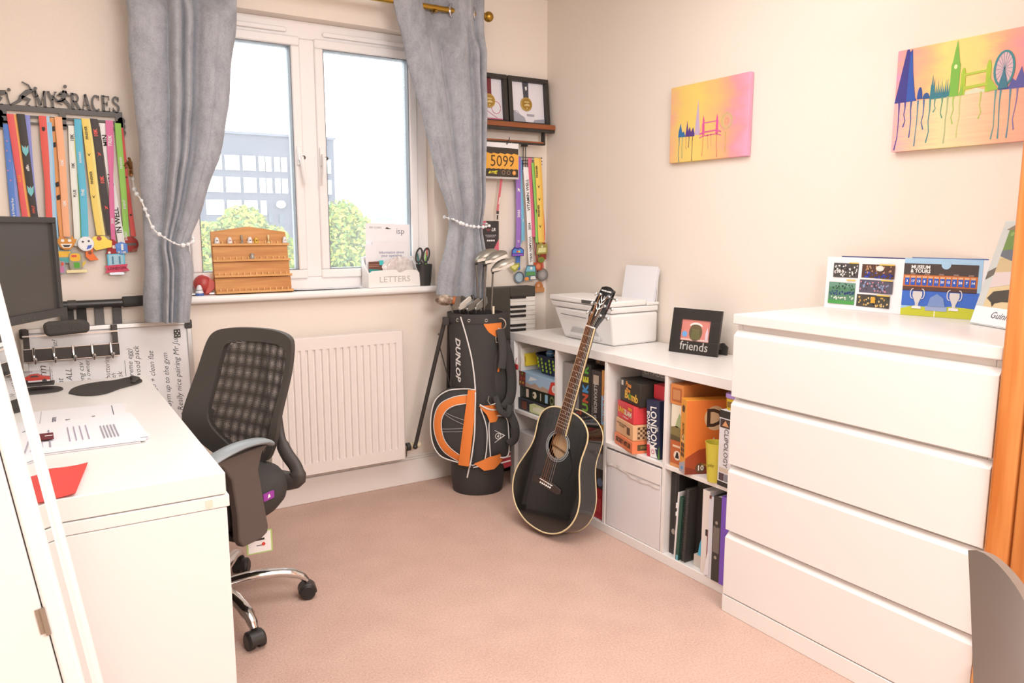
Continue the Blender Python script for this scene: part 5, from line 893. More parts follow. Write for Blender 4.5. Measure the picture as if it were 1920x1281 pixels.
for i, (x, z, y) in enumerate(((-.080, .905, .03), (-.062, .910, -.02), (-.040, .900, .045), (-.022, .905, .0), (-.002, .905, .05), (.018, .898, .02))):
    club(('chromed putter with bent neck beside the head cover', 'dark iron head behind the putter', 'iron head in the middle of the bag under the curtain', 'iron head tucked behind the middle iron', 'iron with white ferrule under the curtain hem', 'low iron right of the white-ferruled iron')[i], (x, z, y), (x*.8, .60, y*.8), 'iron', (.3, -.5, .2, 2.6, .5, 2.9)[i], ('#c9c7c0', '#55524e', '#6a6862', '#77746d', '#8f8c85', '#77746d')[i])
ob('tee_holder', B().box(.075, .084, .862, .905, .06, .068), mat('#e9dcc0', .5), gg)
# ---------------------------------------------------------------- cube shelf contents
TU, BL = .3905, .0385           # floor heights of the upper and lower cubes
def gbox(label, cat, y0, y1, z, h, dep, x, col, name='game_box', grp='board games in the cube shelf', rot=0, side=None, roll=0, lid=True):
    """a carton standing in the shelf; local frame: x right, y up, z out of its visible spine face"""
    M = EAST(x, y0, z) @ Matrix.Rotation(rot, 4, 'Y') @ Matrix.Rotation(roll, 4, 'Z'); t = thing(name, label, cat, M, grp); w = y0-y1
    if lid and min(w, h) > .02:
        if w > h: ob('tray', B().box(.001, w-.001, 0, h*.5, -dep+.001, -.001), mat(side or col, .5), t, bev=.001); ob('lid', B().box(0, w, .004, h, -dep, 0), mat(col, .45), t, bev=.0012)
        else: ob('tray', B().box(.001, w-.001, 0.001, h-.001, -dep+.001, -.0012), mat(side or col, .5), t); ob('lid', B().box(0, w, 0, h, -dep, -.0008).box(0.0, w, 0, h, -.0012, 0), mat(col, .45), t, bev=.0012)
    else: ob('carton', B().box(0, w, 0, h, -dep, 0), mat(col, .5), t, bev=.001)
    return t, w, h
def pr(t, poly, c, z=0, name='print', M=None): return ob(name, B().prism(poly, z, z+.0005, 0, M), mat(c, .55), t)
# column 1 upper
Y_ = CY[0]
bt, w, h = gbox('long green-black game box under the travel game box', 'game', Y_-.004, Y_-.333, TU+.058, .060, .26, KX+.03, '#2c3026')
for i, (x, c) in enumerate(((.055, '#e6cfc0'), (.115, '#efe6cf'), (.215, '#9fd0ea'))): pr(bt, rrect(x, .010, x+.022, .050, .003) if i != 1 else circ(x+.012, .030, .017, 18), c)
pr(bt, ell(.27, .03, .016, .020, 0, 360, 18), '#7c8a5a'); pr(bt, circ(.27, .03, .011, 14), '#2c3026', .0005); pr(bt, circ(.118, .030, .007), '#4a3b30', .0005); pr(bt, rect(.176, .012, .182, .048), '#cfd0c0')
bt, w, h = gbox('game box with green meadow picture at the bottom of the first cube', 'game', Y_-.004, Y_-.333, TU, .057, .26, KX+.02, '#3a3a44')
pr(bt, [(.10, .004), (.30, .004), (.28, .030), (.24, .046), (.14, .052), (.10, .04)], '#cfd8a0'); pr(bt, [(.13, .014), (.25, .012), (.26, .030), (.18, .042), (.13, .03)], '#e9ead0', .0005); pr(bt, rrect(.03, .008, .075, .046, .004), '#7d4a3a')
bt, w, h = gbox('travel game box with blue sky picture and red corner', 'game', Y_-.004, Y_-.333, TU+.119, .070, .25, KX+.025, '#a9c9e6')
pr(bt, [(.06, .0), (.25, .0), (.25, .018), (.20, .026), (.18, .014), (.14, .030), (.10, .016), (.06, .024)], '#b9a392'); pr(bt, [(.245, .0), (.329, .0), (.329, .066), (.27, .058)], '#d9463a'); pr(bt, circ(.295, .028, .018, 16), '#f2ece8', .0005); txt(bt, '1', .026, mat('#4a6fae', .6), .295, .028, .0012); pr(bt, [(.08, .03), (.16, .05), (.10, .056)], '#e9f1f6'); pr(bt, rect(0, 0, .056, .070), '#7d3b2c')
for i in range(5): pr(bt, circ(.012+.008*i, .015+.022*(i % 3), .006, 8), ('#e0b13c', '#c9482c', '#7a9a3a')[i % 3], .0005)
# basket of toys
bs = thing('mesh_basket', 'navy and lime punched plastic basket on top of the game boxes', 'basket', EAST(KX+.05, Y_-.06, TU+.1905))
nv = mat('#2a3350', .5); lime = mat('#a8cf3a', .5)
def bw(u, v):
    a = 2*PI*u; e = 4; c, s = cos(a), sin(a); q = (abs(c)**e+abs(s)**e)**(-1/e); r = .8+.2*v; return (.134+.130*r*c*q, .088*v, -.10+.095*r*s*q)
b = B(); b.grid(bw, 40, 6, cu=True); b.prism([(bw(i/40, 0)[0], bw(i/40, 0)[2]) for i in range(40)], 0, .004, 0, F((0, 0, 0), (1, 0, 0), (0, 0, 1)) @ Matrix.Diagonal((1, 1, -1, 1))); ob('basket_wall', b, nv, bs, ang=2)
ob('rim', B().tube([bw(i/40, 1) for i in range(40)], .005, 8, closed=True), nv, bs)
b = B()
for i in range(7):
    for j in range(4):
        if i == 0 or (i, j) in ((1, 0), (3, 3), (5, 0)): continue
        x = .04+i*.031; z = .016+j*.018; b.prism(rrect(x, z, x+.010, z+.012, .002), -.020+.009*j*.35+.002+.014, -.0185+.009*j*.35+.002+.014)
ob('punched_hole', b, lime, bs, stuff=True)
for lab, p, r, c, sc in (('light blue ball in the basket', (.10, .095, -.05), .020, '#6aa3d8', (1, 1, 1)), ('tan ball in the basket', (.16, .092, -.06), .024, '#d69a72', (1.3, .8, 1)), ('green toy in the basket', (.225, .090, -.05), .018, '#2f8f70', (1.2, .9, 1)), ('lime ball in the basket', (.045, .072, -.03), .014, '#c6de3a', (1, 1, 1))):
    t = thing('toy_ball', lab, 'toy', bs.matrix_world @ T(*p), 'toys in the basket'); ob('ball', B().sph((0, 0, 0), r, 14, sc=sc), mat(c, .5), t); ob('seam', B().tube([(r*sc[0]*1.005*cos(q*PI/10), r*sc[1]*.25, r*sc[2]*1.005*sin(q*PI/10)) for q in range(20)], .0012, 5, closed=True), wh, t)
t, w, h = gbox('yellow packet standing at the left of the basket', 'packet', Y_-.034, Y_-.050, TU+.215, .060, .08, KX+.038, '#e6cf3a', 'yellow_packet', None, roll=.1); pr(t, rect(.003, .02, .013, .045), '#b99a2c')
t = thing('white_carton', 'white carton leaning at the left inside the first cube', 'box', EAST(KX+.02, Y_-.003, TU+.19) ); ob('carton', B().prism([(0, 0), (.022, 0), (.028, .05), (.018, .11), (0, .135)], -.2, 0), mat('#e3dfd8', .6), t); ob('flap', B().prism([(0, .135), (.018, .11), (.022, .112), (.002, .14)], -.19, -.01), mat('#d3cec6', .6), t)
t = thing('red_tape', 'red roll strap hanging at the shelf corner by the golf bag', 'tape', EAST(KX-.011, KY-.012, .592)); ob('band', B().prism(rrect(-.015, 0, .072, .026, .004), -.004, .002), mat('#dc3f40', .5), t, bev=.002); ob('loop', B().tube([(.055, .026, 0), (.056, .045, .0), (.063, .056, .0), (.068, .058, 0)], .0018, 6), mat('#b05a50', .5), t); ob('clear_end', B().prism(rrect(.02, -.018, .06, 0, .004), -.003, .001), mat('#d5cfc9', .3), t)
# column 1 lower (mostly behind bag and guitar)
t, w, h = gbox('red box with orange lettering low in the first cube', 'box', Y_-.20, Y_-.333, BL, .25, .25, KX+.02, '#9c3226', 'game_box'); txt(t, '02', .07, mat('#e58a36', .6), .06, .19, .001, .4)
t, w, h = gbox('grey-white box file low in the first cube', 'box', Y_-.004, Y_-.19, BL, .24, .25, KX+.02, '#d6d3d2', 'storage_box', None); pr(t, rect(.04, .08, .14, .14), '#e9e7e6')
# column 2 upper
Y_ = CY[1]
t, w, h = gbox('grey matt box at the left of the second cube', 'game', Y_-.010, Y_-.125, TU, .285, .25, KX+.03, '#8f8b88'); 
for i, c in enumerate(('#d25a9a', '#e6df4a')): pr(t, rect(.085, .18-.03*i+.05, .110, .205-.03*i+.05), c)
t, w, h = gbox('black game box with rainbow letters on its spine in the second cube', 'game', Y_-.130, Y_-.208, TU, .300, .26, KX+.03, '#35332e', side='#2a2826')
for ch, c, i in zip('REKNUB', ('#69b04c', '#e2dd48', '#4f9ed6', '#d65a36', '#7fb53c', '#d65aa0'), range(6)): txt(t, ch, .052, mat(c, .5), .046, .272-.041*i, .001, PI/2, bold=.05)
t, w, h = gbox('dark brown game spine with white capitals in the second cube', 'game', Y_-.213, Y_-.278, TU, .282, .26, KX+.03, '#463b39', side='#3a3230'); txt(t, 'ALEXANDER the GREAT', .030, mat('#d9d2cc', .6), .030, .105, .001, -PI/2, bold=.01, sx=.80); pr(t, rect(.014, .222, .050, .262), '#cdbba6'); txt(t, 'strategy game', .010, mat('#a39a94', .6), .012, .10, .001, -PI/2)
t, w, h = gbox('orange and blue game box at the right end of the second cube', 'game', Y_-.283, Y_-.332, TU, .29, .26, KX+.03, '#d99a4e'); pr(t, [(.0, .06), (.049, .05), (.049, .2), (.0, .18)], '#a9cbe8'); pr(t, [(.004, .0), (.049, .0), (.049, .055), (.02, .07)], '#e0b04a'); txt(t, 'COLORS', .040, mat('#c9764a', .6), .024, .15, .001, -PI/2, bold=.02)
t, w, h = gbox('flat dark box lying on top of the spines in the second cube', 'game', Y_-.20, Y_-.33, TU+.302, .030, .22, KX+.06, '#3f2f28')
for i in range(4): pr(t, rect(.01+.03*i, .006, .03+.03*i, .024), ('#8a6a4c', '#5a3a2c', '#c9a27a', '#6b4a38')[i])
# column 2 lower
t, w, h = gbox('red box low in the second cube behind the guitar', 'box', Y_-.22, Y_-.333, BL, .13, .3, KX+.015, '#c9343c', 'storage_box', None); pr(t, rect(.03, .03, .09, .09), '#e0565a')
t, w, h = gbox('dark grey box on the red box behind the guitar', 'box', Y_-.21, Y_-.332, BL+.1305, .085, .28, KX+.02, '#5a5150', 'storage_box', None); pr(t, circ(.085, .03, .018), '#8fa3c9')
t, w, h = gbox('pale box on top behind the guitar', 'box', Y_-.20, Y_-.331, BL+.2165, .07, .28, KX+.02, '#dcd9d8', 'storage_box', None); pr(t, rect(.03, .02, .09, .05), '#c9c5c4')
# column 3 upper
Y_ = CY[2]
def flatgame(label, y0, y1, z, h, dep, x, col, side, rot=0, top=None): return gbox(label, 'game', y0, y1, z, h, dep, x, col, side=side, rot=rot)
t, w, h = flatgame('orange box at the bottom of the small game stack', Y_-.024, Y_-.194, TU, .048, .13, KX+.028, '#ef8a5c', '#e0784c', -.28); txt(t, 'SECRET HITLER', .026, mat('#4a3428', .6), .085, .025, .001, bold=.03, sx=.78); pr(t, rect(0, .0, .13, .048), '#ea8456', 0, 'end_print', F((w, 0, 0), (0, 0, -1), (0, 1, 0))); ob('end_label', B().prism(rect(.022, .012, .108, .036), .0006, .0012, 0, F((w, 0, 0), (0, 0, -1), (0, 1, 0))), mat('#5a4a2c', .6), t); txt(t, 'SECRET HITLER', .013, mat('#c9a25a', .6), .065, .024, .0014, 0, F((w, 0, 0), (0, 0, -1), (0, 1, 0)), sx=.7)
t, w, h = flatgame('light wooden box with chequered print, second in the small game stack', Y_-.030, Y_-.190, TU+.049, .064, .13, KX+.030, '#e8b98c', '#dba878', -.28); pr(t, rect(.104, .016, .132, .046), '#6b4a34'); txt(t, 'ANCIENT WOODEN\nCHEQUERS', .010, mat('#7a5a40', .6), .055, .042, .001); SD = F((w, 0, 0), (0, 0, -1), (0, 1, 0)); pr(t, rect(.02, .008, .10, .056), '#6b4a34', .0001, 'board_print', SD)
q = B()
for i in range(8):
    for j in range(5):
        if (i+j) % 2: q.prism(rect(.021+i*.0098, .009+j*.0092, .0308+i*.0098, .0182+j*.0092), .0007, .0011, 0, SD)
ob('chequer_squares', q, mat('#d9b48a', .6), t)
t, w, h = flatgame('red UNO style box, third in the small game stack', Y_-.034, Y_-.186, TU+.114, .070, .13, KX+.033, '#e0454a', '#d43a40', -.28); txt(t, 'UNO', .030, mat('#f0c43c', .5), .040, .035, .001, -.03, bold=.03, sx=.95); txt(t, 'SLAM', .030, mat('#f3e7d0', .5), .100, .033, .001, -.03, bold=.03, sx=.95); pr(t, rrect(.100, .050, .134, .060, .002), '#eaa53a'); txt(t, 'family game', .010, mat('#f0dcd8', .5), .080, .014, .001)
t['label'] = 'red card game box, third in the small game stack'
t, w, h = flatgame('black party game box with orange and green lettering', Y_-.046, Y_-.205, TU+.185, .093, .13, KX+.035, '#37342e', '#2c2926', -.20); txt(t, 'Pass\nthe', .026, mat('#f0a04a', .5), .066, .064, .001, -.12, bold=.03); txt(t, 'Bomb', .044, mat('#efc04c', .5), .090, .030, .001, -.05, bold=.03); pr(t, circ(.080, .031, .011), '#5f8a34', .0012); pr(t, rrect(.008, .066, .024, .086, .002), '#d9d6d0')
t, w, h = gbox('grey castle game box standing at the back, topmost in the third cube', 'game', Y_-.100, Y_-.334, TU+.283, .058, .20, KX+.10, '#8d8a88'); txt(t, 'CITADELS', .036, mat('#dcdad6', .5), .085, .026, .001, sx=.9); pr(t, [(.15, 0), (.19, 0), (.19, .05), (.165, .055)], '#b08a72'); pr(t, rect(.196, .004, .23, .054), '#5a5a3c')
t, w, h = gbox('navy London board game box leaning upright at the right of the third cube', 'game', Y_-.230, Y_-.300, TU, .222, .27, KX+.020, '#2c3350', side='#222842', roll=.05)
txt(t, 'LONDON', .047, wh, .038, .117, .001, -PI/2, bold=.015, sx=.80); txt(t, 'BOARD GAME', .022, wh, .011, .112, .001, -PI/2, bold=.02, sx=.95); txt(t, 'THE', .010, wh, .061, .115, .001, -PI/2)
pr(t, [(0, 0), (.030, 0), (.020, .052), (0, .052)], '#c9303c'); pr(t, [(.020, 0), (.058, 0), (.042, .045), (.016, .05)], '#f0eef0', .0004); pr(t, circ(.034, .022, .009), '#c9606c', .001); pr(t, circ(.034, .022, .006), '#f0eef0', .0016); pr(t, [(.06, 0), (.07, 0), (.07, .05), (.066, .04)], '#5a8f3c')
t, w, h = gbox('red and pink magazine box behind the black party game', 'game', Y_-.226, Y_-.330, TU+.224, .056, .16, KX+.05, '#cf3a44'); txt(t, 'GEO', .030, mat('#f0b6bc', .5), .075, .028, .001, PI/2)
t, w, h = gbox('pale book at the right of the leaning navy game box', 'book', Y_-.306, Y_-.333, TU, .250, .24, KX+.03, '#e6e9ec', 'book', None); pr(t, [(.004, .0), (.027, 0), (.027, .08), (.012, .06)], '#a9c46a'); pr(t, rect(.006, .10, .02, .14), '#8fb7d6')
# column 3 lower: fabric drawer
t = thing('storage_box', 'white fabric storage box filling the lower third cube', 'storage box', EAST(KX+.004, Y_-.006, BL)); ob('box_front', B().box(0, .323, 0, .325, -.34, 0), mat('#e9e6e9', .6), t, bev=.004); ob('hem', B().box(-.001, .324, .262, .328, .0002, .003), mat('#eee9e6', .7), t, bev=.003)
hm_ = B().grid(lambda u, v: (.004+.316*u, .262+.006*sin(u*9)+.010*sin(u*4+1)-.012+v*.012, .004+.002*sin(u*30)), 40, 2); ob('hem_edge', hm_, mat('#e4dedb', .7), t)
# column 4 upper
Y_ = CY[3]
t, w, h = gbox('brown wooden box with bird picture, lowest behind the tall orange game', 'game', Y_-.014, Y_-.074, TU, .100, .22, KX+.012, '#c2683a', side='#b05a30'); pr(t, circ(.036, .045, .018), '#f0dfcb'); pr(t, [(.026, .035), (.046, .035), (.041, .055), (.034, .06)], '#2f2826', .0006); pr(t, rect(.012, .075, .055, .083), '#e9c9a8'); pr(t, rect(.0, .0, .060, .012), '#d9955c')
t, w, h = gbox('box with pale meadow picture, second behind the tall orange game', 'game', Y_-.014, Y_-.074, TU+.101, .135, .22, KX+.012, '#efe7d2'); pr(t, [(.0, .0), (.06, .0), (.06, .045), (.03, .055), (0, .048)], '#8a7a4a'); pr(t, [(.02, .05), (.052, .05), (.056, .085), (.042, .105), (.03, .08)], '#a9b584'); pr(t, [(.0, .0), (.06, 0), (.06, .014), (0, .02)], '#5f5436', .0006)
t, w, h = gbox('orange wooden crate box topmost behind the tall orange game', 'game', Y_-.008, Y_-.074, TU+.237, .074, .26, KX+.010, '#d98a4a', side='#c9753a'); pr(t, rrect(.008, .010, .058, .062, .004), '#b5683a'); pr(t, rrect(.014, .018, .05, .054, .003), '#c98a5a', .0006)
t, w, h = gbox('orange wooden crate box lying flat at the back behind the tall orange game', 'game', Y_-.076, Y_-.250, TU+.20, .110, .12, KX+.245, '#d08a48', side='#b9783c'); pr(t, rect(.02, .07, .15, .10), '#a9683a')
t, w, h = gbox('tall orange picture game box with ornate D', 'game', Y_-.078, Y_-.130, TU, .272, .20, KX-.003, '#eda03c', side='#e5963a', rot=-.42)
pr(t, [(0, 0), (w, 0), (w, .05), (0, .03)], '#b3aeb8', .0003); pr(t, circ(.026, .018, .010, 14, .006), '#5aa9e0', .0008)
txt(t, 'Dixit', .032, mat('#5a3a24', .6), .026, .152, .001, PI/2, shear=.2)
ob('picture_grid', (lambda b: [b.prism(rrect(.010+i*.017, .060+j*.018, .024+i*.017, .075+j*.018, .002), .0004, .0009) for i in range(2) for j in range(3)][0])(B()), mat('#6b4a30', .6), t); pr(t, [(.014, .225), (.034, .225), (.038, .245), (.024, .252), (.012, .242)], '#4a3424', .0003); pr(t, rect(.012, .115, .040, .142), '#e9c07c', .0003)
SD = F((w, 0, 0), (0, 0, -1), (0, 1, 0)); pr(t, rect(.001, .0, .199, .271), '#e87f34', .0001, 'cover_print', SD)
pr(t, [(.001, .06), (.05, .09), (.10, .10), (.199, .075), (.199, .0), (.001, .0)], '#a84a26', .0007, 'cover_print', SD); pr(t, [(.001, .03), (.05, .012), (.09, .03), (.199, .012), (.199, 0), (.001, 0)], '#8a3a22', .0012, 'cover_print', SD)
pr(t, ell(.108, .205, .040, .045, 0, 360, 26), '#e9c9a0', .0007, 'initial_back', SD); txt(t, 'D', .092, mat('#4a3424', .6), .106, .203, .0014, 0, SD, bold=.02, name='initial'); txt(t, '10', .026, wh, .058, .022, .0019, 0, SD, bold=.03); pr(t, circ(.058, .022, .019, 18), '#6a4a34', .0015, 'badge_print', SD); pr(t, circ(.108, .020, .015, 18), '#c9584a', .0017, 'badge_print', SD)
pr(t, [(.085, .075), (.105, .070), (.118, .10), (.14, .118), (.112, .118), (.088, .108)], '#5f5048', .0013, 'figure_print', SD); pr(t, [(.095, .118), (.112, .118), (.106, .135)], '#e6dccb', .0013, 'figure_print', SD); pr(t, [(.135, .12), (.158, .128), (.16, .14), (.14, .138)], '#c9562c', .0013, 'fish_print', SD)
t = thing('yellow_cup', 'translucent yellow plastic cup in front of the tall orange game', 'cup', (KX+.018, Y_-.232, TU)); prc = [(.0, .003), (.027, 0), (.029, .01), (.037, .135), (.0385, .14), (.036, .14), (.035, .13), (.026, .006), (0, .005)]
ob('cup', B().grid(lambda u, v: (lambda p: (p[0]*cos(2*PI*u), p[0]*sin(2*PI*u), p[1]))(prc[int(round(v*8))]), 28, 8, cu=True), mat('#ddd24e', .35), t); txt(t, 'just play', .016, mat('#8a7d2c', .6), 0, 0, 0, .1, F((-.035, .006, .062), (.15, -1, 0), (.08, 0, 1)), shear=.3)
t, w, h = gbox('white Clipology game box spine beside the chest', 'game', Y_-.262, Y_-.322, TU, .266, .26, KX-.004, '#ecebf0', side='#e0dfe4', rot=-.05)
t['label'] = 'white game box with movie pictures on its spine beside the chest'
txt(t, 'CLIPOLOGY', .027, mat('#6a625e', .6), .033, .137, .001, -PI/2, sx=.92); pr(t, rect(0, 0, w, .016), '#35312e'); pr(t, rect(0, .240, w, .266), '#35312e'); pr(t, rect(.004, .206, .056, .236), '#4a3a34', .0003); pr(t, [(.014, .212), (.028, .232), (.044, .212)], '#e0a476', .0008); pr(t, rect(.006, .020, .030, .046), '#5a4a50'); pr(t, rect(.032, .020, .056, .046), '#8a8a96'); pr(t, rect(.006, .05, .05, .066), '#d9c9b9')
t = thing('dough_tub', 'yellow tub with lilac lid on the white game box', 'tub', (KX+.04, Y_-.292, TU+.2665)); ob('tub', B().cyl((0, 0, 0), (0, 0, .040), .030, .032, 22), mat('#e0c23a', .4), t); ob('lid', B().cyl((0, 0, .0402), (0, 0, .056), .035, n=22), mat('#b08fd8', .4), t, bev=.002); ob('label_print', B().box(-.0325, -.0315, -.010, .010, .01, .03), mat('#8a6a2c', .5), t)
# column 4 lower: folders
def folder(label, y0, w_, h_, col, x, dep=.28, lean=0, cat='folder', name='ring_binder', z=BL, spine=None):
    t = thing(name, label, cat, EAST(x, y0, z) @ Matrix.Rotation(lean, 4, 'Z'), 'folders in the bottom right cube'); ob('cover', B().box(0, .002, 0, h_, -dep, 0).box(w_-.002, w_, 0, h_, -dep, 0).box(.0021, w_-.0021, 0, h_, -.002, 0), mat(col, .5), t)
    ob('pages', B().box(.003, w_-.003, .006, h_-.008, -dep+.01, -.004), paper, t); return t
t = folder('black lever arch file at the left of the bottom right cube', Y_-.006, .042, .318, '#302d2b', KX+.03); ob('finger_hole', B().prism(circ(.02, .09, .011), 0, .0006), silver, t); ob('spine_crease', B().prism(rect(.024, .0, .026, .318), 0, .0008), greyd, t)
t = folder('thin white document folder behind the green book', Y_-.052, .008, .262, '#eceaea', KX+.008, lean=-.05); ob('paper_clip', B().box(-.003, .004, .20, .22, 0, .003).box(-.002, .004, .17, .185, 0, .003), wh, t)
t = folder('dark green exercise book beside the spiral notebook', Y_-.064, .014, .250, '#2f5548', KX+.006, lean=-.06); pr(t, rect(.002, 0, .012, .02), '#6fb3c9')
t = thing('spiral_notebook', 'black spiral-bound notebook beside the green book', 'notebook', EAST(KX+.010, Y_-.086, BL) @ Matrix.Rotation(-.04, 4, 'Z'), 'folders in the bottom right cube'); ob('cover', B().box(.0, .003, 0, .285, -.21, -.004).box(.016, .019, 0, .285, -.21, -.004), black, t); ob('pages', B().box(.0031, .0159, .003, .282, -.208, -.006), greyd, t)
for k in range(26): ob('coil', B().tube([(.0095+.0105*cos(q*PI/5), .008+k*.0108, -.002+.007*sin(q*PI/5)) for q in range(10)], .0012, 5, closed=True), mat('#3a3836', .4), t)
t = folder('wide black box file in the shadow of the bottom right cube', Y_-.112, .060, .312, '#2e2c2a', KX+.06)
t = thing('blue_folder_sheet', 'bright blue curved plastic wallet in the bottom right cube', 'wallet', EAST(KX+.03, Y_-.150, BL), None); ob('wallet', B().prism([(0, .03), (.01, .09), (.022, .125), (.03, .11), (.026, .085), (.036, .09), (.036, .02)], -.2, 0), mat('#52bfe6', .4), t); ob('clear_sleeve', B().box(-.012, .038, 0, .045, -.2, .004), mat('#d2cbc2', .3), t); ob('white_edge', B().prism([(.018, .125), (.030, .215), (.033, .215), (.030, .11)], -.18, -.002), mat('#dfe4ea', .5), t)
t = folder('white magazine file with black finger hole', Y_-.192, .034, .312, '#ece5df', KX+.004); pr(t, rrect(.018, .145, .030, .17, .004), '#3a3634'); pr(t, [(.026, .05), (.034, .05), (.034, .19), (.028, .16)], '#8a4a42', .0006)
t = folder('pale grey document file beside the magazine file', Y_-.228, .022, .300, '#e2e4ee', KX-.002); ob('loose_paper', B().prism([(-.014, .0), (.010, .01), (.010, .10), (.0, .085)], .0008, .0014), paper, t); ob('corner_clip', B().box(.002, .010, .292, .302, -.002, .002), mat('#7a3a34', .5), t)
t = folder('black lever arch file with two rivets and clear label', Y_-.252, .036, .310, '#3f3b37', KX-.006); pr(t, rect(.004, .105, .032, .200), '#7d736c'); 
for z in (.215, .088): ob('rivet', B().prism(circ(.018, z, .006), 0, .0016), silver, t)
ob('finger_hole', B().prism(circ(.018, .205, .008), .0, .0008), black, t)
t = folder('bright purple ring binder beside the chest', Y_-.290, .040, .318, '#8058c8', KX-.008, lean=0); ob('elastic_strap', B().box(.0405, .046, .19, .215, -.05, -.02), mat('#6a44b4', .5), t)
# ---------------------------------------------------------------- acoustic guitar leaning on the shelf
gu = Vector((.246, -.119, 1.012)).normalized(); gn0 = Vector((-.972, -.190, .21)); gn = (gn0-gu*gn0.dot(gu)).normalized()
GM = F((1.704, 2.524, .030), gu.cross(gn), gu)
gt = thing('acoustic_guitar', 'black acoustic guitar with cream binding leaning against the cube shelf', 'guitar', GM)
PW = [(0, .0), (.004, .05), (.018, .095), (.045, .140), (.09, .176), (.145, .192), (.20, .187), (.255, .166), (.305, .146), (.35, .138), (.395, .141), (.435, .142), (.47, .130), (.497, .100), (.512, .060), (.518, .0)]
half = smooth([(w_, u) for u, w_ in PW], 60); OUT = half+[(-x, y) for x, y in half[-2:0:-1]]
DEP = lambda y: .112-.020*y/.52
n = len(OUT); b = B()
b.add([(x, y, 0) for x, y in OUT]+[(x, y, -DEP(y)) for x, y in OUT], [(i, (i+1) % n, n+(i+1) % n, n+i) for i in range(n)]+[tuple(range(n, 2*n))]); ob('body', b, gloss, gt, ang=.5)
hx, hy, hr_ = 0, .362, .0505; b = B(); vs = []; top = []
ci = []
for x, y in OUT:
    a = math.atan2(y-hy, x-hx); ci.append((hx+hr_*cos(a), hy+hr_*sin(a)))
for r_ in range(5):
    t = r_/4; vs += [(c[0]+(o_[0]-c[0])*t, c[1]+(o_[1]-c[1])*t, .0) for c, o_ in zip(ci, OUT)]
b.add(vs, [(r_*n+i, r_*n+(i+1) % n, (r_+1)*n+(i+1) % n, (r_+1)*n+i) for r_ in range(4) for i in range(n)]); ob('soundboard', b, gloss, gt)
crm = mat('#e6d3a6', .35)
ob('binding', B().tube([(x*.995, y, .0) for x, y in OUT], .0032, 8, closed=True), crm, gt); ob('binding', B().tube([(x*.995, y, -DEP(y)) for x, y in OUT], .0028, 8, closed=True), crm, gt)
ob('sound_hole_lining', B().prism(circ(hx, hy, .060, 30), -.034, -.032), mat('#e0bc92', .7), gt); ob('inner_brace', B().prism([(-.05, .345), (.055, .335), (.055, .341), (-.05, .351)], -.0318, -.028), mat('#7a5a3c', .7), gt)
for r_, w_, c in ((.0525, .0022, '#8f9a9e'), (.0565, .0012, '#e6e6e2'), (.060, .0030, '#59646a'), (.0645, .0012, '#d9dad6')): ob('rosette_ring', B().strokes(ell(hx, hy, r_, r_, 0, 360, 48), w_, .0002, .0009), mat(c, .35), gt)
ob('pickguard', B().prism(smooth([(.056, .375), (.085, .345), (.105, .30), (.098, .25), (.060, .235), (.030, .255), (.022, .295)], 24)+ell(hx, hy, .067, .067, -70, 8, 8), .0003, .0012), mat('#1d1f1e', .05, coat=1), gt)
ob('bridge', B().prism([(-.085, .186), (-.070, .178), (.070, .178), (.085, .186), (.082, .204), (.04, .212), (-.04, .212), (-.082, .204)], .0, .008), mat('#3a302c', .5), gt, bev=.002); ob('saddle', B().prism([(-.037, .203), (.037, .201), (.037, .204), (-.037, .206)], .008, .0115), wh, gt)
for i in range(6): ob('bridge_pin', B().sph((-.0285+.0114*i, .191, .0095), .0042, 8), wh, gt)
NL = .870
ob('fretboard', B().prism([(-.029, .415), (.029, .415), (.0225, NL), (-.0225, NL)], .002, .0085), mat('#4a3833', .45), gt); ob('fretboard_binding', B().prism([(.029, .415), (.0308, .415), (.0243, NL), (.0225, NL)], .001, .0088).prism([(-.0308, .415), (-.029, .415), (-.0225, NL), (-.0243, NL)], .001, .0088), crm, gt)
nk = B().grid(lambda u, v: ((lambda w_: (w_*cos(PI+PI*u), .50+(NL-.50)*v, .001+(.021 if v > .08 else .021+.05*(1-v/.08)**2)*sin(PI+PI*u)))(.0295-.0065*v)), 14, 20); ob('neck', nk, mat('#2f2522', .3), gt, ang=1)
sc = .644
for k in range(1, 20):
    y = NL-sc*(1-2**(-k/12)); hw = .0225+(NL-y)*.0143
    ob('fret', B().box(-hw, hw, y-.0010, y+.0010, .0085, .0097), mat('#dedad0', .3, .6), gt)
for k in (3, 5, 7, 9, 15): y = NL-sc*(1-(2**(-k/12)+2**(-(k-1)/12))/2); ob('fret_dot', B().prism(circ(0, y, .003, 12), .0085, .0089), wh, gt)
ob('nut', B().box(-.0235, .0235, NL, NL+.005, .002, .0115), wh, gt)
hd = F((0, NL+.005, .006), (1, 0, 0), (0, cos(.24), -sin(.24)))
HD = [(-.023, 0), (-.027, .02), (-.036, .045), (-.037, .10), (-.033, .168), (-.012, .176), (.012, .176), (.033, .168), (.037, .10), (.036, .045), (.027, .02), (.023, 0)]
ob('headstock', B().prism(HD, -.016, 0, 0, hd), gloss, gt, bev=.001); txt(gt, 'martin smith', .0105, wh, 0, .156, .0004, 0, hd, bold=.02)
q = B()
q.strokes([(0, .045), (0, .10), (.003, .135)], [.0035, .003, .001], 0, .0006, 0, hd)
for s, y0, l in ((1, .075, .018), (-1, .070, .018), (1, .095, .016), (-1, .092, .016), (1, .112, .012), (-1, .110, .012)): q.strokes([(0, y0), (s*l*.6, y0+.008), (s*l, y0+.022)], [.004, .004, .001], 0, .0006, 0, hd)
ob('vine_inlay', q, wh, gt)
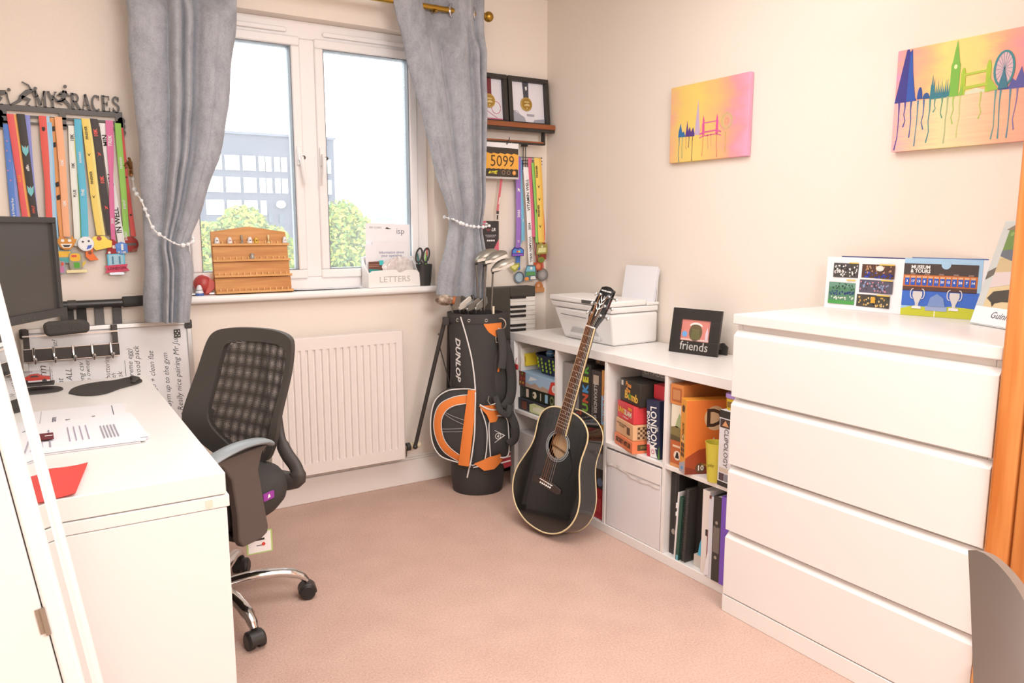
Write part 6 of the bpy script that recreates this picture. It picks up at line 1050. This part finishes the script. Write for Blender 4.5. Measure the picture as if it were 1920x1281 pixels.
for s in (-1, 1):
    for i in range(3):
        y = .052+.042*i; x = s*.024; tu = ob('tuning_peg', B().cyl((x, y, -.0005), (x, y, .010), .0055, .0045, 12, M=hd).cyl((x, y, 0), (x, y, .003), .0085, n=14, M=hd), chrome, gt)
        ob('tuner_button', B().cyl((s*.034, y, -.012), (s*.052, y, -.012), .0028, n=8, M=hd).sph((s*.056, y, -.012), .009, 10, M=hd, sc=(.6, 1, .5)), chrome, tu)
for i in range(6):
    x0, x1 = -.0285+.0114*i, -.0185+.0074*i; s = -1 if i < 3 else 1; k = i if i < 3 else 5-i
    e = hd @ Vector((s*.021, .052+.042*k, .005)); ob('string', B().tube([(x0, .193, .011), (x0*.995, .204, .0125), (x1, NL+.003, .0125), tuple(e)], .0008 if i > 2 else .0011, 5), mat('#c98f62' if i < 4 else '#d9d4cc', .3, .8), gt)
# ---------------------------------------------------------------- printer on the shelf
pm = mat('#eceae8', .4)
pr_ = thing('printer', 'white inkjet printer with paper in its rear tray on the cube shelf', 'printer', (2.09, 2.50, KZ+.0006))
def taper(z0, z1, f0, f1, l0, l1, mi=0, b=None, bk=.255):
    P = lambda f, l, z: [(f, 0, z), (bk, 0.005, z), (bk, l-.01, z), (f, l, z)]
    return (b or B()).add(P(f0, l0, z0)+P(f1, l1, z1), [(0, 1, 2, 3), (7, 6, 5, 4), (0, 4, 5, 1), (1, 5, 6, 2), (2, 6, 7, 3), (3, 7, 4, 0)])
ob('lower_body', taper(0, .138, .0, -.016, .355, .425), pm, pr_, bev=.012, seg=3); ob('upper_body', taper(.1405, .166, -.016, -.020, .426, .445), pm, pr_, bev=.006, seg=3); ob('scanner_lid', taper(.168, .193, -.022, -.020, .45, .455, bk=.185), mat('#efedea', .4), pr_, bev=.007, seg=3)
ob('output_slot', B().prism([(.055, .022), (.085, .058), (.255, .058), (.285, .022)], -.004, .004, 0, F((-.003, .36, 0), (0, -1, 0), (-.12, 0, 1))), mat('#b9b8b8', .4), pr_); ob('output_tray', B().prism([(.06, .020), (.28, .020), (.275, .034), (.065, .034)], .002, .007, 0, F((-.003, .36, 0), (0, -1, 0), (-.12, 0, 1))), mat('#e0dedd', .4), pr_)
ob('front_groove', B().prism([(.012, .112), (.20, .108), (.20, .112), (.012, .116)], .009, .0115, 0, F((-.003, .36, 0), (0, -1, 0), (-.12, 0, 1))), mat('#8f8d8c', .5), pr_); ob('control_strip', B().box(-.0235, -.019, .03, .20, .172, .187), mat('#55534f', .5), pr_)
ob('rear_panel', B().box(.19, .258, .004, .43, .167, .180), pm, pr_, bev=.003); ob('paper_support', B().prism([(.06, 0), (.29, 0), (.285, .11), (.065, .11)], -.004, 0, 0, F((.246, .30, .17), (0, -1, 0), (.1, 0, 1))), pm, pr_)
pp_ = thing('printer_paper', 'white paper standing in the rear feed of the printer', 'paper', F((2.322, 2.725, KZ+.18), (0, -1, 0), (.09, .0, 1))); ob('sheet', B().prism([(.0, 0), (.21, 0), (.222, .155), (.012, .155)], 0, .003), paper, pp_); ob('sheet', B().prism([(.012, 0), (.218, 0), (.23, .148), (.02, .148)], -.004, -.001), mat('#e4e3e8', .7), pp_)
# ---------------------------------------------------------------- friends frame
fr_ = thing('friends_frame', 'black photo frame with silver lettering friends on the cube shelf', 'picture frame', F((2.207, 2.291, KZ+.001), (.22, -.975, 0), (.17, .04, 1)))
fwd = .222; fh = .182
b = B().box(0, fwd, 0, .052, -.012, 0).box(0, fwd, .138, fh, -.012, 0).box(0, .045, .052, .138, -.012, 0).box(fwd-.045, fwd, .052, .138, -.012, 0); ob('frame', b, mat('#322f2d', .3), fr_, bev=.0008); ob('backing', B().box(.01, fwd-.01, .01, fh-.01, -.016, -.0125), blackm, fr_)
ph = ob('photo', B().box(.044, fwd-.044, .051, .139, -.009, -.006), mat('#d98a80', .3), fr_)
pr(ph, [(.047, .054), (fwd-.047, .054), (fwd-.047, .062), (.047, .060)], '#e9c9c0', -.006); pr(ph, ell(.112, .088, .030, .036, 0, 360, 20), '#6a5a40', -.006); pr(ph, ell(.112, .108, .032, .020, 20, 160, 12)+ell(.112, .108, .026, .012, 160, 20, 12), '#f0e6e0', -.0055); pr(ph, circ(.063, .078, .012, 16), '#6fa9dc', -.0055); pr(ph, [(.158, .06), (.170, .06), (.170, .09), (.164, .112), (.158, .09)], '#dcc9d4', -.0055); pr(ph, [(.09, .06), (.136, .06), (.13, .10), (.096, .10)], '#7d7a4c', -.005)
for i in range(9): pr(ph, rect(.092+i*.0048, .062, .0935+i*.0048, .098), '#4f4a34', -.0045)
txt(fr_, 'friends', .050, mat('#d9d6d2', .3, .3), fwd/2+.004, .030, .0005, sx=.95, bold=.004); ob('strut', B().prism([(.16, .0), (.225, .0), (.225, .045), (.205, .06), (.17, .05)], -.078, -.070).box(.17, .2, .03, .055, -.07, -.016), black, fr_)
# ---------------------------------------------------------------- brochure and photo frame on the chest
br_ = thing('open_brochure', 'open football museum brochure with stadium photos on the white chest', 'brochure', (2.298, 1.639, 1.0005))
LP = F((0, 0, 0), (.008, -.268, 0), (.036, 0, 1)); RP_ = F((.008, -.2685, 0), (.043, -.189, 0), (.036, 0.0, 1))
pgL = ob('left_page', B().grid(lambda u, v: (.268*u, .172*v, .004*sin(PI*u)), 16, 2, M=LP).grid(lambda u, v: (.268*u, .172*v, .004*sin(PI*u)-.0015), 16, 2, M=LP), mat('#f1f1f5', .4), br_); pgR = ob('right_page', B().box(0, .24, 0, .176, -.002, 0, M=RP_), mat('#f1f1f5', .4), br_)
ob('cover_edge', B().box(.05, .268, .1722, .176, -.004, -.0015, M=LP), mat('#3a3f7a', .5), br_); ob('cover_edge', B().box(.02, .24, .1762, .179, -.004, -.0005, M=RP_), mat('#4a6fb0', .5), br_)
rn = random.Random(12)
def photo(p, M, x0, y0, x1, y1, base, dots, nd=18, z=.0045, rows=None):
    o = ob('photo_print', B().prism(rect(x0, y0, x1, y1), z, z+.0005, 0, M), mat(base, .4), p); 
    for ci_, c in enumerate(dots):
        b = B()
        for k in range(nd):
            x = rn.uniform(x0+.004, x1-.004); y = rn.uniform(*(rows[ci_] if rows else (y0+.004, y1-.006))); b.prism(circ(x, y, rn.uniform(.0016, .0034), 7, rn.uniform(.002, .004)), z+.0005+.0002*ci_, z+.0007+.0002*ci_, 0, M)
        ob('crowd_print', b, mat(c, .5), o)
photo(pgL, LP, .028, .105, .118, .152, '#4f4c4a', ['#d9d5d2', '#2f2d2c', '#efeeec'], 22)
photo(pgL, LP, .016, .016, .112, .088, '#5a8a6a', ['#3a4a7a', '#dfe6d6', '#2f4a3c', '#31427a'], 20, rows=[(.05, .06), (.032, .042), (.065, .084), (.046, .058)])
pr(pgL, rect(.016, .016, .112, .028), '#4fa04f', .0049, M=LP); pr(pgL, rect(.016, .072, .112, .088), '#6f9a86', .0047, M=LP)
photo(pgL, LP, .130, .108, .240, .152, '#5a4038', ['#3a52b8', '#c9a07c', '#2a3a9a'], 18, rows=[(.110, .126), (.124, .146), (.110, .122)]); pr(pgL, circ(.192, .140, .013, 16, .009), '#e9e4dc', .0062, M=LP)
photo(pgL, LP, .126, .060, .238, .102, '#5d5a6a', ['#3d3a48', '#c98a9a', '#8fa3c9'], 18); photo(pgL, LP, .120, .014, .232, .054, '#4a463e', ['#c9a04a', '#2f2e3a', '#e6c98a'], 16); pr(pgL, [(.17, .028), (.186, .028), (.184, .048), (.172, .048)], '#d9a53a', .0066, M=LP)
for a in ((.19, .150, .24, .154), (.085, .152, .118, .1555), (.20, .100, .238, .104), (.19, .052, .232, .056), (.08, .095, .112, .099)): pr(pgL, rect(*a), '#e6c15a', .007, M=LP)
z = .0004; R_ = lambda P, c, k=0, nm='print': pr(pgR, P, c, z+.0006*k, nm, RP_)
R_(rect(.0, .0, .215, .176), '#a9d2f2'); R_(rect(.0, .125, .205, .160), '#4a403f', 1); R_(rect(.0, .09, .205, .126), '#c9743c', 1); R_(rect(0, .076, .205, .090), '#5a3f38', 1); R_(rect(0, .030, .215, .078), '#3f6fd0', 1); R_([(0, 0), (.215, 0), (.215, .030), (.14, .034), (.08, .026), (.04, .032), (0, .020)], '#c9cf3a', 2); R_(rect(.095, .0, .099, .022), '#eef0c9', 3)
R_(circ(.118, .158, .013, 16), '#a9d2f2', 2); txt(pgR, 'MUSEUM\n& TOURS', .0145, wh, .048, .143, .003, 0, RP_, bold=.03, sx=.95)
for i in range(12):
    x = .012+i*.0165; R_([(x-.007, .122), (x+.007, .122), (x+.005, .112), (x-.005, .112)], '#e9b48a', 2); R_(rect(x-.006, .094, x+.006, .116), '#2f5fc4', 3, 'shirt_print')
    txt(pgR, '3 17 13 8 9 11 20 15 6 26 7 14'.split()[i], .010, wh, x, .106, .0028, 0, RP_, bold=.03)
for i in range(5): R_(rect(.02+i*.04, .126, .034+i*.04, .131), '#8f7a70', 2)
for x, k in ((.045, 1), (.148, 1)):
    R_([(x-.004, .028), (x+.004, .028), (x+.005, .040), (x+.014, .062), (x+.013, .075), (x-.013, .075), (x-.014, .062), (x-.005, .040)], '#d9d6d6', 4, 'trophy_print'); R_([(x-.014, .022), (x+.014, .022), (x+.012, .030), (x-.012, .030)], '#efeff2', 5)
    for s in (-1, 1): ob('trophy_handle', B().strokes(ell(x+s*.013, .068, .007, .015, -100 if s > 0 else 280, 100 if s > 0 else 80, 10), .0025, .0038, .0044, 0, RP_), mat('#e6e4e4', .4), pgR)
R_([(.075, .03), (.125, .03), (.118, .058), (.1, .07), (.082, .058)], '#7d9ad0', 4); R_(rect(.07, .018, .13, .032), '#9fb2d8', 4)
pf = thing('framed_photo', 'clear photo frame with dog picture leaning on the chest by the pine wardrobe', 'picture frame', F((2.241, 1.131, 1.004), (-.41, -.91, 0), (.24, -.15, .96)))
ob('glass_edge', B().box(0, .20, 0, .298, -.010, -.004), mat('#dfe6e8', .15), pf, bev=.001); ob('border', B().prism(rect(.002, .002, .198, .296), -.004, -.0032), mat('#c9ccc9', .3), pf); 
q_ = lambda P, c, k=1: pr(pf, P, c, -.0032+.0006*k)
q_(rect(.004, .003, .196, .052), '#f0f2f6'); q_(rect(.030, .052, .196, .272), '#d9c59a'); q_([(.03, .105), (.196, .14), (.196, .165), (.03, .150)], '#d8c9c6', 2); q_([(.03, .15), (.196, .165), (.196, .21), (.03, .19)], '#c9b48a', 2); q_([(.03, .20), (.196, .205), (.196, .272), (.03, .272)], '#6f8a4a', 2); q_([(.03, .196), (.10, .178), (.14, .2), (.06, .216), (.03, .212)], '#6a6f78', 3)
for i in range(16): q_(circ(rn.uniform(.04, .19), rn.uniform(.218, .266), rn.uniform(.006, .012), 8), rn.choice(('#4f6a34', '#8aa35a', '#5f7d3f')), 3)
q_([(.035, .076), (.05, .096), (.10, .105), (.14, .096), (.15, .084), (.13, .072), (.09, .070), (.06, .062)], '#4a4238', 3); q_([(.055, .064), (.062, .05+.004), (.068, .066)], '#4a4238', 3); q_([(.145, .09), (.165, .10), (.172, .19), (.15, .19), (.14, .12)], '#2f2d2e', 3); q_([(.118, .112), (.132, .132), (.126, .12)], '#d99a80', 3); q_([(.13, .052), (.196, .052), (.196, .085), (.16, .075)], '#f0eef0', 4)
q_([(.004, .150), (.03, .165), (.03, .145), (.004, .128)], '#6d665c', 2); q_([(.02, .272), (.06, .294), (.10, .294), (.05, .270)], '#8a7d6c', 2)
txt(pf, 'Guinness', .026, mat('#4a4a52', .7), .115, .030, -.0018, -.03, shear=.35, name='handwriting'); ob('strut', B().prism([(.07, 0), (.13, 0), (.115, .16), (.085, .16)], -.062, -.058).box(.085, .115, .13, .16, -.058, -.010), mat('#dfe6e8', .3), pf)
# ---------------------------------------------------------------- skyline canvases on the right wall
def canvas_mat(name, stops, stretch, vert):
    m = bpy.data.materials.new(name); m.use_nodes = True; N = m.node_tree.nodes; L = m.node_tree.links; b = N['Principled BSDF']; b.inputs['Roughness'].default_value = .6
    tc = N.new('ShaderNodeTexCoord'); sp2 = N.new('ShaderNodeSeparateXYZ'); nz = N.new('ShaderNodeTexNoise'); mp = N.new('ShaderNodeMapping'); ad = N.new('ShaderNodeMath'); ad.operation = 'MULTIPLY_ADD'; r = N.new('ShaderNodeValToRGB')
    L.new(tc.outputs['Generated'], sp2.inputs[0]); L.new(tc.outputs['Generated'], mp.inputs[0]); mp.inputs['Scale'].default_value = stretch; L.new(mp.outputs[0], nz.inputs['Vector']); nz.inputs['Scale'].default_value = 3; nz.inputs['Detail'].default_value = 7
    ad.inputs[1].default_value = .38; L.new(nz.outputs[0], ad.inputs[0]); L.new(sp2.outputs[0], ad.inputs[2])
    e = r.color_ramp.elements
    for i, (p, c) in enumerate(sorted(stops)):
        k = e.new(p/1.25); k.color = lin(c)
    e.remove(e[0]); e.remove(e[len(e)-1])
    ml = N.new('ShaderNodeMath'); ml.operation = 'MULTIPLY'; ml.inputs[1].default_value = .8; L.new(ad.outputs[0], ml.inputs[0]); L.new(ml.outputs[0], r.inputs[0]); L.new(r.outputs[0], b.inputs['Base Color']); return m
c1 = thing('skyline_canvas', 'small square yellow and pink skyline canvas on the right wall', 'painting', EAST(2.361, 2.460, 1.539)); w_, h_ = .418, .308
ob('canvas', B().box(0, w_, 0, h_, 0, .020), canvas_mat('canvas_small', [(.16, '#efb28e'), (.32, '#efcd74'), (.55, '#efd270'), (.80, '#f0bd7c'), (.98, '#eea88a'), (1.07, '#eb9ca8'), (1.18, '#e8a6c4')], (1.5, 1.5, 1), 0), c1, bev=.002)
def paint(c, P, col, k=0, nm='paint'): return ob(nm, B().prism(P, .0201+.0004*k, .0206+.0004*k), mat(col, .6), c)
def drips(c, L_, y0, rn):
    for x, l, col in L_:
        P = [(x+rn.uniform(-.001, .001)*i, y0-l*i/4) for i in range(5)]; ob('paint_drip', B().strokes(P, [.004, .0025, .0022, .0022, .0035], .0201, .0209), mat(col, .5), c)
rn = random.Random(2); yb = .105
paint(c1, [(.05, yb-.003), (.052, yb+.02), (.062, yb+.052), (.072, yb+.015), (.082, yb+.018), (.09, yb), (.09, yb-.004)], '#2f6fa8'); paint(c1, [(.09, yb-.004), (.095, yb+.02), (.100, yb+.06), (.106, yb+.018), (.115, yb+.034), (.122, yb+.012), (.134, yb+.03), (.142, yb+.004), (.142, yb-.006)], '#5a3a86')
paint(c1, [(.142, yb), (.158, yb+.135), (.172, yb), (.165, yb-.004)], '#c9b2d0'); 
for x in (.190, .262): paint(c1, [(x-.007, yb-.006), (x-.005, yb+.05), (x, yb+.070), (x+.005, yb+.05), (x+.007, yb-.006)], '#e0569a')
for y, t_ in ((.040, .004), (.004, .006), (-.010, .004)): ob('bridge_deck', B().strokes([(.170, yb+y-.006), (.19, yb+y), (.262, yb+y+.002), (.285, yb+y-.006)] if y < .02 else [(.19, yb+y), (.262, yb+y+.002)], t_, .0201, .0209), mat('#d9629a', .6), c1)
ob('bridge_cable', B().strokes([(.264, yb+.05), (.28, yb+.02), (.30, yb+.002)], .002, .0201, .0207).strokes([(.188, yb+.05), (.178, yb+.02), (.166, yb+.002)], .002, .0201, .0207), mat('#d98aa8', .6), c1)
for r_, cc in ((.026, '#b9c07a'), (.020, '#c9c98a'), (.008, '#d9a07a')): ob('wheel_ring', B().strokes(ell(.312, yb+.036, r_, r_*1.15, 0, 355, 26), .0025, .0201, .0207), mat(cc, .6), c1)
drips(c1, [(.056, .10, '#4a7a8a'), (.074, .085, '#8aa37a'), (.096, .05, '#c99a6a'), (.112, .045, '#5a3a5a'), (.132, .10, '#7a5a4a'), (.19, .085, '#d98a6a'), (.215, .06, '#d9a07a'), (.232, .05, '#d9a07a'), (.262, .095, '#d07a6a'), (.308, .08, '#c9b25a')], yb-.004, rn)
c2 = thing('skyline_canvas', 'wide pink and orange skyline canvas nearest the camera on the right wall', 'painting', EAST(2.361, 1.462, 1.506)); w_, h_ = .420, .306
RT = [(0, .0), (.01, .016), (.08, .0645), (.16, .1162), (.25, .1722), (.31, .2082), (.43, .2777), (.5, .3166), (.55, .3437), (.61, .418)]
ob('canvas', B().box(0, w_, 0, h_, 0, .020), canvas_mat('canvas_wide', [(.14, '#ea9ac0'), (.26, '#eda596'), (.42, '#efbd88'), (.58, '#efdc84'), (.78, '#efd684'), (.92, '#eda98c'), (1.10, '#e99aa0'), (1.2, '#e794b0')], (1.2, 2.5, 1), 1), c2, bev=.002)
paint(c2, [(.0, .0), (w_, 0), (w_, .146), (0, .148)], '#eec49a').data.materials[0] = canvas_mat('canvas_water', [(.14, '#eaaab8'), (.32, '#eec4a4'), (.55, '#f0dfa8'), (.75, '#eed0a8'), (.95, '#ebb694'), (1.15, '#e8a890')], (1, 6, 1), 1)
def rm2(P): return [(lerp(x, RT), .148+(y-.110)*(.81 if y > .11 else 1.36)) for x, y in P]
class B2(B):
    def prism(s, P, z0, z1, mi=0, M=None): return B.prism(s, rm2(P) if not getattr(s, 'raw', 0) else P, z0, z1, mi, M)
    def strokes(s, P, w, z0, z1, mi=0, M=None):
        s.raw = 1; w2 = [q*.8 for q in w] if isinstance(w, list) else w*.8; B.strokes(s, rm2(P), w2, z0, z1, mi, M); s.raw = 0; return s
def paint2(c, P, col, k=0): return ob('paint', B2().prism(P, .0201+.0004*k, .0206+.0004*k), mat(col, .6), c)
def drips2(c, L_, y0, rn):
    for x, l, col in L_:
        P = [(x+rn.uniform(-.002, .002)*i, y0-l*i/4) for i in range(5)]; ob('paint_drip', B2().strokes(P, [.007, .004, .0032, .0032, .005], .0207, .0213), mat(col, .5), c)
yb = .110
paint2(c2, [(.0, yb), (.004, yb+.04), (.030, yb+.192), (.040, yb+.194), (.046, yb+.182), (.056, yb+.192), (.064, yb+.11), (.082, yb+.012), (.09, yb)], '#3f3a8c', 1); paint2(c2, [(.042, yb), (.046, yb+.17), (.056, yb+.188), (.068, yb+.08), (.082, yb+.01), (.084, yb)], '#3458b0', 2); paint2(c2, ell(.104, yb+.004, .013, .044, 0, 180, 10), '#2f4f9a', 1); paint2(c2, ell(.135, yb+.002, .017, .022, 0, 180, 10)+[(.135, yb+.002)], '#2f5a94', 1)
sky = [(.152, yb-.002), (.155, yb+.05), (.158, yb+.05), (.162, yb+.085), (.167, yb+.04), (.171, yb+.07), (.176, yb+.02)]
for i in range(8): sky += [(.178+.009*i, yb+.018), (.181+.009*i, yb+rn.uniform(.03, .065)), (.185+.009*i, yb+.016)]
paint2(c2, sky+[(.252, yb-.002)], '#3a7f8f', 1)
paint2(c2, [(.246, yb-.002), (.246, yb+.105), (.252, yb+.118), (.258, yb+.150), (.268, yb+.192), (.278, yb+.150), (.284, yb+.118), (.290, yb+.105), (.288, yb-.002)], '#7cba4a', 2); paint2(c2, circ(.268, yb+.100, .008, 16), '#e9efb0', 3)
for x, hh in ((.308, .092), (.428, .105)): paint2(c2, [(x-.012, yb-.002), (x-.011, yb+hh-.02), (x-.006, yb+hh-.004), (x, yb+hh), (x+.006, yb+hh-.004), (x+.011, yb+hh-.02), (x+.012, yb-.002)], '#a9c83e', 2)
for y, t_ in ((.066, .008), (.020, .010)): ob('bridge_deck', B2().strokes([(.31, yb+y), (.428, yb+y+.004)], t_, .0206, .0216), mat('#b4cb4a', .6), c2)
paint2(c2, [(.288, yb-.002), (.30, yb+.02), (.31, yb+.03), (.31, yb-.002)], '#8fc04a', 3.3); paint2(c2, [(.428, yb+.05), (.45, yb+.03), (.48, yb+.0), (.428, yb-.002)], '#9cc44a', 2.6); paint2(c2, [(.31, yb-.002), (.32, yb+.006), (.37, yb+.016), (.42, yb+.006), (.43, yb-.002)], '#d9dcc0', 1)
paint2(c2, ell(.502, yb+.066, .044, .056, 0, 355, 30), '#d9b8c0', 1); ob('wheel_rim', B2().strokes(ell(.502, yb+.066, .046, .058, 0, 360, 40), .007, .021, .0218), mat('#3f8a94', .6), c2)
ob('wheel_spokes', (lambda b: [b.strokes([(.502, yb+.066), (.502+.043*cos(i*PI/9), yb+.066+.055*sin(i*PI/9))], .0014, .021, .0214) for i in range(18)][0])(B2()), mat('#7a94a4', .6), c2); paint2(c2, [(.478, yb), (.500, yb+.064), (.504, yb+.064), (.528, yb)], '#3f7a90', 5)
paint2(c2, [(.48, yb-.002), (.49, yb+.006), (.53, yb+.004), (.545, yb+.03), (.555, yb+.02), (.565, yb+.065), (.572, yb+.03), (.584, yb+.04), (.594, yb+.01), (.60, yb+.03), (.605, yb-.004)], '#5a5aa0', 2)
drips2(c2, [(.010, .105, '#4a3f9a'), (.038, .055, '#4a4a9a'), (.066, .08, '#3f58a0'), (.098, .10, '#5a8aa0'), (.126, .065, '#4a6aa0'), (.156, .095, '#4a8f90'), (.180, .03, '#5a9a8a'), (.214, .045, '#5a9a7a'), (.240, .10, '#a9b98a'), (.268, .06, '#a9c86a'), (.30, .09, '#c9cf8a'), (.40, .055, '#b9c86a'), (.470, .10, '#6a9a9a'), (.494, .10, '#5a8f9a'), (.540, .10, '#5a8aa0'), (.560, .085, '#8a7aa8'), (.588, .05, '#8a6aa8')], yb, rn)
for o in bpy.data.objects:
    if 'o' in o.keys(): del o['o']
